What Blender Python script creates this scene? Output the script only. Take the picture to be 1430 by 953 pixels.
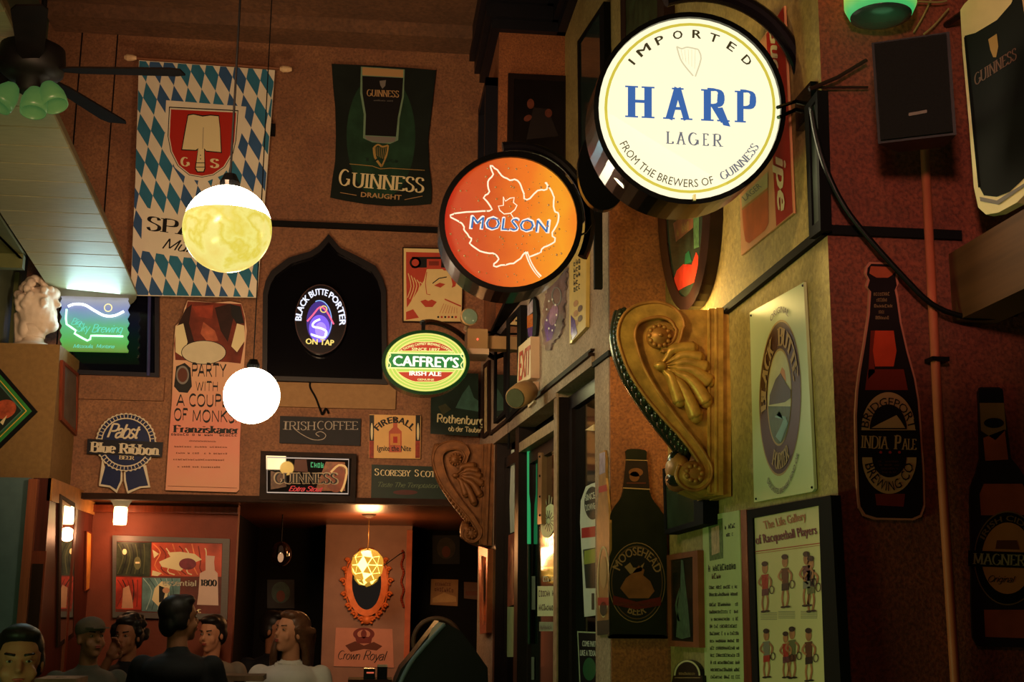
import bpy, bmesh, math, random
import numpy as np
from mathutils import Vector, Matrix
random.seed(7)
for o in list(bpy.data.objects): bpy.data.objects.remove(o)
SC = bpy.context.scene; COL = SC.collection

# ---------------------------------------------------------------- camera
F, CX, CY, H = 1800.0, 715.0, 476.5, 1.4
R = np.array([[0.9936625981141263, -0.03177653428308971, -0.10781879696064157],
              [-0.11199109580601553, -0.19774273196666028, -0.9738356157044828],
              [0.009624737360171356, 0.9797387732570948, -0.2000482456994576]])
CAM = np.array([0, 0, H])
cd = bpy.data.cameras.new('camera'); cam = bpy.data.objects.new('camera', cd); COL.objects.link(cam)
m4 = Matrix([list(R[i]) + [CAM[i]] for i in range(3)] + [[0, 0, 0, 1]])
cam.matrix_world = m4
cd.sensor_fit = 'HORIZONTAL'; cd.sensor_width = 36; cd.lens = 36 * F / 1430; cd.clip_start = .05
SC.camera = cam
# ---------------------------------------------------------------- world, exposure
w = bpy.data.worlds.new('world'); SC.world = w; w.use_nodes = True
w.node_tree.nodes['Background'].inputs[0].default_value = (.55, .38, .30, 1)
w.node_tree.nodes['Background'].inputs[1].default_value = .035
SC.view_settings.view_transform = 'Standard'; SC.view_settings.look = 'None'
SC.view_settings.exposure = 0.0; SC.view_settings.gamma = 1.0
def light(name, kind, loc, energy, color, size=.15, rot=None, sizey=None, spot=None):
    l = bpy.data.lights.new(name, kind); l.energy = energy; l.color = color
    if kind == 'AREA':
        l.size = size
        if sizey: l.shape = 'RECTANGLE'; l.size_y = sizey
    else: l.shadow_soft_size = size
    if kind == 'SPOT': l.spot_size = math.radians(spot or 70); l.spot_blend = .7
    o = bpy.data.objects.new(name, l); COL.objects.link(o); o.location = loc
    if rot is not None:
        o.rotation_euler = (Vector(rot) - Vector(loc)).to_track_quat('-Z', 'Y').to_euler()
    return o
WARM = (1, .62, .32)
# outside the frame: unseen bar globes, spots added to brighten walls, neon at left
light('unseen_bar_globe_light', 'POINT', (-1.5, 4.2, 3.2), 5, WARM, .15)
light('unseen_bar_globe_light', 'POINT', (.1, .6, 3.4), 20, (1, .50, .26), .2)
light('back_wall_fill_light', 'SPOT', (-.9, 3.4, 2.9), 330, (1, .57, .32), .25, (-.4, 9.2, 3.75), spot=62)  # added fill spot, brightens the upper back wall only
light('front_wall_fill_light', 'SPOT', (.2, .4, 2.5), 150, (1, .50, .36), .12, (1.5, 3.4, 2.85), spot=34)  # added reddish fill spot for the dark red front wall
light('side_wall_fill_light', 'SPOT', (-1.2, 2.2, 3.0), 230, (1, .72, .28), .2, (1.25, 4.5, 2.8), spot=34)  # added yellow fill spot for the ochre side wall
light('green_neon_light', 'AREA', (-1.5, 2.7, .9), 21, (.62, 1, .34), .8, (1.3, 4.6, 1.2), .4)
light('green_neon_light', 'POINT', (-1.95, 5.9, 2.9), 1.6, (.3, 1, .35), .12)
light('blue_neon_light', 'POINT', (-2.28, 8.9, 3.25), 1.0, (.35, .4, 1), .05)

# ---------------------------------------------------------------- pixel rays on real planes
def ray(x, y): return R @ np.array([x - CX, CY - y, -F])
class Pl:
    def __init__(s, p, n):
        s.p = np.array(p, float); s.n = np.array(n, float); s.n /= np.linalg.norm(s.n)
    def hit(s, x, y, off=0.0):
        d = ray(x, y); p = s.p + s.n * off
        return CAM + d * (((p - CAM) @ s.n) / (d @ s.n))
def PY(Y): return Pl((0, Y, 0), (0, -1, 0))
def PX(X): return Pl((X, 0, 0), (-1 if X > 0 else 1, 0, 0))
BK, CF, AF = PY(9.2), PY(5.38), PY(3.39)
BW = PX(1.27)
DS = -.06
DW = Pl((1.02, 5.4, 0), (-1, DS, 0))
def at(x, y, Y): return PY(Y).hit(x, y)

# ---------------------------------------------------------------- materials
def lin(h):
    if isinstance(h, str):
        h = h.lstrip('#'); c = [int(h[i:i + 2], 16) / 255 for i in (0, 2, 4)]
        return tuple((v / 12.92 if v <= .04045 else ((v + .055) / 1.055) ** 2.4) for v in c)
    return tuple(h)
MATS = {}
def M(name, col='#808080', rough=.6, metal=0, n=.12, ns=14, em=0, emc=None, bump=0, bs=60, trans=0, spec=.22, stretch=None):
    if name in MATS: return MATS[name]
    m = bpy.data.materials.new(name); m.use_nodes = True; MATS[name] = m
    nt = m.node_tree; b = nt.nodes['Principled BSDF']; c = lin(col)
    if em: c = tuple(v * .1 for v in c)
    b.inputs['Base Color'].default_value = (*c, 1)
    b.inputs['Roughness'].default_value = rough; b.inputs['Metallic'].default_value = metal
    b.inputs['Specular IOR Level'].default_value = spec
    if trans: b.inputs['Transmission Weight'].default_value = trans
    if n or bump:
        tc = nt.nodes.new('ShaderNodeTexCoord'); src = tc.outputs['Object']
        if stretch:
            mp = nt.nodes.new('ShaderNodeMapping'); mp.inputs['Scale'].default_value = stretch
            nt.links.new(src, mp.inputs['Vector']); src = mp.outputs[0]
    if n:
        no = nt.nodes.new('ShaderNodeTexNoise'); no.inputs['Scale'].default_value = ns; no.inputs['Detail'].default_value = 5
        nt.links.new(src, no.inputs['Vector'])
        rp = nt.nodes.new('ShaderNodeValToRGB')
        rp.color_ramp.elements[0].position = .3; rp.color_ramp.elements[1].position = .7
        rp.color_ramp.elements[0].color = (*[v * (1 - n) for v in c], 1)
        rp.color_ramp.elements[1].color = (*[min(1, v * (1 + n)) for v in c], 1)
        nt.links.new(no.outputs['Fac'], rp.inputs[0]); nt.links.new(rp.outputs[0], b.inputs['Base Color'])
    if bump:
        nb = nt.nodes.new('ShaderNodeTexNoise'); nb.inputs['Scale'].default_value = bs; nb.inputs['Detail'].default_value = 4
        bp = nt.nodes.new('ShaderNodeBump'); bp.inputs['Strength'].default_value = bump; bp.inputs['Distance'].default_value = .01
        nt.links.new(src, nb.inputs['Vector']); nt.links.new(nb.outputs['Fac'], bp.inputs['Height']); nt.links.new(bp.outputs[0], b.inputs['Normal'])
    if em:
        b.inputs['Emission Color'].default_value = (*lin(emc or col)[:3], 1); b.inputs['Emission Strength'].default_value = em
    return m
def wallmat(name, a, b_, c_, rough=.75, s=1.0, strong=1):
    """mottled sponge-painted board: large patches, fine flakes"""
    m = bpy.data.materials.new(name); m.use_nodes = True; MATS[name] = m; nt = m.node_tree
    p = nt.nodes['Principled BSDF']; p.inputs['Roughness'].default_value = rough
    tc = nt.nodes.new('ShaderNodeTexCoord')
    n1 = nt.nodes.new('ShaderNodeTexNoise'); n1.inputs['Scale'].default_value = 3.5 * s; n1.inputs['Detail'].default_value = 6
    n2 = nt.nodes.new('ShaderNodeTexNoise'); n2.inputs['Scale'].default_value = 70 * s; n2.inputs['Detail'].default_value = 3
    vo = nt.nodes.new('ShaderNodeTexVoronoi'); vo.inputs['Scale'].default_value = 55 * s
    for q in (n1, n2, vo): nt.links.new(tc.outputs['Object'], q.inputs['Vector'])
    r1 = nt.nodes.new('ShaderNodeValToRGB'); r1.color_ramp.elements[0].position = .36; r1.color_ramp.elements[1].position = .66
    r1.color_ramp.elements[0].color = (*lin(a), 1); r1.color_ramp.elements[1].color = (*lin(b_), 1)
    nt.links.new(n1.outputs['Fac'], r1.inputs[0])
    r2 = nt.nodes.new('ShaderNodeValToRGB'); r2.color_ramp.elements[0].position = .42; r2.color_ramp.elements[1].position = .68
    r2.color_ramp.elements[0].color = (0, 0, 0, 1); r2.color_ramp.elements[1].color = (.55 * strong,) * 3 + (1,)
    nt.links.new(n2.outputs['Fac'], r2.inputs[0])
    mx = nt.nodes.new('ShaderNodeMixRGB'); mx.inputs[2].default_value = (*lin(c_), 1)
    nt.links.new(r2.outputs[0], mx.inputs[0]); nt.links.new(r1.outputs[0], mx.inputs[1])
    mu = nt.nodes.new('ShaderNodeMixRGB'); mu.blend_type = 'MULTIPLY'; mu.inputs[0].default_value = .6
    nt.links.new(mx.outputs[0], mu.inputs[1]); bwn = nt.nodes.new('ShaderNodeRGBToBW'); nt.links.new(vo.outputs['Color'], bwn.inputs[0])
    r3 = nt.nodes.new('ShaderNodeValToRGB'); r3.color_ramp.elements[0].color = (.45, .45, .45, 1); r3.color_ramp.elements[1].color = (1, 1, 1, 1); nt.links.new(bwn.outputs[0], r3.inputs[0]); nt.links.new(r3.outputs[0], mu.inputs[2])
    nt.links.new(mu.outputs[0], p.inputs['Base Color'])
    bp = nt.nodes.new('ShaderNodeBump'); bp.inputs['Strength'].default_value = .25; bp.inputs['Distance'].default_value = .01
    nt.links.new(n2.outputs['Fac'], bp.inputs['Height']); nt.links.new(bp.outputs[0], p.inputs['Normal'])
    return m
def gradmat(name, stops, axis, lo, hi, em=1.0, noise=0.0, rough=.4, base=True):
    """a printed colour blend (in object coordinates along one axis), optionally backlit"""
    m = bpy.data.materials.new(name); m.use_nodes = True; MATS[name] = m; nt = m.node_tree
    p = nt.nodes['Principled BSDF']; p.inputs['Roughness'].default_value = rough
    tc = nt.nodes.new('ShaderNodeTexCoord'); sp = nt.nodes.new('ShaderNodeSeparateXYZ')
    nt.links.new(tc.outputs['Object'], sp.inputs[0])
    mr = nt.nodes.new('ShaderNodeMapRange'); mr.inputs[1].default_value = lo; mr.inputs[2].default_value = hi
    nt.links.new(sp.outputs[axis], mr.inputs[0]); src = mr.outputs[0]
    if noise:
        no = nt.nodes.new('ShaderNodeTexNoise'); no.inputs['Scale'].default_value = 9; no.inputs['Detail'].default_value = 5
        nt.links.new(tc.outputs['Object'], no.inputs['Vector'])
        ma = nt.nodes.new('ShaderNodeMath'); ma.operation = 'MULTIPLY_ADD'; ma.inputs[1].default_value = noise; ma.inputs[2].default_value = -noise / 2
        nt.links.new(no.outputs['Fac'], ma.inputs[0])
        ad = nt.nodes.new('ShaderNodeMath'); nt.links.new(ma.outputs[0], ad.inputs[0]); nt.links.new(src, ad.inputs[1]); src = ad.outputs[0]
    rp = nt.nodes.new('ShaderNodeValToRGB'); cr = rp.color_ramp
    while len(cr.elements) < len(stops): cr.elements.new(.5)
    for e, (t, c) in zip(cr.elements, stops): e.position = t; e.color = (*lin(c), 1)
    nt.links.new(src, rp.inputs[0])
    if not em: nt.links.new(rp.outputs[0], p.inputs['Base Color'])
    else: p.inputs['Base Color'].default_value = (.06, .05, .04, 1)
    if em: nt.links.new(rp.outputs[0], p.inputs['Emission Color']); p.inputs['Emission Strength'].default_value = em
    return m
def E(name, col, s):    # something that gives off light
    return M(name, col, .5, n=0, em=s)

# ---------------------------------------------------------------- objects
def thing(name, label, cat, loc, group=None, kind=None):
    o = bpy.data.objects.new(name, None); COL.objects.link(o); o.location = [float(v) for v in loc]
    o.empty_display_size = .05
    o['label'] = label; o['category'] = cat
    if group: o['group'] = group
    return o
def rootloc(p):
    v = Vector((0, 0, 0))
    while p is not None: v += p.location; p = p.parent
    return np.array(v)
def mk(name, V, Fc, mats, mi=None, parent=None, smooth=False, label=None, kind=None, cat=None, group=None):
    V = np.array(V, float)
    if parent is None:
        lo, hi = V.min(0), V.max(0); loc = np.array([(lo[0] + hi[0]) / 2, (lo[1] + hi[1]) / 2, lo[2]])
        base = loc
    else: base = rootloc(parent); loc = np.zeros(3)
    me = bpy.data.meshes.new(name); me.from_pydata([tuple(v) for v in (V - base)], [], Fc)
    if not isinstance(mats, (list, tuple)): mats = [mats]
    for m in mats: me.materials.append(m)
    if mi is not None: me.polygons.foreach_set('material_index', mi)
    if smooth: me.polygons.foreach_set('use_smooth', [True] * len(me.polygons))
    me.update()
    o = bpy.data.objects.new(name, me); COL.objects.link(o); o.location = loc
    if parent is not None: o.parent = parent
    if label: o['label'] = label
    if kind: o['kind'] = kind
    if cat: o['category'] = cat
    if group: o['group'] = group
    return o
def catmull(P, k=6, closed=False):
    P = [np.array(p, float) for p in P]; n = len(P); out = []
    rng = range(n) if closed else range(n - 1)
    for i in rng:
        if closed: a, b, c, d = P[i - 1], P[i], P[(i + 1) % n], P[(i + 2) % n]
        else: a, b, c, d = P[max(i - 1, 0)], P[i], P[i + 1], P[min(i + 2, n - 1)]
        for j in range(k):
            t = j / k
            out.append(.5 * ((2 * b) + (-a + c) * t + (2 * a - 5 * b + 4 * c - d) * t * t + (-a + 3 * b - 3 * c + d) * t ** 3))
    if not closed: out.append(P[-1])
    return out
class B:
    def __init__(s): s.V = []; s.F = []; s.mi = []; s.cur = 0
    def add(s, V, Fs):
        k = len(s.V); s.V += [np.array(v, float) for v in V]
        s.F += [tuple(i + k for i in f) for f in Fs]; s.mi += [s.cur] * len(Fs); return s
    def box(s, x0, x1, y0, y1, z0, z1):
        V = [(x, y, z) for z in (z0, z1) for y in (y0, y1) for x in (x0, x1)]
        return s.add(V, [(0, 2, 3, 1), (4, 5, 7, 6), (0, 1, 5, 4), (2, 6, 7, 3), (0, 4, 6, 2), (1, 3, 7, 5)])
    def prism(s, pts, vec):    # polygon front, extruded by vec
        n = len(pts); v = np.array(vec, float); P = [np.array(p, float) for p in pts]
        Fs = [tuple(range(n)), tuple(range(2 * n - 1, n - 1, -1))]
        Fs += [((i + 1) % n, i, n + i, n + (i + 1) % n) for i in range(n)]
        return s.add(P + [p + v for p in P], Fs)
    def slab(s, pl, px, t0, t1):   # pixel outline on plane, thickness t0..t1 out of it
        P = [pl.hit(x, y, t1) for x, y in px]; return s.prism(P, -pl.n * (t1 - t0))
    def ring(s, pl, outer, inner, t0, t1):
        n = len(outer); A = [pl.hit(x, y, t1) for x, y in outer]; Bq = [pl.hit(x, y, t1) for x, y in inner]
        v = -pl.n * (t1 - t0); V = A + Bq + [a + v for a in A] + [b + v for b in Bq]; Fs = []
        for i in range(n):
            j = (i + 1) % n
            Fs += [(i, j, n + j, n + i), (2 * n + i, 3 * n + i, 3 * n + j, 2 * n + j), (j, i, 2 * n + i, 2 * n + j), (n + i, n + j, 3 * n + j, 3 * n + i)]
        return s.add(V, Fs)
    def tube(s, path, r, n=8, closed=False, caps=True):
        P = [np.array(p, float) for p in path]; m = len(P)
        rr = r if hasattr(r, '__len__') else [r] * m
        V = []; prev = None
        for i in range(m):
            a = P[i - 1] if (i > 0 or closed) else P[i]; b = P[(i + 1) % m] if (i < m - 1 or closed) else P[i]
            t = b - a; t = t / (np.linalg.norm(t) + 1e-12)
            if prev is None:
                u = np.cross(t, (0, 0, 1.0))
                if np.linalg.norm(u) < .1: u = np.cross(t, (0, 1.0, 0))
            else: u = prev - t * (prev @ t)
            u /= np.linalg.norm(u) + 1e-12; prev = u; v = np.cross(t, u)
            for k in range(n):
                an = 2 * math.pi * k / n; V.append(P[i] + rr[i] * (math.cos(an) * u + math.sin(an) * v))
        Fs = []
        for i in range(m if closed else m - 1):
            for k in range(n):
                a, b = i * n + k, i * n + (k + 1) % n; c, d = ((i + 1) % m) * n + (k + 1) % n, ((i + 1) % m) * n + k
                Fs.append((a, b, c, d))
        if caps and not closed: Fs += [tuple(range(n - 1, -1, -1)), tuple(range((m - 1) * n, m * n))]
        return s.add(V, Fs)
    def lathe(s, prof, c, axis=(0, 0, 1), n=24):   # prof: (r, h)
        ax = np.array(axis, float); ax /= np.linalg.norm(ax); u = np.cross(ax, (0, 1.0, 0))
        if np.linalg.norm(u) < .1: u = np.cross(ax, (1.0, 0, 0))
        u /= np.linalg.norm(u); v = np.cross(ax, u); c = np.array(c, float); V = []
        for r, h in prof:
            for k in range(n):
                an = 2 * math.pi * k / n; V.append(c + ax * h + r * (math.cos(an) * u + math.sin(an) * v))
        Fs = [(i * n + k, i * n + (k + 1) % n, (i + 1) * n + (k + 1) % n, (i + 1) * n + k) for i in range(len(prof) - 1) for k in range(n)]
        Fs += [tuple(range(n - 1, -1, -1)), tuple(range((len(prof) - 1) * n, len(prof) * n))]
        return s.add(V, Fs)
    def ell(s, c, r, n=16, m=10, rot=None):
        V = []; r = (r,) * 3 if not hasattr(r, '__len__') else r
        for i in range(m + 1):
            th = math.pi * i / m
            for k in range(n):
                an = 2 * math.pi * k / n
                p = np.array([r[0] * math.sin(th) * math.cos(an), r[1] * math.sin(th) * math.sin(an), r[2] * math.cos(th)])
                if rot is not None: p = rot @ p
                V.append(np.array(c) + p)
        Fs = [(i * n + k, i * n + (k + 1) % n, (i + 1) * n + (k + 1) % n, (i + 1) * n + k)[::-1] for i in range(m) for k in range(n)]
        return s.add(V, Fs)
    def bar(s, a, b, wx, wz=None, up=(0, 0, 1)):   # square bar between two points
        a, b = np.array(a, float), np.array(b, float); t = (b - a) / np.linalg.norm(b - a)
        u = np.cross(t, up); u /= np.linalg.norm(u); v = np.cross(u, t); wz = wz or wx
        P = [a + sx * u * wx / 2 + sz * v * wz / 2 for sx, sz in ((-1, -1), (1, -1), (1, 1), (-1, 1))]
        return s.prism(P, b - a)
    def make(s, name, mats, parent=None, smooth=False, **k):
        return mk(name, s.V, s.F, mats, s.mi if isinstance(mats, (list, tuple)) and len(mats) > 1 else None, parent, smooth, **k)

# ---------------------------------------------------------------- lettering
_tc = {}
def sans(s, bold=0.0, ital=0.0):
    key = (s, bold, ital)
    if key in _tc: return _tc[key]
    c = bpy.data.curves.new('t', 'FONT'); c.body = s; c.size = 1; c.resolution_u = 2; c.offset = bold; c.shear = ital; c.fill_mode = 'FRONT'
    o = bpy.data.objects.new('t', c); COL.objects.link(o)
    dg = bpy.context.evaluated_depsgraph_get(); ev = o.evaluated_get(dg); me = ev.to_mesh()
    V = [(v.co.x, v.co.y) for v in me.vertices]; Fs = [tuple(p.vertices) for p in me.polygons]
    ev.to_mesh_clear(); bpy.data.objects.remove(o); bpy.data.curves.remove(c)
    x0 = min(v[0] for v in V); x1 = max(v[0] for v in V)
    _tc[key] = ([((x - x0) / (x1 - x0), y / .72) for x, y in V], Fs, (x1 - x0) / .72)
    return _tc[key]
def heavy(s, d, ital=0.0):
    V, Fs, W = sans(s, 0.0, ital); n = len(V); dx_ = d / W * 1.39
    V2 = [(a, b, 0) for a, b in V] + [(a + dx_, b, .00014) for a, b in V] + [(a - dx_, b, .00028) for a, b in V] + [(a, b + d, .00042) for a, b in V]
    F2 = [tuple(i + k * n for i in f) for k in range(4) for f in Fs]
    return V2, F2, W
def _o(cx, cy, rx, ry, a0=90, a1=450, n=9):
    return 'c' + ' '.join('%.2f,%.2f' % (cx + rx * math.cos(math.radians(a0 + (a1 - a0) * i / (n - 1))), cy + ry * math.sin(math.radians(a0 + (a1 - a0) * i / (n - 1)))) for i in range(n))
G = {
 'A': (7.4, '0.4,0 3.7,10;3.7,10 7,0;1.6,3.5 5.8,3.5'), 'B': (6.4, '1,0 1,10;' 'c1,10 4,9.9 5.3,8.8 5.3,6.9 4,5.5 1,5.3;c1,5.3 4.4,5.2 6,4 6,1.6 4.4,.1 1,0'),
 'C': (7, _o(4, 5, 3.5, 5, 50, 310)), 'D': (7.4, '1,0 1,10;c1,10 4.4,9.8 6.9,7.6 6.9,2.6 4.4,.2 1,0'),
 'E': (6, '1,0 1,10;1,9.8 5.4,9.8 5.4,8.4;1,5.2 4.4,5.2;1,.2 5.7,.2 5.7,1.8'), 'F': (5.8, '1,0 1,10;1,9.8 5.4,9.8 5.4,8.2;1,5.2 4.4,5.2'),
 'G': (7.4, _o(4, 5, 3.5, 5, 50, 345) + ';7.2,4 7.2,.8;5.2,4.2 7.9,4.2'), 'H': (7.6, '1,0 1,10;6.6,0 6.6,10;1,5.2 6.6,5.2'), 'I': (2.6, '1.3,0 1.3,10'),
 'J': (4, 'c3,10 3,2 2,-.6 .4,-.4'), 'K': (7, '1,0 1,10;1,4.6 6.2,10;2.6,6 6.6,0'), 'L': (5.8, '1,0 1,10;1,.2 5.6,.2 5.6,2'),
 'M': (9, '1,0 1.3,10;1.3,10 4.5,1;4.5,1 7.7,10;7.7,10 8,0'), 'N': (7.8, '1,0 1,10;1,10 6.8,0;6.8,0 6.8,10'), 'O': (7.8, _o(3.9, 5, 3.5, 5)),
 'P': (6.2, '1,0 1,10;c1,10 4.2,9.9 5.8,8.8 5.8,6 4.2,4.9 1,4.8'), 'Q': (7.8, _o(3.9, 5, 3.5, 5) + ';4,1.5 7.4,-1.5'), 'R': (6.8, '1,0 1,10;c1,10 4.2,9.9 5.6,8.8 5.6,6.2 4.2,5.1 1,5;3.2,5 6.6,0'),
 'S': (5.8, 'c5,8 4.4,9.6 2.8,10 1.2,9.3 .8,7.4 2,6 4,4.8 5.2,3.4 5,1.2 3.2,0 1.4,.2 .6,2.2'), 'T': (6.6, '3.3,0 3.3,10;.4,8.4 .4,9.8 6.2,9.8 6.2,8.4'),
 'U': (7.6, 'c1,10 1,5 1.4,1.4 3.8,0 6.2,1.4 6.6,5 6.6,10'), 'V': (7, '.4,10 3.5,0;3.5,0 6.6,10'), 'W': (10, '.4,10 2.8,0;2.8,0 5,9;5,9 7.2,0;7.2,0 9.6,10'),
 'X': (7, '.6,10 6.4,0;.6,0 6.4,10'), 'Y': (6.8, '.4,10 3.4,5;6.4,10 3.4,5;3.4,5 3.4,0'), 'Z': (6.2, '.6,9.8 5.6,9.8;5.6,9.8 .6,.2;.6,.2 5.8,.2 5.8,1.6'),
 'a': (5, 'c.8,5.2 1.6,6.4 3.2,6.5 4,5.4 4,3 4,0;c4,3.8 2,3.6 .6,2.6 .7,.6 2,-.1 4,1.2'), 'b': (5.4, '.9,0 .9,10;c.9,4.6 2,6.4 3.8,6.4 5,4.6 5,2 3.6,0 2,0 .9,1.4'),
 'c': (4.6, _o(2.7, 3.2, 2.2, 3.3, 50, 310)), 'd': (5.4, '4.5,0 4.5,10;c4.5,4.6 3.4,6.4 1.8,6.4 .6,4.6 .6,2 1.8,0 3.4,0 4.5,1.6'), 'e': (4.8, '.7,3.4 4.4,3.4;c4.4,3.4 4.2,5.6 2.6,6.5 1,5.4 .5,3.2 1.2,.8 2.8,-.1 4.4,1.2'),
 'f': (3.4, 'c3.4,9 2.6,9.9 1.5,9 1.4,7 1.4,0;.2,6.2 2.9,6.2'), 'g': (5.2, 'c4.3,6.4 4.3,1 4.2,-2 2.6,-3 .8,-2.2;c4.3,4.8 3.2,6.4 1.6,6.4 .5,4.6 .5,2.4 1.6,.6 3.2,.6 4.3,2'),
 'h': (5.4, '.9,0 .9,10;c.9,4.6 2.2,6.4 3.6,6.4 4.4,5 4.4,0'), 'i': (2.2, '1.1,0 1.1,6.4;1.1,8.2 1.1,9.2'), 'k': (5.2, '.9,0 .9,10;.9,2.8 4.4,6.4;2,4 4.8,0'), 'l': (2.2, '1.1,0 1.1,10'),
 'm': (8, '.9,0 .9,6.4;c.9,4.6 2,6.4 3.4,6.2 4,5 4,0;c4,4.6 5,6.4 6.4,6.2 7,5 7,0'), 'n': (5.4, '.9,0 .9,6.4;c.9,4.6 2.2,6.4 3.6,6.4 4.4,5 4.4,0'), 'o': (5.2, _o(2.6, 3.2, 2.1, 3.3)),
 'p': (5.4, '.9,-3 .9,6.4;c.9,4.6 2,6.4 3.8,6.4 5,4.6 5,2 3.6,0 2,0 .9,1.4'), 'q': (5.4, '4.4,-3 4.4,6.4;c4.4,4.6 3.3,6.4 1.7,6.4 .5,4.6 .5,2 1.7,0 3.3,0 4.4,1.4'), 'r': (3.8, '.9,0 .9,6.4;c.9,4.2 2,6.2 3.6,6.2'),
 's': (4.2, 'c3.6,5.4 2.4,6.5 1,6 .8,4.4 2.2,3.4 3.6,2.4 3.4,.6 1.8,-.1 .5,1'), 't': (3.4, 'c1.4,8.6 1.4,2 1.8,.2 3.2,.4;.2,6.3 3,6.3'), 'u': (5.4, 'c.9,6.4 .9,1.6 1.8,0 3.4,.4 4.4,2;4.4,0 4.4,6.4'),
 'v': (5, '.3,6.4 2.5,0;2.5,0 4.7,6.4'), 'w': (7.4, '.3,6.4 2,0;2,0 3.7,6;3.7,6 5.4,0;5.4,0 7.1,6.4'), 'y': (5, '.3,6.4 2.6,0;4.8,6.4 1.6,-3'), 'z': (4.6, '.5,6.2 4.1,6.2;4.1,6.2 .5,.2;.5,.2 4.3,.2'),
 "'": (1.8, '1,10 .7,8'), '.': (2, '.8,0 .8,.9'), ',': (2, '1,.8 .5,-1.4'), ' ': (3.2, ''), '0': (5.6, _o(2.8, 5, 2.3, 5)), '1': (3.4, '1.8,0 1.8,10;.6,8.4 1.8,9.8'), '8': (5.6, _o(2.8, 7.5, 1.9, 2.4) + ';' + _o(2.8, 2.6, 2.3, 2.6)),
 '7': (5, '.5,9.8 4.8,9.8;4.8,9.8 1.8,0'), '9': (5.4, _o(2.7, 6.8, 2.1, 3.1) + ';c4.8,6.8 4.6,2 1.6,0'), '5': (5.2, '4.6,9.8 1.2,9.8;1.2,9.8 .9,5.6;c.9,5.6 3,6.2 4.6,4.8 4.6,1.6 2.6,-.1 .6,1'),
 '!': (2.2, '1.1,10 1.1,3;1.1,1 1.1,0'), 'ü': (5.4, 'c.9,6.4 .9,1.6 1.8,0 3.4,.4 4.4,2;4.4,0 4.4,6.4;1.6,8.2 1.6,9.2;3.6,8.2 3.6,9.2')}
def serif(s, thick=.17, thin=.05, pen=12, sf=True, ital=0.0, track=.06):
    key = (s, thick, thin, pen, sf, ital, track)
    if key in _tc: return _tc[key]
    V = []; Fs = []; x = 0.0; pa = math.radians(pen)
    def quad(ps):
        k = len(V); V.extend(ps); Fs.append((k, k + 1, k + 2, k + 3))
    for ch in s:
        wd, st = G.get(ch, G['o'])
        for t in (st.split(';') if st else []):
            cv = t[0] == 'c'; P = [np.array([float(q) / 10 for q in a.split(',')]) for a in t.lstrip('c').split()]
            if cv: P = catmull(P, 3)
            L = []; n = len(P)
            for i in range(n):
                d = P[min(i + 1, n - 1)] - P[max(i - 1, 0)] if cv else (P[i + 1] - P[i] if i < n - 1 else P[i] - P[i - 1])
                a = math.atan2(d[1], d[0]); wt = thin + (thick - thin) * abs(math.sin(a + pa)) ** 1.3
                nn = np.array([-math.sin(a), math.cos(a)]); L.append((P[i] + nn * wt / 2, P[i] - nn * wt / 2))
            for i in range(n - 1):
                if cv: quad([L[i][0], L[i][1], L[i + 1][1], L[i + 1][0]])
                else:
                    d = P[i + 1] - P[i]; a = math.atan2(d[1], d[0]); wt = thin + (thick - thin) * abs(math.sin(a + pa)) ** 1.3
                    nn = np.array([-math.sin(a), math.cos(a)]) * wt / 2
                    quad([P[i] + nn, P[i] - nn, P[i + 1] - nn, P[i + 1] + nn])
            for v in range(len(V) - 0): pass
            if sf and n >= 2:
                for e, g in ((P[0], P[1]), (P[-1], P[-2])):
                    d = g - e
                    if abs(d[1]) > .6 * abs(d[0]) and (abs(e[1]) < .03 or abs(e[1] - 1) < .03 or abs(e[1] - .64) < .02):
                        y0 = e[1] if e[1] < .3 else e[1] - .05; hw = thick * .5 + .09
                        quad([np.array([e[0] - hw, y0]), np.array([e[0] + hw, y0]), np.array([e[0] + hw, y0 + .05]), np.array([e[0] - hw, y0 + .05])])
        # shift this glyph
        k0 = getattr(serif, 'k', 0)
        for i in range(k0, len(V)): V[i] = V[i] + np.array([x, 0])
        serif.k = len(V); x += wd / 10 + track
    serif.k = 0
    V = [(v[0] + ital * v[1], v[1]) for v in V]
    x0 = min(v[0] for v in V); x1 = max(v[0] for v in V)
    _tc[key] = ([((a - x0) / (x1 - x0), b, (i // 4) % 5 * .0001) for i, (a, b) in enumerate(V)], Fs, x1 - x0)
    return _tc[key]
STY = {'sans': lambda s: sans(s), 'bold': lambda s: heavy(s, .022), 'fat': lambda s: heavy(s, .04), 'ital': lambda s: heavy(s, .035, .3), 'lite': lambda s: sans(s, -.004),
       'serif': lambda s: serif(s), 'serifb': lambda s: serif(s, .26, .07), 'serifl': lambda s: serif(s, .1, .045), 'black': lambda s: serif(s, .2, .04, 40, False, 0, .03),
       'script': lambda s: serif(s, .11, .045, 30, False, .3, -.02), 'deco': lambda s: serif(s, .2, .05, 80, False), 'scriptb': lambda s: serif(s, .17, .1, 30, False, .35, -.04)}
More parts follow.
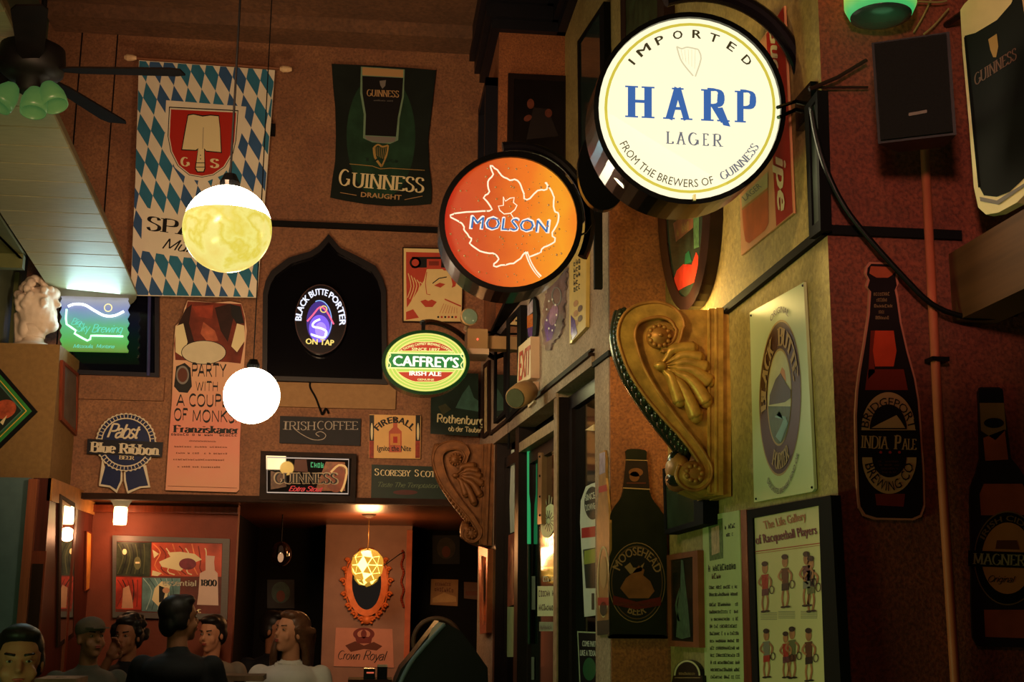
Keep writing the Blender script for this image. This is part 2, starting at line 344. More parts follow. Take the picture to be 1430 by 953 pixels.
class Art:
    """flat print and lettering laid on a plane; coordinates are photo pixels on that plane"""
    def __init__(s, pl, off=0.0, step=.0007): s.pl = pl; s.off = off; s.step = step; s.parts = {}; s.part = 'print'; s.lay = 1
    def _b(s, mat):
        p = s.parts.setdefault(s.part, ([], [], [], []))
        if mat not in p[3]: p[3].append(mat)
        return p, p[3].index(mat)
    def tri(s, P, Fs, mat, lay=None):
        p, mi = s._b(mat); k = len(p[0]); o = s.off + s.step * (lay if lay is not None else s.lay)
        p[0].extend(s.pl.hit(q[0], q[1], o + (q[2] if len(q) > 2 else 0)) for q in P); p[1].extend(tuple(i + k for i in f) for f in Fs); p[2].extend([mi] * len(Fs)); return s
    def poly(s, P, mat, lay=None): return s.tri(P, [tuple(range(len(P)))], mat, lay)
    def rect(s, x0, y0, x1, y1, mat, lay=None): return s.poly([(x0, y0), (x1, y0), (x1, y1), (x0, y1)], mat, lay)
    def ell(s, cx, cy, rx, ry, mat, lay=None, n=40, a0=0, a1=360, rot=0):
        c, sn = math.cos(math.radians(rot)), math.sin(math.radians(rot)); P = []
        m = n if a1 - a0 >= 360 else n + 1
        for i in range(m):
            a = math.radians(a0 + (a1 - a0) * i / n); x, y = rx * math.cos(a), ry * math.sin(a); P.append((cx + x * c - y * sn, cy + x * sn + y * c))
        return s.poly(P, mat, lay)
    def ring(s, cx, cy, rx, ry, wd, mat, lay=None, n=56, a0=0, a1=360, wy=None):
        P = []; wy = wy or wd
        for i in range(n + 1):
            a = math.radians(a0 + (a1 - a0) * i / n); P += [(cx + rx * math.cos(a), cy + ry * math.sin(a)), (cx + (rx - wd) * math.cos(a), cy + (ry - wy) * math.sin(a))]
        return s.tri(P, [(2 * i, 2 * i + 1, 2 * i + 3, 2 * i + 2) for i in range(n)], mat, lay)
    def line(s, P, wd, mat, lay=None, closed=False, smooth=0):
        if smooth: P = catmull(P, smooth, closed)
        P = [np.array(p, float) for p in P]; n = len(P); Q = []
        for i in range(n):
            a = P[i - 1] if (i > 0 or closed) else P[i]; b = P[(i + 1) % n] if (i < n - 1 or closed) else P[i]
            d = b - a; d /= np.linalg.norm(d) + 1e-9; nn = np.array([-d[1], d[0]]) * wd / 2; Q += [P[i] + nn, P[i] - nn]
        return s.tri(Q, [(2 * i, 2 * i + 1, 2 * ((i + 1) % n) + 1, 2 * ((i + 1) % n)) for i in range(n if closed else n - 1)], mat, lay)
    def txt(s, t, x0, y0, x1, y1, h, mat, sty='sans', lay=None, up=None):
        V, Fs, W = STY[sty](t); d = np.array([x1 - x0, y1 - y0], float); u = np.array(up if up else (d[1] / np.linalg.norm(d), -d[0] / np.linalg.norm(d)), float) * h
        o = np.array([x0, y0], float); p = s.part; s.part = 'lettering'
        s.tri([(*(o + d * q[0] + u * q[1]), q[2] if len(q) > 2 else 0) for q in V], Fs, mat, lay if lay is not None else s.lay + 1); s.part = p; return s
    def arc(s, t, cx, cy, rx, ry, a0, a1, h, mat, sty='sans', lay=None, inward=False, hx=None):
        """angles clockwise from the top; inward for text along a bottom edge (give a0 > a1)"""
        V, Fs, W = STY[sty](t); P = []; hx = hx or h
        for q in V:
            a, b = q[0], q[1]; an = math.radians(a0 + (a1 - a0) * a); k = -b if inward else b
            P.append((cx + (rx + k * hx) * math.sin(an), cy - (ry + k * h) * math.cos(an), q[2] if len(q) > 2 else 0))
        p = s.part; s.part = 'lettering'; s.tri(P, Fs, mat, lay if lay is not None else s.lay + 1); s.part = p; return s
    def make(s, parent):
        for nm, (V, Fs, mi, ms) in s.parts.items(): mk(nm, V, Fs, ms, mi, parent)
def px_of(p):
    c = R.T @ (np.array(p) - CAM); return CX - F * c[0] / c[2], CY + F * c[1] / c[2]
def base_of(pl, quad, t=0):
    P = [pl.hit(x, y, t) for x, y in quad]; c = np.mean(P, 0); c[2] = min(p[2] for p in P); return c
def inset(q, wx, wy=None):
    wy = wy or wx; (a, b, c, d) = q
    return [(a[0] + wx, a[1] + wy), (b[0] - wx, b[1] + wy), (c[0] - wx, c[1] - wy), (d[0] + wx, d[1] - wy)]
def plate(name, label, cat, pl, outline, mat, t0=.002, t1=.008, group=None, part='sheet', kind=None):
    """a tin sign / poster: a thin sheet hung flat; returns (thing, Art)"""
    th = thing(name, label, cat, base_of(pl, outline, (t0 + t1) / 2), group)
    B().slab(pl, outline, t0, t1).make(part, mat, th)
    return th, Art(pl, t1)
def picture(name, label, cat, pl, outer, wx, fm, pm, depth=.03, wy=None, group=None, inner=None):
    th = thing(name, label, cat, base_of(pl, outer, depth / 2), group)
    inner = inner or inset(outer, wx, wy)
    B().ring(pl, outer, inner, .002, depth).make('frame', fm, th)
    B().slab(pl, inner, .002, depth - .006).make('picture', pm, th)
    return th, Art(pl, depth - .006)

_rs = random.Random(3)
def scrib(A, x0, y0, x1, y1, h, mat, n=8, lay=2):
    """writing too small to read in the photograph: a run of broken strokes"""
    p = A.part; A.part = 'small_print'; wd = (x1 - x0) / n
    for i in range(n):
        a = x0 + i * wd; y = y0 + (y1 - y0) * i / n; k = _rs.random()
        if k < .12: continue
        hh = h * (.65 + .35 * _rs.random())
        A.rect(a, y - hh, a + wd * .22, y, mat, lay)
        if k > .4: A.rect(a + wd * .5, y - hh * .8, a + wd * .72, y, mat, lay)
        A.rect(a, y - hh * (.5 if k > .6 else 1), a + wd * .7, y - hh * (.5 if k > .6 else 1) + h * .18, mat, lay)
        if k < .7: A.rect(a + .1 * wd, y - h * .16, a + wd * .7, y, mat, lay)
    A.part = p
# ---------------------------------------------------------------- palette
wallmat('brown_board', '#86563a', '#9a6844', '#5a3826'); BROWN = MATS['brown_board']
wallmat('red_board', '#7c3a2a', '#94462f', '#4a2018', s=1.3, strong=1.3); REDB = MATS['red_board']
wallmat('orange_board', '#93552e', '#ab6636', '#6b3520', s=1.3, strong=1.3); ORB = MATS['orange_board']
wallmat('sponge_ochre', '#a88c4c', '#c0a462', '#6e5832', s=1.0, strong=.7); OCH = MATS['sponge_ochre']
wallmat('ceiling_brown', '#6a4a34', '#80583c', '#54382a', s=.5); CEIL = MATS['ceiling_brown']
TAN = M('tan_board', '#94704a', .7, n=.08, ns=30, bump=.15); DKW = M('dark_wood', '#2c1a12', .7, spec=.12, n=.3, ns=6, stretch=(1, 1, .1), bump=.1)
REDW = M('red_wood', '#6e2c18', .35, n=.3, ns=7, stretch=(6, 6, .4), bump=.1); BLK = M('black_paint', '#0b0a0b', .75, n=.1, spec=.15)
BLKM = M('black_metal', '#0b0b0c', .2, .3, n=0, spec=.6); BLKF = M('flat_black', '#0a0909', .8, n=.1, spec=.12); GLS = M('dark_glass', '#060708', .06, n=0, spec=.8)
FLR = M('floor_wood', '#3a2416', .35, n=.3, ns=5, stretch=(1, 8, 1)); REDP = M('red_paint_wall', '#6e3220', .6, n=.12, ns=9, bump=.1)
WHITE = M('white_ink', '#e8e2d2', .5, n=0); CREAM = M('cream_ink', '#d8c79a', .5, n=0); INK = M('black_ink', '#141213', .5, n=0); REDI = M('red_ink', '#a8261c', .5, n=0)
YEL = M('yellow_ink', '#d9a93a', .5, n=0); GRNI = M('green_ink', '#1e5a34', .5, n=0); BLUI = M('blue_ink', '#233f8a', .5, n=0); GOLDI = M('gold_ink', '#a8864a', .4, n=0)
GREYI = M('grey_ink', '#77706a', .5, n=0); BRNI = M('brown_ink', '#5a2c1c', .5, n=0); TANI = M('tan_ink', '#b08a5c', .5, n=0); DKG = M('dark_green_ink', '#12261c', .5, n=0)
MIR = M('mirror_glass', '#cfd4d0', .02, 1, n=0); STEEL = M('brushed_steel', '#57504c', .5, .4, n=.1, stretch=(1, 1, 30))

def top(o, **k): return o
def st(name, b, mat, label=None, **k): return b.make(name, mat, kind='structure', label=label, **k)
# ---------------------------------------------------------------- setting
st('floor', B().box(-4.5, 3.2, -2.5, 13.2, -.1, 0), FLR, 'dark wooden bar floor below the frame')
st('ceiling', B().box(-4.5, 3.2, -2.5, 9.5, 5.62, 5.72), CEIL, 'mottled brown ceiling')
st('trim_1', B().box(-2.4, .86, 8.92, 9.2, 5.515, 5.62), CEIL, 'brown cornice box where ceiling meets the back wall')
HD = 2.09
# back wall with its two window openings
bw = B(); bw.box(-3.2, 1.4, 9.2, 9.32, HD, 5.62); wb = st('wall_back', bw, BROWN, 'brown upper back wall hung with beer signs')
B().box(-3.2, 1.4, 9.32, 13.0, HD, HD + .1).make('alcove_ceiling', M('alcove_ceiling', '#5a3420', .3, n=.3, ns=8, stretch=(.4, 6, 1)), wb)
for x in (110, 157):   # panel seams on the back wall
    a, b = BK.hit(x, 110 if x == 110 else 150), BK.hit(x, 330)
    B().box(a[0] - .004, a[0] + .004, 9.192, 9.2, b[2] - 1, a[2] + .9).make('seam', BLKF, wb)
def hitbox(x0, y0, x1, y1, Y, d):   # frontal board between two pixels, standing proud by d
    a, b = at(x0, y0, Y), at(x1, y1, Y); return B().box(min(a[0], b[0]), max(a[0], b[0]), Y - d, Y, min(a[2], b[2]), max(a[2], b[2]))
mz = BK.hit(500, 318)[2]
st('trim_2', B().box(-1.0, .84, 9.165, 9.2, mz - .02, mz + .02), BLK, 'black rail across the upper back wall')
st('trim_3', hitbox(113, 525, 229, 561, 9.2, .03), BROWN, 'plain board under the left back window')
st('trim_4', hitbox(366, 534, 552, 573, 9.2, .03), TAN, 'tan board under the arched dark window')
st('trim_5', B().box(-2.05, .8, 9.13, 9.22, HD - .012, HD + .03), DKW, 'dark edge strip along the bottom of the back wall')
# arched dark window
arch = [(366, 531), (367, 410), (371, 392), (379, 378), (403, 360), (433, 351), (444, 344), (453, 334), (459, 327), (465, 334), (475, 346), (500, 358), (524, 371), (534, 388), (539, 405), (541, 537)]
inn = [(373, 525), (374, 412), (378, 397), (385, 385), (407, 368), (436, 359), (448, 351), (455, 343), (459, 338), (463, 343), (472, 353), (496, 365), (518, 378), (527, 392), (532, 408), (534, 530)]
w1 = B(); w1.ring(BK, arch, inn, .001, .05); w1 = st('window_1', w1, M('window_frame_black', '#141013', .4, n=.1), 'black ogee arched window with the oval porter neon')
B().slab(BK, inn, .001, .012).make('pane', M('smoked_glass', '#08070a', .12, n=.2, ns=3), w1)
w2o = [(92, 396), (222, 399), (222, 527), (92, 522)]; w2 = B(); w2.ring(BK, w2o, inset(w2o, 6), .001, .05)
w2 = st('window_2', w2, M('window_frame_dark', '#1a1520', .4, n=.1), 'dark square window behind the neon sign')
B().slab(BK, inset(w2o, 6), .001, .012).make('pane', M('night_glass', '#0a0a14', .08, n=.2, ns=3), w2)
# left side: wall, boxed soffit, boards
st('wall_left', B().box(-2.6, -2.45, -2.5, 9.2, 0, 5.6), M('left_wall_paint', '#4a5240', .6, n=.15, ns=4, bump=.1), 'dim green painted side wall at the far left')
bt = B(); bt.box(-2.45, -2.2, 8.14, 8.2, 3.44, 3.54); bt.box(-2.45, -2.2, 7.5, 7.56, 3.52, 3.62); bt.box(-2.45, -2.42, 8.9, 8.96, 2.9, 3.6); bt.box(-2.22, -2.2, 3.0, 8.2, 3.5, 3.5)
bt.prism([(-2.449, 3.0, 3.497 - .1175 * -5.6 - .02), (-2.2, 3.0, 3.497 - .1175 * -5.6 - .02), (-2.2, 8.2, 3.497 + .1175 * .4 - .02), (-2.449, 8.2, 3.497 + .1175 * .4 - .02)], (0, 0, .02)); st('trim_6', bt, M('left_batten', '#565a34', .6), 'olive battens on the left side wall')
fx = at(84, 483, 8.6)[0]
zb, zt = 2.14, 3.045
st('wall_left_soffit', B().box(-2.449, fx, 8.6, 9.2, zb, zt), M('soffit_tan', '#7e6038', .75, n=.12, ns=30, bump=.2, bs=90), 'tan boxed soffit carrying the white bust')
# planked sloping underside of the loft: single boards
sl = -(3.88 - 3.497) / (8.6 - 5.34)
def slz(Y): return 3.497 + sl * (Y - 8.6)
lo = B(); lo.prism([(-2.2, 3.0, slz(3.0) + .02), (-1.62, 3.0, slz(3.0) + .02), (-1.62, 8.3, slz(8.3) + .02), (-2.2, 8.3, slz(8.3) + .02)], (0, 0, .05))
lo = st('wall_loft_underside', lo, M('loft_board', '#6a5a40', .6), 'pale planked sloping underside of a loft at upper left')
PLK = M('pale_plank', '#8c8868', .45, n=.1, ns=9, stretch=(1, 12, 1))
yy = 3.0
while yy < 8.2:
    y1 = yy + .215
    B().prism([(-2.19, yy, slz(yy)), (-1.615, yy, slz(yy)), (-1.615, y1 - .012, slz(y1 - .012)), (-2.19, y1 - .012, slz(y1 - .012))], (0, 0, .02)).make('plank', PLK, lo)
    yy = y1
edge = [(-1.615, yy)] + [(-1.615 - .57 * (1 - math.cos(t)) if False else -1.615 - .30 * (1 - math.cos(t)), yy + .42 + .42 * math.sin(t)) for t in [i * math.pi / 16 for i in range(1, 9)]] + [(-2.19, yy + .86), (-2.19, yy)]
B().prism([(x, y, slz(y)) for x, y in edge], (0, 0, .02)).make('plank', PLK, lo)

# alcove below the header
st('wall_alcove_left', B().box(-1.98, -.93, 9.62, 9.75, 0, HD), REDP, 'red painted alcove wall behind the framed collage')
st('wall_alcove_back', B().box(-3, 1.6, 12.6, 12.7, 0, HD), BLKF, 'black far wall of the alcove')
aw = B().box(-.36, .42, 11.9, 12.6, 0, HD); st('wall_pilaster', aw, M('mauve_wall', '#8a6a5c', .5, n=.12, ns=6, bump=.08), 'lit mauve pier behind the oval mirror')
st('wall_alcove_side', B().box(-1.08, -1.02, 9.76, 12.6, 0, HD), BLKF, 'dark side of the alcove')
st('trim_7', B().box(-1.98, -.93, 9.56, 9.62, 2.02, 2.07), REDW, 'red moulding at the top of the alcove wall')
st('trim_8', B().box(.37, .42, 11.87, 11.9, 0, 2.05), M('pier_edge', '#a85a3c', .4), 'narrow orange edge strip of the pier')
# lower left pier with posts
pxl = at(36, 800, 8.3)[0]; lp = B(); lp.box(pxl, -1.955, 8.3, 9.62, 0, 2.14); lp = st('wall_left_pier', lp, M('pier_dark_red', '#4a1c14', .35, n=.25, ns=8, stretch=(6, 6, .4)), 'dark red wooden pier at lower left')
P83 = PY(8.3)
a = at(40, 700, 8.3)[0]; b = at(29, 900, 8.3)[0]
B().box(pxl - .02, pxl + .035, 8.26, 8.3, 0, 2.13).make('post', M('post_copper_wood', '#8a4a30', .35, n=.25, ns=7, stretch=(6, 6, .4)), lp)
B().box(at(43, 770, 8.3)[0], at(66, 770, 8.3)[0], 8.28, 8.3, 1.0, at(50, 770, 8.3)[2]).make('raised_panel', REDW, lp)
B().box(at(47, 790, 8.3)[0], at(62, 790, 8.3)[0], 8.265, 8.28, 1.05, at(50, 788, 8.3)[2]).make('raised_panel', DKW, lp)
st('wall_blue_grey', B().box(-3.0, pxl - .02, 8.3, 8.4, 0, 2.14), M('blue_grey_paint', '#566a6c', .7, n=.08), 'blue grey wall panel at the lower left edge')
B().box(-1.975, -1.945, 8.3, 9.62, 2.0, 2.14).make('top_rail', M('rail_gold', '#a8703a', .35, n=.2), lp)
B().box(-1.955, -1.935, 8.95, 9.02, 0, 2.0).make('batten', REDW, lp)

# ---------------------------------------------------------------- right side: vestibule (D), pier (C), side wall (B), front wall (A)
def dx(Y, t=0): return 1.02 + DS * (Y - 5.4) - t
def dslab(b, Y0, Y1, z0, z1, t0, t1):
    return b.prism([(dx(Y0, t1), Y0, z0), (dx(Y1, t1), Y1, z0), (dx(Y1, t0), Y1, z0), (dx(Y0, t0), Y0, z0)], (0, 0, z1 - z0))
TOPZ = 3.2; LZ = 2.475
v = B(); dslab(v, 5.4, 9.2, LZ, TOPZ, -.1, 0); dslab(v, 5.4, 5.66, 0, LZ, -.24, 0); dslab(v, 8.5, 9.2, 0, LZ, -.12, 0)
PINKO = wallmat('sponge_pink_ochre', '#a88a70', '#c0a48a', '#6a5444', s=1.3, strong=.9)
vb = st('wall_vestibule', v, PINKO, 'sponge painted wall above the glass doors')
st('wall_vestibule_top', B().box(.8, 1.3, 5.4, 9.2, TOPZ, TOPZ + .03), BLKF, 'dusty top of the door vestibule')
st('wall_pier', B().box(1.022, 1.27, 5.38, 5.40, 0, TOPZ), ORB, 'orange brown pier face behind the gilded corbel')
st('wall_right', B().box(1.27, 1.4, 3.3905, 9.2, 0, 5.62), OCH, 'ochre sponged side wall with tin signs')
st('wall_front_right', B().box(1.2702, 2.6, 3.39, 3.41, 0, 5.62), REDB, 'dark red mottled wall with the bottle signs')
st('wall_right_near', B().box(1.625, 1.75, .5, 3.39, 2.19, 2.39), M('beam_tan', '#54341e', .6, n=.2, ns=7, stretch=(1, .3, 6)), 'wooden beam running out of the frame at right')
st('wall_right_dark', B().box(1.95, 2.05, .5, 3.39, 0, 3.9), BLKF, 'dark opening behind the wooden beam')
# column at the back with its crown
cx0 = at(694, 300, 8.3)[0]
st('wall_column', B().box(cx0, 1.3, 8.3, 9.2, TOPZ, 5.62), ORB, 'brown column above the vestibule')
cr = B()
for i, (d, z0, z1) in enumerate(((.06, 5.29, 5.36), (.10, 5.36, 5.46), (.14, 5.46, 5.62))): cr.box(cx0 - d, 1.3, 8.3 - d, 9.2, z0, z1)
for i, (d, z0, z1) in enumerate(((.06, 5.29, 5.36), (.10, 5.36, 5.46), (.14, 5.46, 5.62))): cr.box(1.27 - d, 1.3, 3.3, 8.3, z0, z1)
st('trim_9', cr, M('crown_black', '#17161c', .45, n=.1), 'black crown moulding round the column and side wall')
# rail at picture height
m = B()
m.box(1.252, 1.27, 3.372, 5.38, 2.43, 2.457); m.box(1.252, 1.66, 3.372, 3.39, 2.43, 2.457); m.box(1.02, 1.27, 5.365, 5.38, 2.452, 2.475)
st('trim_10', m, BLK, 'black rail along the side wall and round the corner')
m = B(); dslab(m, 5.36, 5.66, 2.452, 2.475, 0, .012); st('trim_11', m, BLK, 'short black rail on the pier edge')
m = B(); dslab(m, 5.66, 8.55, 2.505, 2.52, 0, .03); dslab(m, 5.66, 8.55, 2.53, 2.54, 0, .018); st('trim_12', m, DKW, 'dark ledge above the glass doors')
m = B(); dslab(m, 5.66, 6.45, 2.46, 2.505, -.1, .015); dslab(m, 6.45, 8.5, 2.44, 2.505, -.1, .015); st('trim_13', m, PINKO, 'pale head strip over the door openings')
# doors
FR = M('door_frame', '#1c1210', .4, n=.2); FRL = M('door_frame_worn', '#a08468', .5, n=.25, ns=30)
m = B(); dslab(m, 6.45, 6.54, 0, 2.44, -.1, .0); m1 = st('trim_14', m, FR, 'door post with a worn edge between the two door bays'); q_ = B(); dslab(q_, 6.445, 6.53, 0, 2.46, 0, .008); q_.make('worn_edge', FRL, m1)
m = B(); dslab(m, 7.6, 7.72, 0, 2.44, -.1, .0); dslab(m, 8.42, 8.5, 0, 2.44, -.1, .0); st('trim_15', m, FR, 'dark posts of the far doors')
def door(name, Y0, Y1, z1, label, rails=True):
    b_ = B(); s_ = .07
    dslab(b_, Y0, Y0 + s_, 0, z1, -.09, -.05); dslab(b_, Y1 - s_, Y1, 0, z1, -.09, -.05); dslab(b_, Y0, Y1, z1 - s_, z1, -.09, -.05); dslab(b_, Y0, Y1, 0, .25, -.09, -.05)
    d = st(name, b_, FR, label); g = B(); dslab(g, Y0 + s_, Y1 - s_, .25, z1 - s_, -.078, -.07); g.make('pane', GLS, d); return d
d1 = door('door_1', 5.67, 6.44, 2.44, 'near glass door bay with tall stickers'); d2 = door('door_2', 6.55, 7.59, 2.28, 'middle glass door with the round sunburst sticker'); d3 = door('door_3', 7.73, 8.41, 2.34, 'far glass door with white sheets behind')
m = B(); dslab(m, 6.55, 7.59, 2.285, 2.34, -.07, .0); st('trim_16', m, FRL, 'worn transom bar over the middle door')
m = B(); dslab(m, 5.67, 8.4, 0, 2.44, -.14, -.12); m.make('door_backing', BLKF, vb)
PG = Pl(np.array([1.02, 5.4, 0]) + np.array([.0705, 0, 0]), (-1, DS, 0))
LGR = M('sticker_pale', '#cfe0b0', .5, n=.05); STW = M('sticker_white', '#c9d2c2', .5, n=.05)
def stick(parent, pts, mat, nm='marking', t=.004): return B().slab(PG, pts, .0, t).make(nm, mat, parent)
# middle door: plates, sunburst, notices
for x0, x1, par in ((722.5, 727.8, d3), (751.5, 756.5, d2)):
    pl_ = B().slab(PG, [(x0, 632.5), (x1, 632.5), (x1 - .5, 732), (x0 - 1, 733)], .0, .03).make('push_plate', M('brass_plate', '#a07c58', .35, .5, n=.1), par)
    sc = B()
    for y in (638, 665, 694, 720): sc.ell(PG.hit((x0 + x1) / 2, y, .032), .007, 8, 5)
    sc.make('screw', BLKM, par, kind='stuff')
B().tube([PG.hit(738.5, 621, .02), PG.hit(738.8, 760, .02)], .011, 8).make('green_reflection', E('green_reflection_glow', (.02, .30, .09), .9), d2)  # glowing strip stands in for green neon reflected in the door glass
B().tube([PG.hit(738.8, 761, .02), PG.hit(739, 900, .02)], .010, 8).make('reflection_tail', M('dull_green', '#123020', .3), d2)  # dull lower end of the same painted reflection
sunA = Art(PG, .004); sunA.part = 'sunburst_sticker'
sunA.ell(766, 728, 10.2, 24, LGR, rot=10)
for i in range(14):
    a_ = i * math.pi / 7; sunA.line([(766 + 2 * math.cos(a_), 728 + 4 * math.sin(a_)), (766 + 7.5 * math.cos(a_), 728 + 15 * math.sin(a_))], .9, INK, 2)
for a_ in (-1.9, -1.5, -1.2, .9, 1.3, 1.75): sunA.line([(766 + 9 * math.cos(a_), 728 + 24 * math.sin(a_)), (766 + 13 * math.cos(a_), 728 + 36 * math.sin(a_))], .7, LGR)
sunA.make(d2)
n_ = Art(PG, .004); n_.part = 'notice'
n_.rect(750.5, 819, 780.5, 861, LGR); n_.rect(753, 869, 779.5, 882, M('sticker_dim', '#8fa083', .5)); n_.rect(742, 805, 747.5, 852, M('sticker_grey', '#71806c', .5)); n_.rect(742, 918, 746, 950, M('sticker_grey', ''))
scrib(n_, 758.5, 813, 773, 812, 9, STW, 5); scrib(n_, 752.5, 834, 779, 832, 9, INK, 10); scrib(n_, 752.5, 853, 779.5, 853, 9, INK, 12); scrib(n_, 754.5, 880, 778.5, 879, 7, GREYI, 12)
n_.make(d2)
# far door sheets
stick(d3, [(714, 629), (717.5, 628), (717.5, 743), (712.5, 745), (711.5, 700)], STW, 'paper_sheet'); stick(d3, [(710, 748), (717, 745), (717, 845), (708, 848)], M('red_white_sheet', '#a05a44', .5, n=.5, ns=12), 'paper_sheet')
q = stick(d3, [(706, 848), (717.5, 848), (717, 918), (708, 918)], M('sheet_green', '#a9c489', .5, n=.1), 'paper_sheet')
# near bay stickers
s1 = Art(PG, .004); s1.part = 'tall_sticker'
s1.poly([(818, 680), (826, 676), (832, 674), (832, 860), (816, 862), (813, 790), (810, 730), (811, 700)], STW)
s1.ell(827.5, 703, 11.5, 23, DKG, 2); s1.poly([(812, 738), (832, 735), (832, 750), (812, 752)], REDI, 2); s1.poly([(814, 768), (832, 765), (832, 822), (818, 822)], DKG, 2); s1.poly([(816, 770), (832, 766), (832, 786), (815, 789)], M('sticker_lime', '#8a9a3a', .5), 3); s1.rect(826, 829, 830, 852, DKG, 2)
s1.txt('SINCE', 818, 700, 832, 696, 9, STW, 'bold', 3); s1.txt('DOWNE', 819, 714, 832, 711, 9, STW, 'bold', 3)
s1.poly([(806, 882), (832, 883), (832, 953), (809, 953)], M('sticker_edge', '#9fb08c', .5), 1); s1.poly([(807.5, 884), (832, 885), (832, 953), (810.5, 953)], BLKF, 2); s1.ell(823, 935, 9, 16, GRNI, 3)
s1.txt('COME PARTY', 813, 903, 834, 904, 8, STW, 'fat', 3); s1.txt('LIKE A TEXAN', 810, 916, 834, 917, 8, STW, 'fat', 3)
s1.make(d1)
tri = B().slab(PG, [(817, 601), (829, 593), (829, 602)], .0, .006).make('marking', M('cream_reflection', '#e8c890', .5), d1)  # cream triangle painted as a lampshade's reflection in the glass
# ================================================================ things on the back wall
def clip(P, Q):    # convex clip of polygon P by convex polygon Q (clockwise on screen)
    out = [tuple(p) for p in P]; n = len(Q); ar = sum(Q[i][0] * Q[(i + 1) % n][1] - Q[(i + 1) % n][0] * Q[i][1] for i in range(n)); sg = 1 if ar > 0 else -1
    for i in range(n):
        a, b = Q[i], Q[(i + 1) % n]; inp, out = out, []
        f = lambda p: sg * ((b[0] - a[0]) * (p[1] - a[1]) - (b[1] - a[1]) * (p[0] - a[0]))
        for j in range(len(inp)):
            p, q = inp[j], inp[(j + 1) % len(inp)]; fp, fq = f(p), f(q)
            if fp >= 0: out.append(p)
            if fp * fq < 0:
                t = fp / (fp - fq); out.append((p[0] + (q[0] - p[0]) * t, p[1] + (q[1] - p[1]) * t))
        if len(out) < 3: return []
    return out
# --- lozenge banner on its rod
Q = [(194, 84), (384, 98), (372, 256), (359, 416), (182, 413), (189, 250)]
PB = PY(9.06); th = thing('lozenge_banner', 'long blue and white lozenge banner with a red spade shield, hanging on a rod', 'banner', base_of(PB, Q))
CLOTH = M('banner_cloth', '#d8cdb8', .85, n=.06, ns=5, bump=.3, bs=7); BBL = M('banner_blue', '#2f6a86', .85, n=.12, ns=6); BDB = M('banner_indigo', '#35557f', .85, n=.12, ns=6)
B().slab(PB, Q, -.004, 0).make('cloth', CLOTH, th)
A_ = Art(PB, 0, .0009); A_.part = 'lozenge_print'
e1, e2 = np.array([15.2, 24.5]), np.array([-4.2, 22.0]); o0 = np.array([193.0, 68.0])
white1 = [(232, 140), (344, 149), (340, 176), (334, 200), (327, 222), (312, 244), (288, 254), (262, 250), (244, 234), (234, 208), (230, 180)]
txtfield = [(199, 288), (226, 297), (262, 304), (300, 306), (352, 306), (347, 362), (300, 362), (262, 360), (230, 356), (197, 350)]
for i in range(-22, 34):
    for j in range(-22, 34):
        if (i + j) % 2: continue
        c = o0 + e1 * i + e2 * j
        cc = c + (e1 + e2) / 2
        if not (150 < cc[0] < 420 and 50 < cc[1] < 450): continue
        P = clip([c, c + e1, c + e1 + e2, c + e2], [(194.5, 85), (383.5, 98), (358.5, 415), (182.8, 412)])
        if len(P) >= 3: A_.poly(P, BBL if (i * 7 + j * 3) % 5 < 3 else BDB, 1)
A_.poly(white1, CLOTH, 2); A_.poly(txtfield, CLOTH, 2)
A_.part = 'shield'
sh = [(236, 149), (333, 154), (330, 196), (326, 214), (314, 234), (298, 245), (282, 248), (264, 245), (248, 232), (238, 212), (234, 190)]
def shr(P, k, c=None):
    c = c or (sum(p[0] for p in P) / len(P), sum(p[1] for p in P) / len(P)); return [(c[0] + (x - c[0]) * k, c[1] + (y - c[1]) * k) for x, y in P]
A_.poly(sh, INK, 3); A_.poly(shr(sh, .975), CLOTH, 4); A_.poly(shr(sh, .94), REDI, 5)
A_.poly([(262, 160), (270, 158.5), (283, 161), (294, 160), (306, 161), (308, 180), (310, 214), (288, 212), (286, 210), (287, 236), (285, 241), (275, 241), (272, 236), (276, 210), (273, 211), (253, 210), (257, 186)], INK, 6)
A_.poly([(263, 161.5), (270, 160), (283, 163), (294, 161.5), (305, 162.5), (307, 180), (308.5, 212.5), (288, 210.5), (285, 207), (285.5, 235), (284, 239.5), (276, 239.5), (273.5, 235), (277, 207), (273, 209.5), (254.5, 208.5), (258.5, 186)], CREAM, 7)
A_.line([(284, 178), (283, 208)], .8, GREYI, 8); A_.rect(273, 227, 286.5, 228, INK, 8); A_.rect(273, 233, 286, 234, INK, 8)
for y in (217, 222): A_.ell(280, y, .8, .8, INK, 8)
A_.txt('G', 252, 232, 265, 232, 12, CREAM, 'serifb', 8); A_.txt('S', 293, 234, 306, 234.5, 12, CREAM, 'serifb', 8)
A_.txt('SPATEN', 204, 321, 350, 341, 19, INK, 'serif', 4, up=(.08, -1)); A_.txt('München', 226, 347, 320, 361, 15, INK, 'script', 4)
A_.make(th)
rod = thing('banner_rod', 'white ended wooden rod carrying the lozenge banner', 'rod', at(291, 92, 9.06))
B().tube([at(188, 81, 9.06), at(395, 96, 9.06)], .011, 10).make('rod', M('rod_brown', '#7a4a30', .5), rod)
for x, y in ((182, 80.5), (399, 96.5)):
    p = at(x, y, 9.06); B().tube([p - (.042, 0, 0), p - (.02, 0, 0), p + (.015, 0, 0), p + (.045, 0, 0)], [.014, .026, .024, .014], 12).make('finial', M('ivory_knob', '#d8b68c', .4), rod)

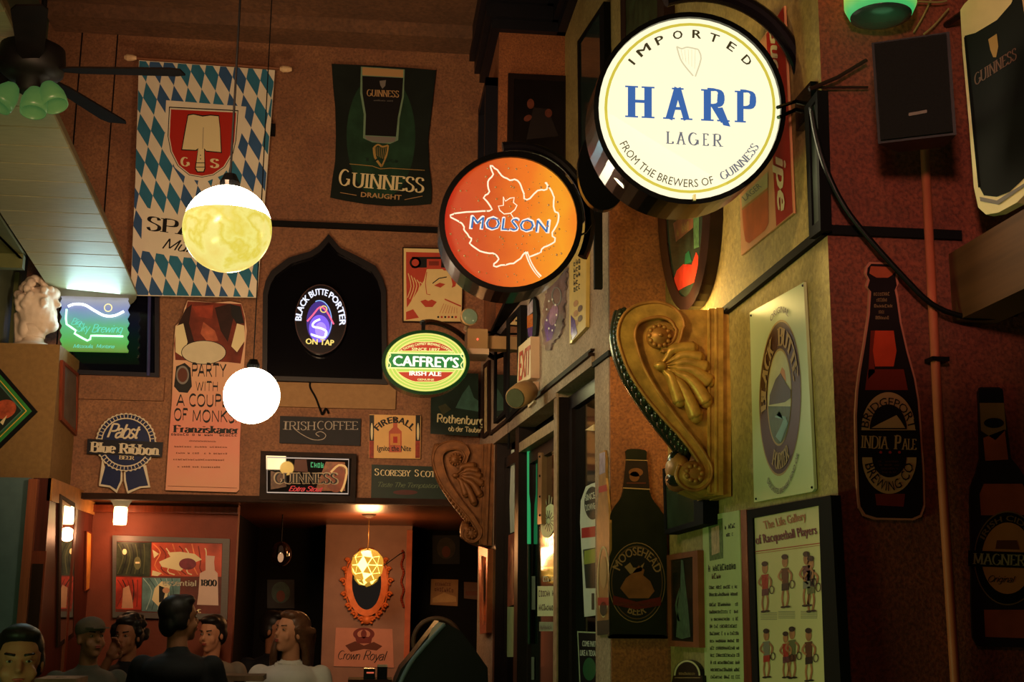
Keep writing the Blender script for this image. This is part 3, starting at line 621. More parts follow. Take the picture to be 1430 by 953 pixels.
# --- dark pint banner
PB = PY(9.17)
Q = [(463, 89), (486, 90), (530, 92), (575, 95), (609, 98), (606, 125), (602, 160), (598, 195), (599, 230), (603, 262), (602, 285), (580, 287), (545, 288), (510, 285), (480, 280), (461, 276), (464, 250), (468, 225), (469, 190), (468, 150), (465, 120)]
GBK = M('banner_green_black', '#131a16', .8, n=.3, ns=4, bump=.3, bs=6)
th, A_ = plate('pint_banner', 'black and green cloth banner with a dark pint glass and harp', 'banner', PB, Q, GBK, -.004, 0, part='cloth')
A_.part = 'pint_print'
A_.ell(532, 190, 48, 88, M('banner_green', '#1d3826', .8, n=.4, ns=6), 1)
gl = [(505, 96), (563, 99), (562, 135), (556, 165), (553, 196), (508, 192), (510, 160), (506, 130)]
A_.poly([(504, 93), (565, 97), (564, 135), (558, 166), (556, 196), (545, 201), (520, 199), (507, 193), (508, 160), (503, 130)], M('glass_edge', '#6f8a70', .6), 2)
A_.poly([(506, 106), (563, 109), (561.5, 135), (555.5, 165), (553, 191), (510, 189), (511, 160), (506, 130)], INK, 3)
A_.poly([(506, 94), (563, 97.5), (563, 108), (506, 105)], TANI, 4); A_.poly([(509, 190), (553, 192), (551, 198), (535, 200), (513, 196)], GREYI, 4)
A_.poly([(530, 113), (539, 112), (538, 120), (534, 124), (531, 119)], GREYI, 4)
def harp(A, x, y, s, m, lay):
    A.line([(x - 9 * s, y - 12 * s), (x - 3 * s, y - 16 * s), (x + 3 * s, y - 13 * s), (x + 11 * s, y - 15 * s)], 2.2 * s, m, lay, smooth=3)
    A.line([(x + 11 * s, y - 15 * s), (x + 9 * s, y - 2 * s), (x + 2 * s, y + 15 * s)], 2.2 * s, m, lay, smooth=3)
    A.line([(x - 9 * s, y - 12 * s), (x - 7 * s, y + 2 * s), (x + 2 * s, y + 15 * s)], 3.2 * s, m, lay, smooth=3)
    for k in range(6): A.line([(x - 6 * s + k * 2.8 * s, y - 12.5 * s), (x - 6 * s + k * 2.3 * s, y - 1 * s + k * 1.2 * s)], .55 * s, m, lay)
harp(A_, 531, 218, 1.0, GOLDI, 4); A_.txt('GUINNESS', 512, 134, 557, 136, 9, TANI, 'serif', 5); scrib(A_, 520, 141, 549, 142, 2, GREYI, 14, 5)
A_.txt('1759', 509, 225, 556, 228, 5, DKG, 'serif', 4)
A_.line([(488, 229), (520, 232), (531, 236), (545, 235), (593, 238)], .8, GOLDI, 4)
A_.txt('G', 472, 258, 488, 260, 22, CREAM, 'serif', 5); A_.txt('UINNESS', 490, 261, 592, 269, 20, CREAM, 'serif', 5)
A_.txt('DRAUGHT', 504, 275, 560, 279.5, 7, TANI, 'bold', 5); A_.line([(475, 269), (498, 273)], .8, TANI, 5); A_.line([(565, 279), (590, 274)], .8, TANI, 5)
A_.make(th)

# --- oval porter neon in the arched window
PN = PY(9.1); th = thing('porter_neon_sign', 'black oval neon sign reading BLACK BUTTE PORTER with pink mountain', 'neon sign', base_of(PN, [(412, 400), (485, 490)]))
B().slab(PN, [(448 + 36.5 * math.cos(t), 446 + 49 * math.sin(t)) for t in np.linspace(0, 2 * math.pi, 40)[:-1]], -.04, 0).make('backing', M('neon_backing', '#0e0a12', .3, n=0), th)
A_ = Art(PN, 0, .0012); A_.part = 'rim'; A_.ring(448, 446, 36, 48.5, 1.0, M('rim_brown', '#4a3030', .5, n=0), 1)
NW = E('neon_white', (.78, .82, 1), 1.15); NV = E('neon_violet', (.22, .12, .9), 1.0); NP = E('neon_pink', (1, .14, .28), 1.1); NY = E('neon_yellow', (.95, .72, .18), 1.0); NB = E('neon_lightblue', (.3, .5, 1), 1.0)
A_.part = 'lit_disc'; A_.ell(446, 450, 18, 29, E('violet_disc', (.05, .025, .22), 1.0), 1); A_.ell(446, 459, 14.5, 19, NV, 2); A_.ell(448, 461, 8, 11, E('violet_core', (.45, .3, 1), 1.0), 3)
A_.arc('BLACK', 447.5, 449, 26.5, 37, -88, -35, 9, NW, 'fat', 2); A_.arc('BUTTE', 447.5, 449, 26.5, 37, -29, 19, 9, NW, 'fat', 2); A_.arc('PORTER', 447.5, 449, 26.5, 37, 25, 98, 9, NW, 'fat', 2)
A_.txt('ON TAP', 427, 480.5, 466, 483, 8, NY, 'fat', 2); A_.make(th)
b = B(); b.tube([PN.hit(x, y, .02) for x, y in catmull([(429, 449), (437, 440), (447, 429), (456, 435), (466, 453)], 3)], .0065, 6); b.make('mountain_tube', NP, th)
b = B(); b.tube([PN.hit(452 + 4.5 * math.cos(t), 432 + 4.5 * math.sin(t), .022) for t in np.linspace(0, 2 * math.pi, 14)[:-1]], .004, 6, closed=True); b.make('sun_tube', NY, th)
b = B(); b.tube([PN.hit(x, y, .02) for x, y in catmull([(447, 446), (439, 450), (437, 456), (449, 459), (456, 464), (451, 472), (434, 467), (452, 472), (455, 465)], 4)], .008, 6); b.make('river_tube', E('neon_white_river', (.85, .85, 1), 1.5), th)
b = B(); b.tube([PN.hit(446 + 17 * math.cos(t), 448 + 28 * math.sin(t), .015) for t in np.linspace(-1.9, .9, 20)], .0035, 6); b.make('outline_tube', NB, th)
# cable of the porter neon
cb = B().tube([BK.hit(x, y, .035) for x, y in catmull([(434, 532), (433, 541), (441, 556), (447, 572), (450, 579), (455, 571), (459, 578)], 5)], .008, 6)
o = cb.make('neon_cable', BLK, None); o['label'] = 'black looped power cable hanging under the arched window'; o['category'] = 'cable'

# --- sky and meadow neon
PN = PY(8.95); Lw, Rw = [], []
for i in range(25):
    y = 414 + i * (490 - 414) / 24; k = math.sin(i * 1.55) * 1.5; Lw.append((85 + k, y)); Rw.append((179.5 - k - (y - 414) * .03, y + 2))
Q = Lw[::-1] + [(100, 413), (140, 415)] + Rw; z0, z1 = PN.hit(130, 491)[2], PN.hit(130, 414)[2]
th = thing('brewery_neon_sign', 'glowing blue and green neon sign with a white skyline tube', 'neon sign', base_of(PN, Q))
tz = z0
gm = gradmat('sky_meadow', [(0, (.10, .24, .03)), (.18, (.05, .40, .07)), (.45, (.06, .44, .18)), (.62, (.10, .34, .38)), (.78, (.17, .24, .5)), (.93, (.32, .35, .42)), (1, (.24, .24, .26))], 2, 0, z1 - z0, 1.0, .12)
o = B().slab(PN, Q, -.03, 0).make('panel', gm, th)
A_ = Art(PN, 0, .001); CY_ = E('print_cyan', (.16, .8, .62), .9)
A_.txt('Big', 99, 453, 114, 455, 9, CY_, 'script'); A_.txt('Sky', 108, 463, 126, 464, 12, CY_, 'script'); A_.txt('Brewing', 128, 464, 172, 465, 11, CY_, 'script')
A_.txt('Missoula,', 102, 486, 130, 486, 5, CY_, 'script'); A_.txt('Montana', 134, 486, 160, 486.5, 5, CY_, 'script'); A_.make(th)
NT = E('neon_tube_white', (.82, .95, 1), 3.0); NG = E('neon_tube_green', (.45, 1, .6), 2.2)
B().tube([PN.hit(x, y, .02) for x, y in catmull([(95, 428), (104, 425), (118, 426), (132, 434), (146, 441), (160, 441), (173, 435)], 5)], .0085, 8).make('skyline_tube', NT, th)
B().tube([PN.hit(x, y, .02) for x, y in [(93, 432), (92, 445), (93, 453), (99, 457), (106, 462), (104, 466), (109, 469), (116, 473), (122, 476), (126, 474), (127, 469), (135, 469), (172, 470)]], .007, 8).make('border_tube', NG, th)
B().tube([PN.hit(151 + 5.2 * math.cos(t), 430 + 5.2 * math.sin(t), .024) for t in np.linspace(0, 2 * math.pi, 18)[:-1]], .004, 6, closed=True).make('sun_tube', E('neon_tube_yellow', (.95, .85, .4), 1.1), th)
o = B().tube([at(209, 397, 9.15), at(207, 525, 9.15)], .012, 8).make('pane_reflection', M('violet_reflection', '#3a3a66', .3), None); o['label'] = 'thin bluish upright strip standing for a tube reflection in the left dark window'; o['category'] = 'pipe'  # strip stands in for a tube reflected in the pane
light('neon_spill_light', 'AREA', tuple(PN.hit(128, 440, .10)), 5, (.6, .95, 1), .35, tuple(PN.hit(128, 400, 1.2)))

# --- cut-out poster of monks
PM = PY(9.16)
Q = [(262, 420), (300, 423), (322, 421), (337, 424), (342, 440), (345, 462), (343, 480), (341, 510), (338, 560), (335, 620), (334, 684), (330, 688), (231, 685), (236, 610), (240, 560), (242, 505), (243, 478), (245, 455), (255, 448), (257, 432)]
PKS = gradmat('monk_sheet', [(0, '#c98a6a'), (.35, '#d27a66'), (.6, '#cf9a76'), (1, '#d6ab8a')], 2, 0, 1.3, 0, .3, .6)
th, A_ = plate('monk_poster', 'tall pinkish cut-out poster of robed monks with large drawn letters', 'poster', PM, Q, PKS)
RB = M('robe_brown', '#6a2a1c', .6, n=.5, ns=9); RBD = M('robe_dark', '#2c1410', .6, n=.3)
A_.part = 'figure_print'
A_.poly([(262, 421), (337, 425), (342, 445), (341, 480), (336, 508), (318, 506), (245, 503), (243, 480), (247, 455), (256, 448)], RB, 1)
A_.poly([(259, 432), (268, 425), (264, 452), (272, 480), (258, 484), (248, 455)], RBD, 2); A_.poly([(300, 430), (322, 424), (326, 445), (318, 478), (308, 462)], RBD, 2); A_.poly([(322, 425), (336, 428), (341, 452), (330, 452), (323, 440)], INK, 3)
A_.poly([(245, 456), (256, 452), (262, 478), (254, 498), (245, 492)], CREAM, 3); A_.poly([(331, 452), (341, 455), (342, 476), (331, 492), (323, 484)], CREAM, 3)
A_.poly([(284, 450), (300, 462), (305, 476), (290, 478), (280, 466)], M('robe_light', '#a8583c', .6, n=.4), 2); A_.poly([(268, 428), (298, 426), (296, 446), (276, 442)], M('robe_red', '#8a3522', .6, n=.4), 2)
A_.ell(284.5, 492.5, 31.5, 17, INK, 4); A_.ell(284.5, 492.5, 30.5, 16, M('cream_oval', '#c9bb9c', .6, n=.05), 5)
A_.poly([(268, 508), (318, 508), (336, 512), (332, 600), (240, 600), (242, 508)], PKS, 1)
A_.poly([(246, 512), (258, 507), (266, 514), (268, 540), (262, 549), (250, 548), (243, 540)], INK, 3); A_.ell(255, 524, 9, 13, GREYI, 4); A_.ell(255, 524, 7, 10, BRNI, 5)
for t, x0, x1, y, hh in (('PARTY', 268, 316, 526, 18), ('WITH', 273, 304, 546, 13), ('A', 246, 258, 567, 16), ('COUPLE', 264, 328, 567, 16), ('OF', 243, 262, 587, 16), ('MONKS.', 269, 330, 589, 16)):
    A_.txt(t, x0, y, x1, y + (x1 - x0) * .02, hh, INK, 'deco', 6)
A_.txt('Franziskaner', 241, 604, 333, 606, 10, INK, 'serifb', 6); scrib(A_, 239, 608.5, 332, 610, 3.5, INK, 22, 6)
for y, a, b in ((617, 264, 302), (625, 240, 318), (634, 246, 318), (643, 242, 318), (653, 242, 308)): scrib(A_, a, y, b, y + 1, 2.4, BRNI, 22, 6)
A_.line([(234, 679), (331, 682)], .6, BRNI, 6); A_.make(th)

# --- blue ribbon tin sign
def ribbon_outline():
    return [(154, 645), (151, 642), (146, 634), (121, 631), (121, 614), (135, 615), (136, 600), (142, 590), (150, 583), (162, 577.5), (177, 576), (192, 579), (205, 587), (213, 597), (218, 612), (228, 618), (226, 638), (212, 638), (208, 646), (203, 650)]
PT = PY(9.17); th = thing('ribbon_tin_sign', 'round dark blue ribbon tin sign reading Pabst Blue Ribbon', 'sign', base_of(PT, [(121, 580), (228, 688)]))
NAVY = M('navy_enamel', '#141f48', .35, n=.08); SCW = M('ribbon_white', '#c9bca4', .45, n=.05)
b = B(); b.slab(PT, [(171, 660), (146, 652), (143, 640), (138, 679), (153, 681), (163, 689), (171, 672)], 0, .008); b.make('ribbon_tail', SCW, th)
b = B(); b.slab(PT, [(173, 660), (200, 650), (204, 650), (210, 681), (196, 682), (178, 690), (173, 672)], 0, .008); b.make('ribbon_tail', SCW, th)
rd = [(176 + (42 + 1.3 * math.sin(i * math.pi / 2 * 1.0 * 2 + .7)) * math.cos(i * 2 * math.pi / 80), 618 + (40.5 + 1.3 * math.sin(i * math.pi / 2 * 2 + .7)) * math.sin(i * 2 * math.pi / 80)) for i in range(80)]
B().slab(PT, rd, .008, .014).make('rosette', SCW, th)
A_ = Art(PT, .014); A_.part = 'blue_print'
A_.ell(176, 618, 40, 39, NAVY, 1)
for i in range(46):
    a = i * 2 * math.pi / 46; A_.line([(176 + 34 * math.cos(a), 618 + 33.5 * math.sin(a)), (176 + 39.5 * math.cos(a), 618 + 38.5 * math.sin(a))], 1.0, SCW, 2)
A_.ell(176, 618, 34.8, 34.2, SCW, 3); A_.ell(176, 618, 33.2, 32.6, NAVY, 4); A_.make(th)
A2 = Art(PT, .008); A2.part = 'tail_print'; A2.poly([(169, 655), (148, 648), (140.5, 676.5), (153.5, 678.5), (162.5, 684.5), (168, 672)], NAVY, 1); A2.poly([(175, 655), (200, 652), (207, 678.5), (195, 679.8), (179, 686), (176, 672)], NAVY, 1); A2.make(th)
B().slab(PT, [(122, 613), (228, 618), (226, 639), (121, 634)], .017, .022).make('name_band', M('band_black', '#12101c', .4, n=0), th)
A3 = Art(PT, .022); A3.txt('Pabst', 149, 611, 196, 612.5, 19, SCW, 'scriptb'); A3.txt('Blue Ribbon', 125, 631, 223, 636, 13.5, SCW, 'serifb'); A3.txt('BEER', 166, 641.5, 188, 642.5, 5, CREAM, 'serif'); A3.make(th)

o = B().box(*(lambda a, b: (a[0], b[0], 9.14, 9.2, b[2], a[2]))(at(371, 174, 9.17), at(384, 189, 9.17))).make('wall_hook', BLK, None, label='small black wall fitting right of the lozenge banner', cat='hook')
# --- small signs
th, A_ = plate('coffee_chalkboard', 'small slate board chalked IRISH COFFEE with a long swash', 'sign', PY(9.18), [(391, 581), (504, 585), (503, 623), (390, 619)], M('slate', '#1c1a1e', .6, n=.15, bump=.1))
CH = M('chalk', '#a89e92', .8, n=.2, ns=60)
for t, x0, x1, y in (('I', 395, 402, 600), ('RISH', 403, 441, 600.5), ('COFFEE', 443, 500, 600)): A_.txt(t, x0, y, x1, y + .5, 11.5, CH, 'serifl')
A_.line([(410, 598), (420, 606), (436, 614), (450, 614), (455, 608), (448, 603), (441, 606), (446, 610)], .9, CH, 2, smooth=4); A_.make(th)
th, A_ = plate('fire_label_sign', 'cream whisky sign reading FIREBALL Ignite the Nite', 'sign', PY(9.18), [(516, 579), (588, 581), (587, 641), (515, 640)], M('sheet_cream', '#d6a766', .5, n=.05))
RB2 = M('flame_red', '#8a2c1a', .5, n=.4, ns=30); FD = M('flame_dark', '#1c1a16', .5, n=0)
A_.part = 'side_bands'
for x in (516, 580.5): A_.poly([(x, 580), (x + 6.5, 580), (x + 6, 640), (x - .5, 640)], RB2); A_.poly([(x, 580), (x + 6.5, 580), (x + 6.3, 616), (x, 616)], FD, 2); A_.ell(x + 3.2, 603, 1.6, 12, CREAM, 3)
A_.part = 'bottle_print'; A_.poly([(549, 590), (555, 590), (555, 597), (561, 603), (561, 632), (543, 632), (543, 603), (549, 597)], M('bottle_orange', '#b0523a', .5, n=.2), 1); A_.rect(545, 606, 559, 622, M('label_orange', '#c9803e', .5), 2); A_.rect(549, 610, 555, 619, REDI, 3); A_.rect(549, 584, 554, 589, BRNI, 3)
A_.arc('FIREBALL', 551.5, 622, 30, 31, -50, 50, 9, INK, 'fat', 4); A_.txt('Ignite the Nite', 527, 630, 574, 630.5, 8, INK, 'bold', 4); A_.make(th)
th, A_ = plate('scotch_sign', 'dark green sign lettered SCORESBY SCOTCH beside the far corbel', 'sign', PY(9.18), [(519, 649), (640, 653), (640, 700), (518, 699)], M('sign_dark_green', '#10241a', .5, n=.15))
A_.txt('S', 523, 664, 529.5, 664, 9, CREAM, 'serif'); A_.txt('CORESBY', 531, 664.5, 574, 665.5, 8, CREAM, 'serif'); A_.txt('S', 579, 665.5, 585, 665.5, 9, CREAM, 'serif'); A_.txt('COTCH', 587, 666, 622, 667, 8, CREAM, 'serif')
A_.txt('Taste The Temptation', 528, 680, 612, 682, 6.5, M('dim_green_ink', '#5a6a4a', .5), 'script'); A_.part = 'ribbon'; A_.ell(566, 688, 17, 3.4, M('dim_red_ink', '#4a1c18', .5)); A_.line([(540, 697), (600, 698)], .8, TANI); A_.make(th)
# framed bar mirror
o4 = [(364, 630), (498, 634), (496, 702), (362, 698)]; i4 = [(371, 636), (491, 640), (489, 693), (371, 690)]
th = thing('stout_mirror', 'dark framed bar mirror printed GUINNESS over red script', 'mirror', base_of(PY(9.17), o4, .02))
B().ring(PY(9.17), o4, i4, .002, .05).make('frame', M('mirror_frame_brown', '#241610', .7, n=.3, spec=.2), th)
TM = Pl(PY(9.17).hit(430, 693, .008), (0, -math.cos(math.radians(4.6)), -math.sin(math.radians(4.6))))    # the glass leans forward a little
B().slab(TM, i4, -.004, 0).make('glass', M('antique_mirror', '#b8a890', .015, 1, n=.15, ns=5), th); A_ = Art(TM, 0)
def reflected(px, py, Yt):
    p = TM.hit(px, py); d = p - CAM; d = d - 2 * (d @ TM.n) * TM.n; return p + d * ((Yt - p[1]) / d[1])
A_.part = 'border'; A_.line([(373, 639), (487, 642), (486, 690), (373, 688)], 1.7, E('mirror_border', (.55, .42, .34), .8), 1, closed=True)
A_.part = 'harp_print'; OR = M('orange_ink', '#c8682e', .4); A_.ell(469, 669, 14, 19, M('rust_ink', '#8a3c1e', .4, n=.3), 2); A_.line([(462, 660), (473, 650), (484, 655), (481, 676), (476, 687)], 3, E('orange_lit', (.8, .4, .12), .8), 3, smooth=3)
A_.txt('GUINNESS', 382, 675.8, 473, 676.3, 15.5, M('mirror_letter_edge', '#b09878', .4), 'serifb', 4.5); A_.txt('GUINNESS', 384, 675, 471, 675.5, 13.5, INK, 'serif', 5.5); A_.part = 'dim_scene'; A_.poly([(378, 658), (398, 664), (400, 680), (378, 684)], M('mirror_brown_print', '#5c3a22', .4, n=.5, ns=30), .5); A_.poly([(412, 642), (428, 642), (430, 660), (410, 658)], BRNI, .5); A_.poly([(455, 645), (482, 646), (482, 686), (440, 686)], M('mirror_rust', '#8a4a20', .4, n=.5, ns=30), .4)
RS = E('red_script', (.55, .03, .03), .9); A_.txt('Extra Stout', 403, 686, 451, 687, 7, RS, 'scriptb', 5)
GN = E('green_lit', (.05, .35, .12), .9); scrib(A_, 434, 653, 453, 654, 8, GN, 4, 5); A_.make(th)
# red pop poster
o4 = [(562, 345), (648, 347), (646, 451), (562, 450)]
PKY = M('poster_cream', '#d8be84', .5, n=.04); PR = M('poster_red', '#b0402e', .5, n=.08)
th, A_ = picture('woman_poster', 'red and cream printed poster of a woman wearing headgear', 'poster', PY(9.17), o4, 1.6, DKW, PKY, .02)
A_.part = 'portrait_print'
A_.poly([(567, 352), (643, 354), (642, 372), (636, 400), (626, 404), (622, 380), (618, 376), (596, 376), (592, 392), (580, 412), (568, 430), (567, 380)], PR, 1)
A_.poly([(597, 378), (628, 378), (632, 398), (625, 420), (612, 434), (600, 437), (592, 428), (590, 406)], PKY, 2)
A_.rect(575, 359, 640, 374, INK, 3); A_.ell(580, 367, 8, 8, INK, 3); A_.ell(580, 367, 5, 5, PR, 4); A_.ell(634, 367, 8, 8, INK, 3); A_.rect(596, 362, 616, 374, PR, 4); A_.rect(599, 365, 613, 371, M('poster_rust', '#7a2c20', .5), 5)
A_.poly([(587, 421), (594, 418.5), (598, 420.5), (603, 418.5), (610, 422), (604, 429), (594, 429)], PR, 3)
A_.line([(604, 396), (613, 389), (624, 387)], 1.4, INK, 3); A_.poly([(606, 399), (614, 395), (622, 397), (615, 402)], PR, 3); A_.line([(596, 380), (594, 396), (596, 411), (601, 412)], 1.0, PR, 3)
for k in range(5): A_.line([(570 + k * 4, 382 + k * 3), (574 + k * 4, 400), (569 + k * 3, 416 + k * 2)], 1.2, PKY, 3, smooth=3)
A_.poly([(567, 436), (577, 432), (585, 444), (567, 447)], PR, 2); A_.line([(621, 418), (644, 428)], 1.8, PR, 3)
for k in range(7): A_.line([(620 + k * 3, 424 + k), (614 + k * 4, 438)], .5, PR, 3)
for k in range(6): A_.ell(612 + k * 4.9, 443, 1.5, 1.5, REDI if k % 2 else INK, 3)
A_.make(th)
# town poster (white lettered), behind the green oval sign
PTn = PY(8.95)
th, A_ = plate('town_poster', 'dark town picture poster lettered Rothenburg ob der Tauber', 'poster', PTn, [(602, 520), (668, 522), (668, 610), (601, 606)], M('poster_dark_green', '#16241c', .5, n=.5, ns=7))
A_.part = 'picture_print'; A_.poly([(636, 570), (646, 550), (655, 538), (662, 556), (668, 560), (668, 575)], M('poster_teal', '#3a5a50', .5, n=.3)); A_.poly([(612, 568), (622, 564), (630, 572), (618, 580)], M('poster_olive', '#3c3a22', .5, n=.3))
A_.txt('Rothenburg', 610, 590, 676, 594, 11.5, CREAM, 'black'); A_.txt('ob der Tauber', 626, 602, 672, 604.5, 7, CREAM, 'black'); A_.make(th)

# --- boxed soffit: diamond sign, side picture, bust
PS = PY(8.6)
dq = [(-34, 566), (1, 515), (52, 575), (2, 626)]
def lerpq(Q, k): 
    c = (sum(p[0] for p in Q) / 4, sum(p[1] for p in Q) / 4); return [(c[0] + (x - c[0]) * k, c[1] + (y - c[1]) * k) for x, y in Q]
dq = [(-54, 571), (0, 515), (52, 575), (-2, 628)]
th, A_ = plate('diamond_sign', 'green bordered diamond shaped sign with a red figure', 'sign', PS, dq, BLK, .002, .02)
A_.part = 'diamond_print'
A_.poly(lerpq(dq, .86), M('diamond_green', '#2e7a34', .45, n=.15), 1); A_.poly(lerpq(dq, .73), YEL, 2); A_.poly(lerpq(dq, .70), GRNI, 3); A_.poly(lerpq(dq, .62), M('diamond_teal', '#4a6a60', .5), 4); A_.poly(lerpq(dq, .58), M('diamond_inner', '#18241c', .5), 5)
A_.ell(6, 572, 17, 13, M('figure_red', '#a84a2c', .5, n=.4, ns=30), 6, rot=-20); A_.poly([(0, 590), (10, 580), (4, 594)], CREAM, 7); A_.make(th)
PXs = PX(fx); q4 = [(88, 503), (110, 522), (109, 611), (86, 587)]
th = thing('side_picture', 'narrow grey picture on the side of the boxed soffit', 'picture', base_of(PXs, q4)); 
B().ring(PXs, q4, [(91, 510), (108.5, 526), (107.5, 604), (89, 583)], .001, .02).make('frame', REDW, th); B().slab(PXs, [(91, 510), (108.5, 526), (107.5, 604), (89, 583)], .001, .012).make('picture', M('grey_print', '#5a5048', .5, n=.3, ns=12), th)

# bust: one continuous carved surface
def remesh(name, b, mat, parent, vox, smooth=2, label=None, kind=None):
    o = b.make(name, mat, parent, smooth=True)
    r = o.modifiers.new('remesh', 'REMESH'); r.mode = 'VOXEL'; r.voxel_size = vox; r.use_smooth_shade = True
    if smooth: s = o.modifiers.new('smooth', 'SMOOTH'); s.factor = .5; s.iterations = smooth
    if label: o['label'] = label
    return o
def P8(x, y, d=0): return at(x, y, 8.75 + d)
MARB = M('marble', '#cdb9a8', .5, n=.12, ns=12, bump=.1)
zb_ = zt
bc = P8(50, 440); th = thing('bust_statue', 'white bearded marble bust standing on the boxed soffit', 'statue', (P8(50, 480)[0], 8.75, zb_))
u = 1 / (F / 8.9)    # metres per photo pixel here
def L(x, z): return np.array([bc[0] + (x - 50) * u, 8.8, zb_ + (483 - z) * u])
b = B(); b.lathe([(.135, 0), (.135, .02), (.11, .035), (.075, .05), (.07, .08), (.085, .13), (.09, .16)], L(46, 483), n=20); b.make('plinth', MARB, th, smooth=True)
b = B(); b.ell(L(48, 428), (.125, .125, .16)); b.ell(L(54, 440), (.11, .1, .12)); b.tube([L(46, 455), L(46, 468)], .08, 14); b.ell(L(38, 455), (.06, .09, .09))
b.ell(L(69, 434), (.035, .03, .055)); b.ell(L(75, 420), (.028, .02, .02)); b.ell(L(72, 418), (.03, .022, .03)); b.ell(L(68, 449), (.055, .06, .05)); b.ell(L(66, 405), (.06, .07, .05)); b.ell(L(73, 441), (.02, .03, .012)); b.tube([L(24, 433), L(27, 455), L(32, 475)], [.03, .035, .05], 8)
rr = random.Random(5)
for k in range(95):
    th_ = rr.uniform(0, 2 * math.pi); ph = rr.uniform(-.35, 1.5)
    p = L(46, 418) + np.array([-.12 * math.cos(ph) * abs(math.cos(th_)) if rr.random() < .72 else .08 * math.cos(ph), .125 * math.cos(ph) * math.sin(th_), .165 * math.sin(ph)])
    b.ell(p, rr.uniform(.018, .032), 8, 6)
for k in range(46): b.ell(L(rr.uniform(52, 74), rr.uniform(440, 458)) + np.array([0, rr.uniform(-.06, .06), 0]), rr.uniform(.014, .026), 8, 6)
for k in range(20): b.ell(L(rr.uniform(56, 70), rr.uniform(396, 408)) + np.array([0, rr.uniform(-.07, .05), 0]), rr.uniform(.014, .024), 8, 6)
remesh('head', b, MARB, th, .008, 1)
# ================================================================ hanging lit signs
def circ(cx, cy, rx, ry, n=48): return [(cx + rx * math.cos(2 * math.pi * i / n), cy + ry * math.sin(2 * math.pi * i / n)) for i in range(n)]
def drum(th, Y, cx, cy, rx, ry, rim, depth, fm, hm=BLKM):
    """round light box: glossy black housing, raised rim, glowing face"""
    P = PY(Y); n = 56
    B().slab(P, circ(cx, cy, rx + rim * .8, ry + rim * .8, n), -depth, -.004).make('housing', hm, th, smooth=False)
    B().ring(P, circ(cx, cy, rx + rim, ry + rim, n), circ(cx, cy, rx, ry, n), -.03, .012).make('rim', hm, th)
    B().slab(P, circ(cx, cy, rx + .5, ry + .5, n), -.004, 0).make('face', fm, th); return Art(P, 0, .0008)
# Harp sign
YH = 3.5; PH = PY(YH)
HC = E('harp_cream', (1.0, .93, .62), 1.08); HB = E('harp_blue', (.045, .14, .42), .9); HG = E('harp_gold', (.62, .52, .06), 1.0); HK = E('harp_grey', (.16, .17, .20), .9); HN = E('harp_black', (.07, .055, .02), .6); HP = E('harp_pale', (1.0, .96, .62), .82); HY = E('harp_pale_line', (.62, .56, .36), 1.1)
th = thing('lager_sign', 'large round glowing cream HARP LAGER sign in a black drum', 'sign', PH.hit(963, 280))
A_ = drum(th, YH, 963.5, 151, 127.5, 127.5, 7, .17, HC)
A_.part = 'ring_print'; A_.ring(963.5, 151, 119.5, 119, 4.0, HG, 1)
def word(A, t, x, y0, y1, h, gap, m, sty, lay=2):
    n = len(t)
    for i, (ch, a, b) in enumerate(x): A.txt(ch, a, y0 + (y1 - y0) * (a - x[0][1]) / (x[-1][2] - x[0][1]), b, y0 + (y1 - y0) * (b - x[0][1]) / (x[-1][2] - x[0][1]), h, m, sty, lay, up=(.0, -1))
word(A_, 'HARP', [('H', 873, 914), ('A', 926, 967), ('R', 979, 1019), ('P', 1026, 1056)], 163.5, 172, 44, 0, HB, 'serifb')
A_.poly([(1000, 151), (1009, 150), (1020, 177), (1010, 175)], HB, 3)
word(A_, 'LAGER', [('L', 930, 941), ('A', 944, 958), ('G', 961, 976), ('E', 981, 990), ('R', 995, 1010)], 200.5, 205, 17, 0, HK, 'serif')
for ch, a in (('I', -51.5), ('M', -38.5), ('P', -24), ('O', -9.5), ('R', 5.5), ('T', 19), ('E', 34), ('D', 50)):
    wd = {'I': .6, 'M': 5.0, 'P': 3, 'O': 3.6, 'R': 3.4, 'T': 3.4, 'E': 2.8, 'D': 3.4}[ch]
    A_.arc(ch, 963.5, 151, 98, 98, a - wd, a + wd, 12, HN, 'bold')
A_.arc('FROM THE BREWERS OF', 963.5, 151, 110.5, 110.5, 243, 162, 11.5, HN, 'sans', inward=True)
A_.arc('GUINNESS', 963.5, 151, 110.5, 110.5, 156, 119, 11, HK, 'serif', inward=True)
for P_ in ([(945, 65), (952, 68), (960, 66), (975, 69)], [(975, 69), (979, 82), (971, 107)], [(945, 65), (950, 82), (957, 93), (968, 106)]): A_.line(P_, 2.0, HY, 2, smooth=3)
for k in range(5): A_.line([(951 + k * 5, 69), (954 + k * 4, 84 + k * 3)], .6, HY, 2)
A_.make(th)
# notch tab under the face and the steel pipe yoke that carries it
B().box(*(lambda a, b: (a[0], b[0], YH - .02, YH, b[2], a[2]))(PH.hit(966.5, 274), PH.hit(969.5, 283))).make('latch', M('latch_cream', '#d8cfa0', .4), th)
yk = []
for i in range(26):
    t = math.radians(-108 + i * (98 + 12) / 25); yk.append(at(963 + 150 * math.cos(t) + 12, 151 + 152 * math.sin(t) - 8, YH + .12))
B().tube(yk, .026, 12).make('yoke', M('yoke_black', '#141016', .25, .2, n=0), th)
wp = BW.hit(1131, 135); B().tube([yk[-1], at(1122, 152, YH + .1), (1.27, YH + .02, wp[2])], .022, 10).make('wall_arm', BLKM, th)
B().tube([at(1086, 150, YH - .04), at(1122, 138, YH + .08)], .006, 6).make('stay', BLKM, th); B().tube([at(1087, 164, YH - .04), at(1122, 148, YH + .08)], .006, 6).make('stay', BLKM, th)
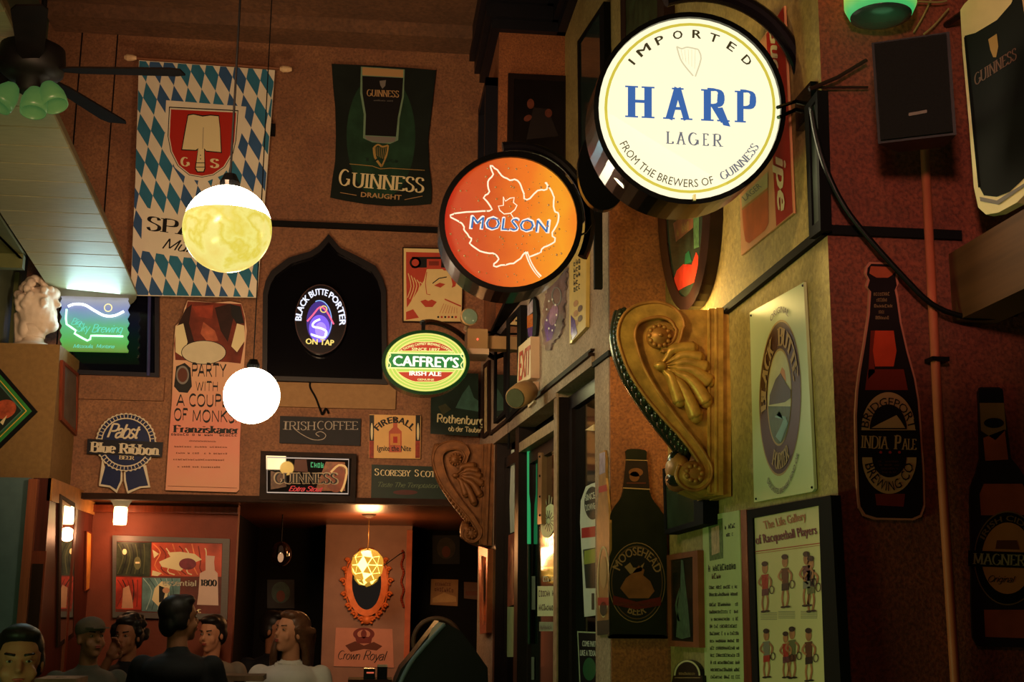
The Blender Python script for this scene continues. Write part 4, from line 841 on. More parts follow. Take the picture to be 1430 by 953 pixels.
B().box(*(lambda a, b: (1.245, 1.268, YH - .09, YH + .05, b[2], a[2]))(at(1120, 130, YH), at(1120, 175, YH))).make('wall_plate', BLKM, th)
light('sign_spill_light', 'AREA', tuple(PH.hit(963, 151, .06)), 16, (1, .86, .5), .45, tuple(PH.hit(963, 190, 1.5)))
# Molson sign
YM = 4.6; PM_ = PY(YM)
fc = PM_.hit(713, 313)
th = thing('maple_sign', 'round glowing orange MOLSON sign outlined with a maple leaf', 'sign', PM_.hit(713, 412))
bz = PM_.hit(713, 412)[2]
mo = gradmat('amber_beer', [(0, (.50, .015, .008)), (.35, (.62, .06, .006)), (.62, (.88, .17, .008)), (.85, (.95, .34, .012)), (1, (.92, .22, .01))], 0, -.28, .26, .95, .25, .25)
A_ = drum(th, YM, 713.5, 310, 92.5, 91, 8, .20, mo)
MW = E('leaf_white', (1, .78, .55), 1.15); ML = E('molson_blue', (.04, .16, .42), .95); MWH = E('molson_white', (1, .9, .8), .95)
A_.part = 'leaf_outline'
leaf = [(684, 231), (689, 243), (681, 254), (683, 268), (676, 276), (687, 293), (664, 295), (628, 300), (645, 313), (650, 324), (658, 334), (657, 342), (678, 353), (691, 355), (696, 362), (689, 372), (707, 370), (722, 365), (734, 353), (739, 358), (752, 354), (760, 346), (775, 337), (771, 325), (780, 310), (779, 298), (774, 293), (773, 275), (762, 254), (764, 264), (750, 267), (735, 280), (730, 265), (722, 252), (712, 252), (701, 245), (695, 238)]
r_ = random.Random(6); lf = catmull(leaf, 3, True); lf = [p + np.array([r_.uniform(-.9, .9), r_.uniform(-.9, .9)]) for p in lf]; A_.line(lf, 2.2, MW, 1, closed=True); A_.line([(735, 352), (740, 366), (747, 378), (755, 387)], 4.6, MW, 2, smooth=4); A_.line([(736, 355), (741, 368), (748, 380), (755, 388)], 1.2, mo, 3, smooth=4)
A_.line([(703, 275), (706, 281), (712, 277), (718, 276), (717, 283), (722, 287), (719, 293), (713, 298), (704, 299), (698, 294), (696, 288), (703, 287)], 1.5, MW, 1, closed=True); A_.line([(713, 298), (718, 306)], 1.3, MW, 1)
A_.txt('MOLSON', 656, 320, 766, 326, 20, MWH, 'fat', 2, up=(.12, -1)); A_.txt('MOLSON', 657.5, 318.6, 764.5, 324.6, 17, ML, 'sans', 4, up=(.12, -1)); A_.make(th)
b = B(); r_ = random.Random(11)
for k in range(170):
    a = r_.uniform(0, 2 * math.pi); q = 86 * math.sqrt(r_.random()); b.ell(PM_.hit(713 + q * math.cos(a), 311 + q * math.sin(a), .001), r_.choice((.0015, .0022, .003, .0045)), 6, 4)
b.make('droplets', M('droplet_glass', '#ffb060', .03, n=0, em=.25, spec=1), th, smooth=True, kind='stuff')
yk = [at(720 + 104 * math.cos(math.radians(-100 + i * 6)), 312 + 108 * math.sin(math.radians(-100 + i * 6)), YM + .14) for i in range(22)]
for i in range(1): B().tube(yk, .02, 10).make('yoke', M('yoke_black', ''), th)
B().tube([yk[12], at(835, 270, YM + .5), (1.03, 5.38, at(845, 265, 5.38)[2])], .02, 10).make('wall_arm', BLKM, th)
B().tube([PM_.hit(808, 330), PM_.hit(818, 325, -.03), PM_.hit(825, 314, -.08), PM_.hit(823, 303, -.12)], .004, 6).make('cord', BLK, th)
# big dark bracket behind the two signs
bk = thing('sign_bracket', 'black wall bracket and mounting disc between the two round signs', 'bracket', at(832, 200, 4.3))
B().slab(PY(4.45), circ(843, 236, 36, 58, 32), -.03, 0).make('mounting_disc', BLKM, bk); B().tube([at(843, 236, 4.45), at(868, 262, 4.9), (1.2, 5.38, at(885, 270, 5.38)[2])], .03, 10).make('arm', BLKM, bk)
o = hitbox(828.5, 246, 840, 405, 5.3, .03).make('metal_strip', BLK, None); o['label'] = 'flat black upright metal strip hanging at the pier edge'; o['category'] = 'strip'
# Caffrey's sign
YC_ = 7.6; PC = PY(YC_)
th = thing('oval_ale_sign', "glowing green and red oval sign reading CAFFREY'S Irish Ale", 'sign', PC.hit(594, 550))
GL1 = E('caff_yellowgreen', (.50, .68, .10), 1.0); GL2 = E('caff_green', (.02, .20, .035), 1.0); GL3 = E('caff_red', (.52, .045, .02), 1.0); GL4 = E('caff_yellow', (.95, .80, .22), 1.0); GL5 = E('caff_white', (1, .97, .82), 1.15); GL6 = E('caff_bright', (.95, .95, .35), 1.0)
P = PC
B().slab(P, circ(594, 507, 60, 43.5, 56), -.16, -.004).make('housing', BLKM, th)
B().ring(P, circ(594.5, 506, 61.5, 45, 56), circ(594.5, 506, 56.5, 41, 56), -.02, .012).make('rim', M('green_rim', '#0e3a18', .25, n=0, em=.12, emc='#1e7a34'), th)
B().slab(P, circ(594.5, 506, 57, 41.5, 56), -.004, 0).make('face', GL1, th)
A_ = Art(P, 0, .0012); A_.part = 'face_print'
for k, (a, m) in enumerate(((55.5, GL4), (53.5, GL1), (50, GL4), (48.5, GL1), (45, GL4), (43.5, GL1))): A_.ell(594.5, 506, a, a * .725, m, 1 + k * .3)
def band(y0, y1, rx, ry, cx=594.5, cy=506, n=24):
    P_ = []
    for i in range(n + 1): 
        y = y0 + (y1 - y0) * i / n; P_.append((cx + rx * math.sqrt(max(0, 1 - ((y - cy) / ry) ** 2)), y))
    return P_ + [(2 * cx - x, y) for x, y in P_[::-1]]
A_.poly(band(477, 491, 46, 30), GL4, 3.5); A_.poly(band(478, 490, 45, 29.2), GL3, 4); A_.poly(band(519, 534, 45, 29.5), GL4, 3.5); A_.poly(band(520, 533, 44, 28.6), GL3, 4)
A_.poly([(543, 492), (648, 494), (648, 517), (541, 515)], GL6, 4); A_.poly([(544, 494), (647, 496), (647, 515), (542, 513)], GL2, 5)
A_.arc('THE THOMAS CAFFREY BREWING COMPANY', 594.5, 520, 50, 38, -47, 47, 3.6, GL6, 'bold', 6)
A_.txt('SINCE 1897', 575, 489.5, 614, 490.5, 4, GL6, 'bold', 6); A_.txt("CAFFREY'S", 548, 511.5, 641, 514.5, 15.5, GL2, 'serifb', 6); A_.txt("CAFFREY'S", 549, 511, 640, 514, 14.5, GL5, 'fat', 7)
A_.txt('IRISH ALE', 572, 524.5, 616, 525.5, 6.3, GL5, 'fat', 6); A_.txt('GENUINE', 583, 531.5, 606, 532, 2.8, GL6, 'bold', 6)
for sx in (-1, 1):
    A_.line([(594.5 + sx * 52, 492), (594.5 + sx * 49, 497), (594.5 + sx * 53, 503), (594.5 + sx * 49, 510), (594.5 + sx * 52, 516)], 1.6, GL6, 7, smooth=4)
A_.make(th)
B().box(*(lambda a, b: (a[0], b[0], YC_ + .02, YC_ + .06, b[2], a[2]))(PC.hit(589, 449), PC.hit(594, 465))).make('hanger', BLKM, th)
B().tube([at(x, y, YC_ + .04 + i * .04) for i, (x, y) in enumerate(catmull([(590, 451), (604, 450), (622, 455), (640, 465), (660, 482), (690, 500)], 4))], .018, 8).make('arm', BLKM, th)
light('ale_spill_light', 'AREA', tuple(PC.hit(594, 506, .06)), 4, (1, .95, .45), .4, tuple(PC.hit(594, 520, 1.5)))

# ================================================================ lamps
GLW = E('globe_white', (1, .86, .58), 26); 
def globe(px, py, r, Y, label, two):
    c = at(px, py, Y); rr = r * Y / F * .985
    th = thing('globe_pendant', label, 'lamp', (c[0], c[1], c[2] - rr), 'globe pendants')
    if two:
        cut = .29; pr = [(rr * math.sin(t), rr * math.cos(t)) for t in np.linspace(0, math.acos(cut), 14)]
        B().lathe([(max(a, .001), h) for a, h in pr[::-1]], c, n=40).make('globe_top', GLW, th, smooth=True)
        pr = [(rr * math.sin(t), rr * math.cos(t)) for t in np.linspace(math.acos(cut) + .01, math.pi, 20)]
        m = gradmat('amber_marble', [(0, (.9, .66, .14)), (.35, (.96, .84, .24)), (.47, (.82, .66, .08)), (.56, (.94, .84, .22)), (.7, (.86, .70, .10)), (1, (.96, .88, .32))], 2, -.05, .30, .95, 1.6, .2)
        B().lathe([(max(a, .001), h) for a, h in pr], c, n=40).make('globe_bottom', m, th, smooth=True)
    else: B().ell(c, rr, 40, 24).make('globe', GLW, th, smooth=True)
    B().lathe([(.03, 0), (.035, .02), (.02, .05)], c + (0, 0, rr - .005), n=16).make('fitter', BLKM, th)
    B().tube([c + (0, 0, rr), (c[0], c[1], 5.62)], .004 if two else .003, 6).make('cord', BLK, th); return c
c1 = globe(317.5, 320, 63.5, 4.3, 'large globe pendant with amber marbled lower half', True)
c2 = globe(351.5, 553, 39.5, 6.6, 'small white glowing globe pendant in front of the monk poster', False)
light('globe_light', 'SPOT', tuple(c1 + (0, .05, .25)), 40, WARM, .1, (.5, 9.2, 4.6), spot=110); light('globe_light', 'SPOT', tuple(c1 + (.2, .0, .05)), 42, WARM, .1, (1.25, 5.4, 2.85), spot=80)
light('globe_light', 'SPOT', tuple(c2 + (0, .24, .0)), 80, (1, .62, .33), .12, (c2[0], 9.2, 3.15), spot=128)
# lamp box and globe behind the viewer, seen only in the bar mirror
RL, RG = reflected(384, 646, 1.0), reflected(402, 653, 1.0)
q_ = thing('lamp_box', 'white glowing lamp box over the counter seen in the bar mirror', 'lamp', (RL[0], RL[1], RL[2] - .13)); B().box(RL[0] - .14, RL[0] + .14, 1.0, 1.08, RL[2] - .09, RL[2] + .09).make('diffuser', E('lampbox', (1, .86, .6), 3), q_); B().box(RL[0] - .15, RL[0] + .15, .96, 1.0, RL[2] - .1, RL[2] + .1).make('back', BLK, q_)
q_ = thing('mirror_globe', 'yellow globe lamp over the counter seen in the bar mirror', 'lamp', (RG[0], 1.2, RG[2] - .1)); B().ell((RG[0], 1.2, RG[2]), .09, 20, 12).make('globe', E('yellowglobe', (1, .66, .2), 1.6), q_, smooth=True); B().tube([(RG[0], 1.2, RG[2] + .09), (RG[0], 1.2, 5.62)], .004, 6).make('cord', BLK, q_)
# ceiling lamp on the alcove soffit, reflected in the strip mirror
lp_ = at(168, 700, 9.36); SCG = E('sconce_glass', (1, .62, .26), 14)
th = thing('jar_lamp', 'small glowing jar lamp under the back wall header', 'lamp', (lp_[0], 9.4, HD - .17))
B().lathe([(.075, 0), (.06, -.02), (.05, -.045)], (lp_[0], 9.4, HD), n=20).make('canopy', M('porcelain', '#d8b078', .4, n=0, em=.3), th, smooth=True)
B().lathe([(.040, -.04), (.046, -.06), (.046, -.15), (.042, -.17)], (lp_[0], 9.4, HD), n=20).make('glass', SCG, th, smooth=True)
light('jar_lamp_light', 'POINT', (lp_[0], 9.42, HD - .24), 3.5, (1, .46, .22), .05)
mq = [(84, 722), (104, 735), (103, 878), (82, 905)]
PMr = PX(-1.955); th = thing('strip_mirror', 'tall strip mirror on the lower left pier reflecting the jar lamp', 'mirror', base_of(PMr, mq))
mq = [(84, 690), (105, 703), (103, 890), (81, 905)]; iq = [(87, 697), (103.5, 709), (101.5, 884), (84.5, 897)]
B().ring(PMr, mq, iq, .001, .014).make('frame', DKW, th); Pm = PMr.hit(95, 716, .006); Lm = np.array([lp_[0], 9.4, HD - .1]); va, vb_ = CAM - Pm, Lm - Pm; nm_ = va / np.linalg.norm(va) + vb_ / np.linalg.norm(vb_); nm_[2] = 0
PGl = Pl(Pm, nm_); B().slab(PGl, iq, -.004, .0).make('glass', MIR, th)
pq = [(121, 742), (129.5, 745), (128, 822), (119.5, 826)]
th, A_ = picture('orange_print', 'narrow orange print on the side of the lower left pier', 'picture', PMr, pq, 1, REDW, M('print_orange', '#d88a3c', .5, n=.2), .015)
# woven ball lamp before the oval mirror
bc_ = at(513, 790, 10.4); th = thing('ball_lamp', 'glowing yellow faceted ball lamp hanging before the oval mirror', 'lamp', (bc_[0], bc_[1], bc_[2] - .135))
bm = bmesh.new(); bmesh.ops.create_icosphere(bm, subdivisions=2, radius=.132)
V = [np.array(v_.co) + bc_ for v_ in bm.verts]; Fs = [tuple(v_.index for v_ in f.verts) for f in bm.faces]; bm.free()
bi = B(); r_ = random.Random(2)
bi.ell(bc_, .118, 20, 14); bi.make('inner_glow', E('ball_glow', (1, .55, .10), 7), th, smooth=True)
for f in Fs:
    P_ = [V[i] for i in f]; c = sum(P_) / 3
    if r_.random() < .45: continue
    P_ = [c + (p - c) * .86 for p in P_]; n_ = (c - bc_) / np.linalg.norm(c - bc_); B().prism([p + n_ * .004 for p in P_], -n_ * .006).make('facet', M('paper_facet', '#d89a30', .6, n=0, em=.9, emc='#e8a838'), th)
bt_ = np.array([bc_[0], bc_[1], HD])
B().tube([bc_ + (0, 0, .13), bc_ + (.004, 0, .2), bt_], .003, 6).make('cord', M('chain_brass', '#7a5a30', .3, .7), th)
B().lathe([(.06, 0), (.05, -.012), (.02, -.03)], bt_, n=20).make('ceiling_rose', DKW, th)
B().tube([bc_ + (.13, .02, .0), bc_ + (.26, .2, .1), (.35, 11.8, 1.85)], .004, 6).make('side_cord', BLK, th)
light('ball_lamp_light', 'POINT', tuple(bc_ + (0, .0, .24)), 15, (1, .42, .12), .1); light('ball_lamp_light', 'POINT', tuple(bc_ + (0, .35, .08)), 16, (1, .42, .18), .1)
# bulb shape standing in for a lamp reflection in the dark alcove
q = at(392, 778, 10.6); th = thing('bulb_reflection', 'dim glowing bulb shape standing for a lamp reflection in the dark alcove', 'lamp', (q[0], q[1], q[2] - .05)); B().ell(q, (.016, .016, .03), 12, 8).make('lamp_reflection_glow', E('bulb_reflection_glow', (1, .65, .3), 3), th, smooth=True)
B().ell(q + (0, 0, .02), (.085, .085, .1), 20, 14).make('bulb_reflection_globe', M('clear_smoke', '#30262a', .05, n=0, trans=.9), th, smooth=True); B().tube([q + (0, 0, .11), (q[0], q[1], HD)], .005, 6).make('cord', BLK, th)  # globe and cord belong to the lamp reflection stand-in

# ================================================================ ceiling fan
fc = at(44, 95, 5.5); th = thing('ceiling_fan', 'dark ceiling fan with green tinted tulip glass shades', 'fan', (fc[0], fc[1], fc[2] - .25))
BRZ = M('fan_bronze', '#0e0b0a', .5, .2, n=.2, spec=.2)
B().tube([fc + (0.03, 0, .1), (fc[0] + .03, fc[1], 5.62)], .013, 8).make('downrod', BRZ, th)
B().lathe([(.03, .14), (.08, .12), (.135, .09), (.142, .03), (.135, -.02), (.10, -.05), (.06, -.06), (.055, -.11), (.02, -.13)], fc, n=32).make('motor', BRZ, th, smooth=True)
for k in range(5):
    a = math.radians(-5 + 72 * k); d = np.array([math.cos(a), math.sin(a), 0]); s_ = np.array([-d[1], d[0], .18]); s_ /= np.linalg.norm(s_); c0 = fc + (0, 0, -.01)
    B().prism([c0 + d * .12 - s_ * .03, c0 + d * .2 - s_ * .055, c0 + d * .62 - s_ * .07, c0 + d * .66 - s_ * .05, c0 + d * .66 + s_ * .05, c0 + d * .62 + s_ * .07, c0 + d * .2 + s_ * .055, c0 + d * .12 + s_ * .03], (0, 0, .008)).make('blade', M('fan_blade', '#0e0907', .9, n=.3, spec=.05), th)
SHG = M('green_shade_glass', '#98cc78', .3, n=.1, em=.10, emc='#8ae07a')
for px_, py_, dx_, dy_ in ((8, 134, -.5, -.25), (48, 141, .05, -.1), (72, 133, .5, -.1)):
    c = at(px_, py_, 5.45 + dy_ * .1); top_ = fc + (dx_ * .06, dy_ * .1, -.1); ax = np.array([dx_ * .9, -.25, -1.0]); ax = ax / np.linalg.norm(ax)
    B().tube([top_, c - ax * .06], .012, 8).make('arm', BRZ, th)
    sh_ = B().lathe([(a * 1.05, h * 1.05) for a, h in [(.012, -.066), (.028, -.055), (.042, -.03), (.052, 0), (.054, .03), (.052, .058), (.048, .055), (.048, .028), (.046, 0), (.03, -.04)]], c, ax, 24).make('shade', SHG, th, smooth=True)

# ================================================================ gilded corbels
GOLD = M('aged_gold', '#bb9044', .38, .35, n=.35, ns=22, bump=.25, bs=40); GOLDR = M('dark_gold', '#a8743a', .45, .35, n=.3, ns=20); BRO = M('bronze_leaf', '#3a4030', .22, .6, n=.3, ns=30)
PG1 = PY(4.40); YF, YB_ = 4.40, 4.62
th = thing('scroll_corbel', 'big gilded scroll corbel with shell relief on the ochre side wall', 'corbel', (1.15, 4.5, PG1.hit(960, 690)[2]), 'carved scroll corbels')
sil = [(874, 432), (990, 433), (992, 688), (975, 684), (957, 676), (949, 662), (955, 650), (968, 645), (976, 640), (966, 622), (950, 600), (930, 578), (906, 548), (889, 521), (877, 492), (873, 470), (874, 450)]
B().slab(PG1, sil, -.22, -.022).make('body', GOLD, th)
b = B(); b.prism([PG1.hit(x, y, 0) for x, y in [(990, 431), (1000, 431), (1000, 690), (990, 690)]], (0, .24, 0)); b.prism([PG1.hit(x, y, .012) for x, y in [(1000, 430), (1010, 430), (1010, 692), (1000, 692)]], (0, .26, 0)); b.prism([PG1.hit(x, y, -.004) for x, y in [(1010, 430), (1021, 430), (1021, 694), (1010, 694)]], (0, .24, 0))
b.tube([PG1.hit(990, 433, 0), PG1.hit(990, 688, 0)], .006, 6); b.tube([PG1.hit(1000, 433, .01), PG1.hit(1000, 688, .01)], .006, 6); b.prism([PG1.hit(x, y, -.03) for x, y in [(960, 684), (990, 684), (1010, 692), (985, 694)]], (0, .16, 0))
b.make('back_plate', GOLD, th)
# raised band that runs down and curls at both ends
outer = [(924, 487), (938, 484), (947, 470), (948, 452), (938, 439), (922, 433), (905, 434), (888, 440), (878, 452), (875, 470), (880, 492), (890, 518), (907, 546), (929, 575), (950, 600), (968, 622), (980, 640), (988, 655), (985, 670), (972, 679), (958, 675), (951, 664), (955, 653)]
C_ = catmull(outer, 4); b = B(); n_ = len(C_)
def wd(i):
    t = i / n_; return 4 if t < .12 else (7 + 5 * math.sin((t - .12) / .5 * math.pi) if t < .62 else 6.5)
L1, L2 = [], []
for i in range(n_):
    d = C_[min(i + 1, n_ - 1)] - C_[max(i - 1, 0)]; d /= np.linalg.norm(d); nn = np.array([d[1], -d[0]]) * wd(i); L1.append(C_[i] + nn); L2.append(C_[i] - nn)
for i in range(n_ - 1):
    q4_ = [L1[i], L1[i + 1], L2[i + 1], L2[i]]; b.prism([PG1.hit(x, y, .004) for x, y in q4_], (0, .03, 0))
b.make('scroll_band', GOLD, th)
b = B(); b.tube([PG1.hit(x, y, .004) for x, y in L1], .0065, 6); b.tube([PG1.hit(x, y, .004) for x, y in L2], .0065, 6); b.make('band_bead', GOLDR, th, smooth=True)
b = B(); rc = PG1.hit(920, 470, 0); b.lathe([(.042, -.03), (.042, .0), (.034, .012), (.02, .022), (.006, .028)], rc, (0, -1, 0), 24)
for k in range(12): a = k * math.pi / 6; b.ell(rc + (.036 * math.cos(a), -.01, .036 * math.sin(a)), .009, 8, 6)
b.ell(rc + (0, -.028, 0), .008, 8, 6); b.make('rosette', GOLDR, th, smooth=True)
b = B(); bs_ = np.array([922, 511])
for tip, bend, r_ in (((968, 486), (940, 488), 4.2), ((977, 500), (955, 496), 4.2), ((985, 513), (960, 506), 4.4), ((990, 533), (966, 517), 5), ((986, 561), (966, 532), 5.2), ((972, 582), (955, 544), 5), ((949, 561), (938, 530), 4.4)):
    b = B(); P_ = catmull([bs_, ((bs_[0] + bend[0]) / 2 + 1, (bs_[1] + bend[1]) / 2), bend, tip], 6); m_ = len(P_)
    b.tube([PG1.hit(x, y, -.012 + .012 * math.sin(i / m_ * 2.6)) for i, (x, y) in enumerate(P_)], [(.005 + (r_ * 1.9 / 409) * (i / (m_ - 1)) ** .8) for i in range(m_)], 8); b.ell(PG1.hit(*tip, -.006), r_ / 409 * 2.0, 10, 8)
    b.tube([PG1.hit(x, y, .008) for x, y in P_[3:]], .003, 5); b.make('shell_lobe', GOLD, th, smooth=True)
b = B(); b.ell(PG1.hit(922, 511, .006), (.024, .02, .017), 14, 10); b.make('shell_boss', GOLD, th, smooth=True)
# leaf garland along the front edge, bottom volute
b = B(); r_ = random.Random(4); E_ = [p for p in catmull([(876, 436), (872, 452), (871, 470), (876, 495), (888, 524), (905, 550), (928, 582), (948, 606), (962, 624)], 6)]
b.tube([at(x - 1, y + 4, 4.52) for x, y in E_], .05, 10)
for i, (x, y) in enumerate(E_):
    for k in (-1, 0, 1): b.ell(at(x - 9 + (4 if (i + k) % 2 else 0), y + 5 + 2 * k, 4.50 + k * .055), (.016, .03, .026), 8, 6)
b.make('leaf_garland', BRO, th, smooth=True)
b = B(); vc = PG1.hit(968, 662, 0); b.lathe([(.044, -.24), (.046, -.02), (.046, 0), (.034, .012), (.014, .02)], vc, (0, -1, 0), 28); b.ell(at(946, 655, 4.5), (.04, .09, .055), 14, 10)
for k in range(9): a = k * 2 * math.pi / 9; b.ell(vc + (.027 * math.cos(a), -.014, .027 * math.sin(a)), .01, 8, 6)
b.make('lower_volute', GOLDR, th, smooth=True); b = B(); b.ell(at(956, 630, 4.5), (.022, .05, .05), 12, 8); b.ell(at(940, 648, 4.5), (.02, .05, .045), 12, 8); b.ell(at(943, 668, 4.5), (.03, .06, .03), 12, 8); b.make('volute_leaf', BRO, th, smooth=True)
cor = th.copy(); COL.objects.link(cor); cor['label'] = 'far brown scroll corbel, darkened for weaker light, beyond the glass doors'
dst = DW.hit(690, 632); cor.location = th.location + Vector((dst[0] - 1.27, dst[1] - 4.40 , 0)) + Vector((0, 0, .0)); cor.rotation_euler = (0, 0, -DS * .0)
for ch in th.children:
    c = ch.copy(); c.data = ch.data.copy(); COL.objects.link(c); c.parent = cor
    for i_, m_ in enumerate(c.data.materials): c.data.materials[i_] = M('brown_gilt_dimmed', '#6e4424', .5, .2, n=.35, ns=22, bump=.25, bs=40)  # brown copy of the gilding, weaker light at the far end put into its colour
b = B().ell((1.1, 4.72, PG1.hit(950, 431)[2] + .02), (.03, .03, .02), 12, 8).make('added_bulb', E('added_bulb_glow', (1, .7, .3), 8), None, smooth=True, cat='lamp', label='small warm bulb added on the near gilded corbel to brighten the wall');  # made-up bulb, added to brighten the wall above the corbel
light('corbel_fill_light', 'POINT', (1.12, 4.75, PG1.hit(950, 431)[2] + .10), 7, (1, .70, .22), .05)  # added fill light for the ochre wall
# ================================================================ things on the vestibule wall
HOU = M('beige_plastic', '#d8b898', .45, n=.04); HOU2 = M('beige_plastic_dark', '#b08a5c', .45, n=.05)
# emergency light with round lamp head
PE = PY(7.75); a, b_ = PE.hit(653, 459), PE.hit(681, 487); th = thing('emergency_light', 'beige emergency light box with one round lamp head above the door wall', 'emergency light', (b_[0], 7.75, b_[2]))
wx = dx(7.8)
B().box(a[0], a[0] + .125, 7.75, 7.98, b_[2], a[2]).make('battery_box', HOU2, th); B().box(a[0] - .012, a[0] + .135, 7.755, 8.0, b_[2] - .035, b_[2]).make('base_cover', HOU, th)
B().box(a[0] + .11, wx, 7.85, 7.95, b_[2] + .02, a[2] - .02).make('mount_block', HOU2, th); B().ell(PE.hit(667, 474, .004), .006, 8, 6).make('pilot_lamp', E('pilot_red', (1, .1, .05), 2), th)
hc = PE.hit(655, 443, .03); B().lathe([(.03, -.07), (.05, -.03), (.056, .0), (.056, .012)], hc, (.25, -.9, .05), 20).make('lamp_head', HOU2, th, smooth=True)
B().lathe([(.05, .012), (.035, .024), (.01, .03)], hc, (.25, -.9, .05), 20).make('lens', M('lens_glass', '#c8d0a0', .1, .3, n=.3, ns=40, em=.15, emc='#d8d890'), th, smooth=True)
B().tube([hc + (0, .05, -.02), PE.hit(650, 460, -.1), PE.hit(658, 466, -.1)], .014, 8).make('bracket', HOU, th)
o = B().tube([PE.hit(681, 464, -.1), PE.hit(693, 466, -.3), (dx(7.9) - .01, 7.9, PE.hit(693, 466)[2]), (dx(7.9) - .01, 7.9, PE.hit(692, 600)[2] - .1)], .007, 6).make('power_cable', BLK, None, label='black cable running down from the emergency light', cat='cable')
def dpic(name, label, cat, outer, inner, fm, pm, depth=.035, gm=None):
    return picture(name, label, cat, DW, outer, 3, fm, pm, depth, inner=inner)
dpic('printed_mirror', 'narrow black framed bar mirror nearer the far corbel', 'mirror', [(690, 478), (706, 458), (706, 578), (689, 592)], [(692, 484), (703, 470), (703, 574), (691.5, 586)], BLK, MIR, .03)
dpic('printed_mirror', 'tall black framed bar mirror just behind the exit sign', 'mirror', [(707, 447), (727, 426), (727, 568), (706, 590)], [(710, 452), (722, 439), (722, 562), (709, 582)], BLK, MIR, .04)
th, A_ = dpic('carved_picture', 'thin pale carved picture at the far end of the door wall', 'picture', [(674.5, 510), (682, 503), (682, 606), (673.5, 613)], [(675.5, 515), (680, 511), (680, 602), (675, 607)], DKW, M('pale_carving', '#c8a878', .5, n=.4, ns=30), .02)
# exit sign and lamp under it
ex = thing('exit_sign', 'beige boxed exit sign with red letters standing out from the door wall', 'exit sign', DW.hit(738, 540)); 
B().slab(DW, [(724, 485), (741, 470), (741, 528), (722, 541)], .0, .05).make('box', HOU, ex)
EA = Art(DW, .051, .0008); EA.part = 'letters'
EA.slab = None
EA.txt('EXIT', 724.2, 533, 739.2, 522.5, 42, M('exit_red', '#b8402c', .5, n=0), 'bold', 2, up=(.03, -1))
EA.make(ex)
ec = thing('emergency_lamp', 'beige round emergency lamp under the exit sign', 'emergency light', DW.hit(735, 566)); c0 = DW.hit(737, 546, .09); c1_ = DW.hit(720, 556, .18)
B().tube([c0, c0 * .6 + c1_ * .4, c1_], [.06, .066, .058], 18).make('lamp_head', HOU2, ec, smooth=True); B().tube([c1_, c1_ + (c1_ - c0) * .06], [.052, .05], 16).make('lens', M('dull_lens', '#5a6048', .15), ec); B().slab(DW, [(737, 538), (745, 533), (745, 562), (737, 570)], 0, .03).make('wall_plate', HOU, ec); B().ell(DW.hit(741, 540, .05), .01, 8, 6).make('screw', BLKM, ec)
# bottle cut-out, lacy sign, yellow poster
NVI = M('violet_foil', '#6a4aa8', .2, .4, n=.5, ns=12)
th, A_ = plate('bottle_cutout', 'slim foil bottle cut-out with orange and violet bands', 'sign', DW, [(736, 432), (741, 417), (744, 414), (748, 420), (750, 440), (748, 468), (741, 474), (736, 472)], BLK, .002, .02)
A_.part = 'foil_print'; A_.poly([(736.5, 428), (744, 418), (744, 436), (736.5, 442)], M('foil_white', '#c0b8d8', .2, .3, n=.5)); A_.poly([(736, 442), (744, 438), (744, 456), (736, 459)], M('foil_orange', '#d86a2a', .2, .3, n=.3)); A_.poly([(736.5, 459), (744, 456), (743, 470), (738, 471)], NVI); A_.make(th)
lac = [(760, 420), (764, 405), (770, 398), (776, 386), (786, 374), (791, 378), (789, 400), (787, 430), (785, 455), (780, 470), (772, 478), (766, 490), (760, 484), (757, 462), (758, 440)]
lac = [(x + 1.2 * math.sin(i * 2.4), y + 1.2 * math.cos(i * 1.9)) for i, (x, y) in enumerate(catmull(lac, 4, True))]
th, A_ = plate('foil_sign', 'scalloped silvery foil sign tinted violet between the bottle cut-out and yellow poster', 'sign', DW, lac, M('silver_foil', '#8a7e86', .18, .5, n=.5, ns=18), .002, .012)
A_.part = 'foil_print'; A_.poly([(760, 450), (768, 432), (778, 424), (776, 456), (770, 474), (762, 478)], NVI); A_.ring(777, 414, 7, 13, 1.5, GREYI, 2); A_.ell(773, 440, 6, 15, M('foil_pink', '#b08ab8', .2, .4, n=.5, ns=20), 2, rot=10)
for k in range(9): A_.ell(770 + 7 * math.cos(k * .7), 440 + 22 * math.sin(k * .7), 1, 1.6, WHITE, 3)
A_.make(th)
th, A_ = plate('yellow_poster', 'narrow yellow poster with dark vertical lettering beside the black strip', 'poster', DW, [(795, 335), (819, 308), (818, 457), (795, 481)], M('poster_yellow', '#c8a85c', .45, n=.1), .002, .02)
A_.part = 'letter_print'
for k in range(5): scrib(A_, 801, 372 + k * 9, 811, 366 + k * 9, 8, INK, 3, 2)
for k in range(5): A_.ell(804 + (k % 2) * 6, 424 + k * 7, 3, 5, BRNI if k % 2 else M('ink_ochre', '#a8703a', .5), 2, rot=20)
A_.poly([(797, 440), (803, 448), (806, 466), (800, 474), (797, 476)], NVI, 3); A_.poly([(797, 466), (799, 470), (799, 478), (797, 480)], M('foil_gold', '#d8a84a', .2, .3), 3); A_.make(th)
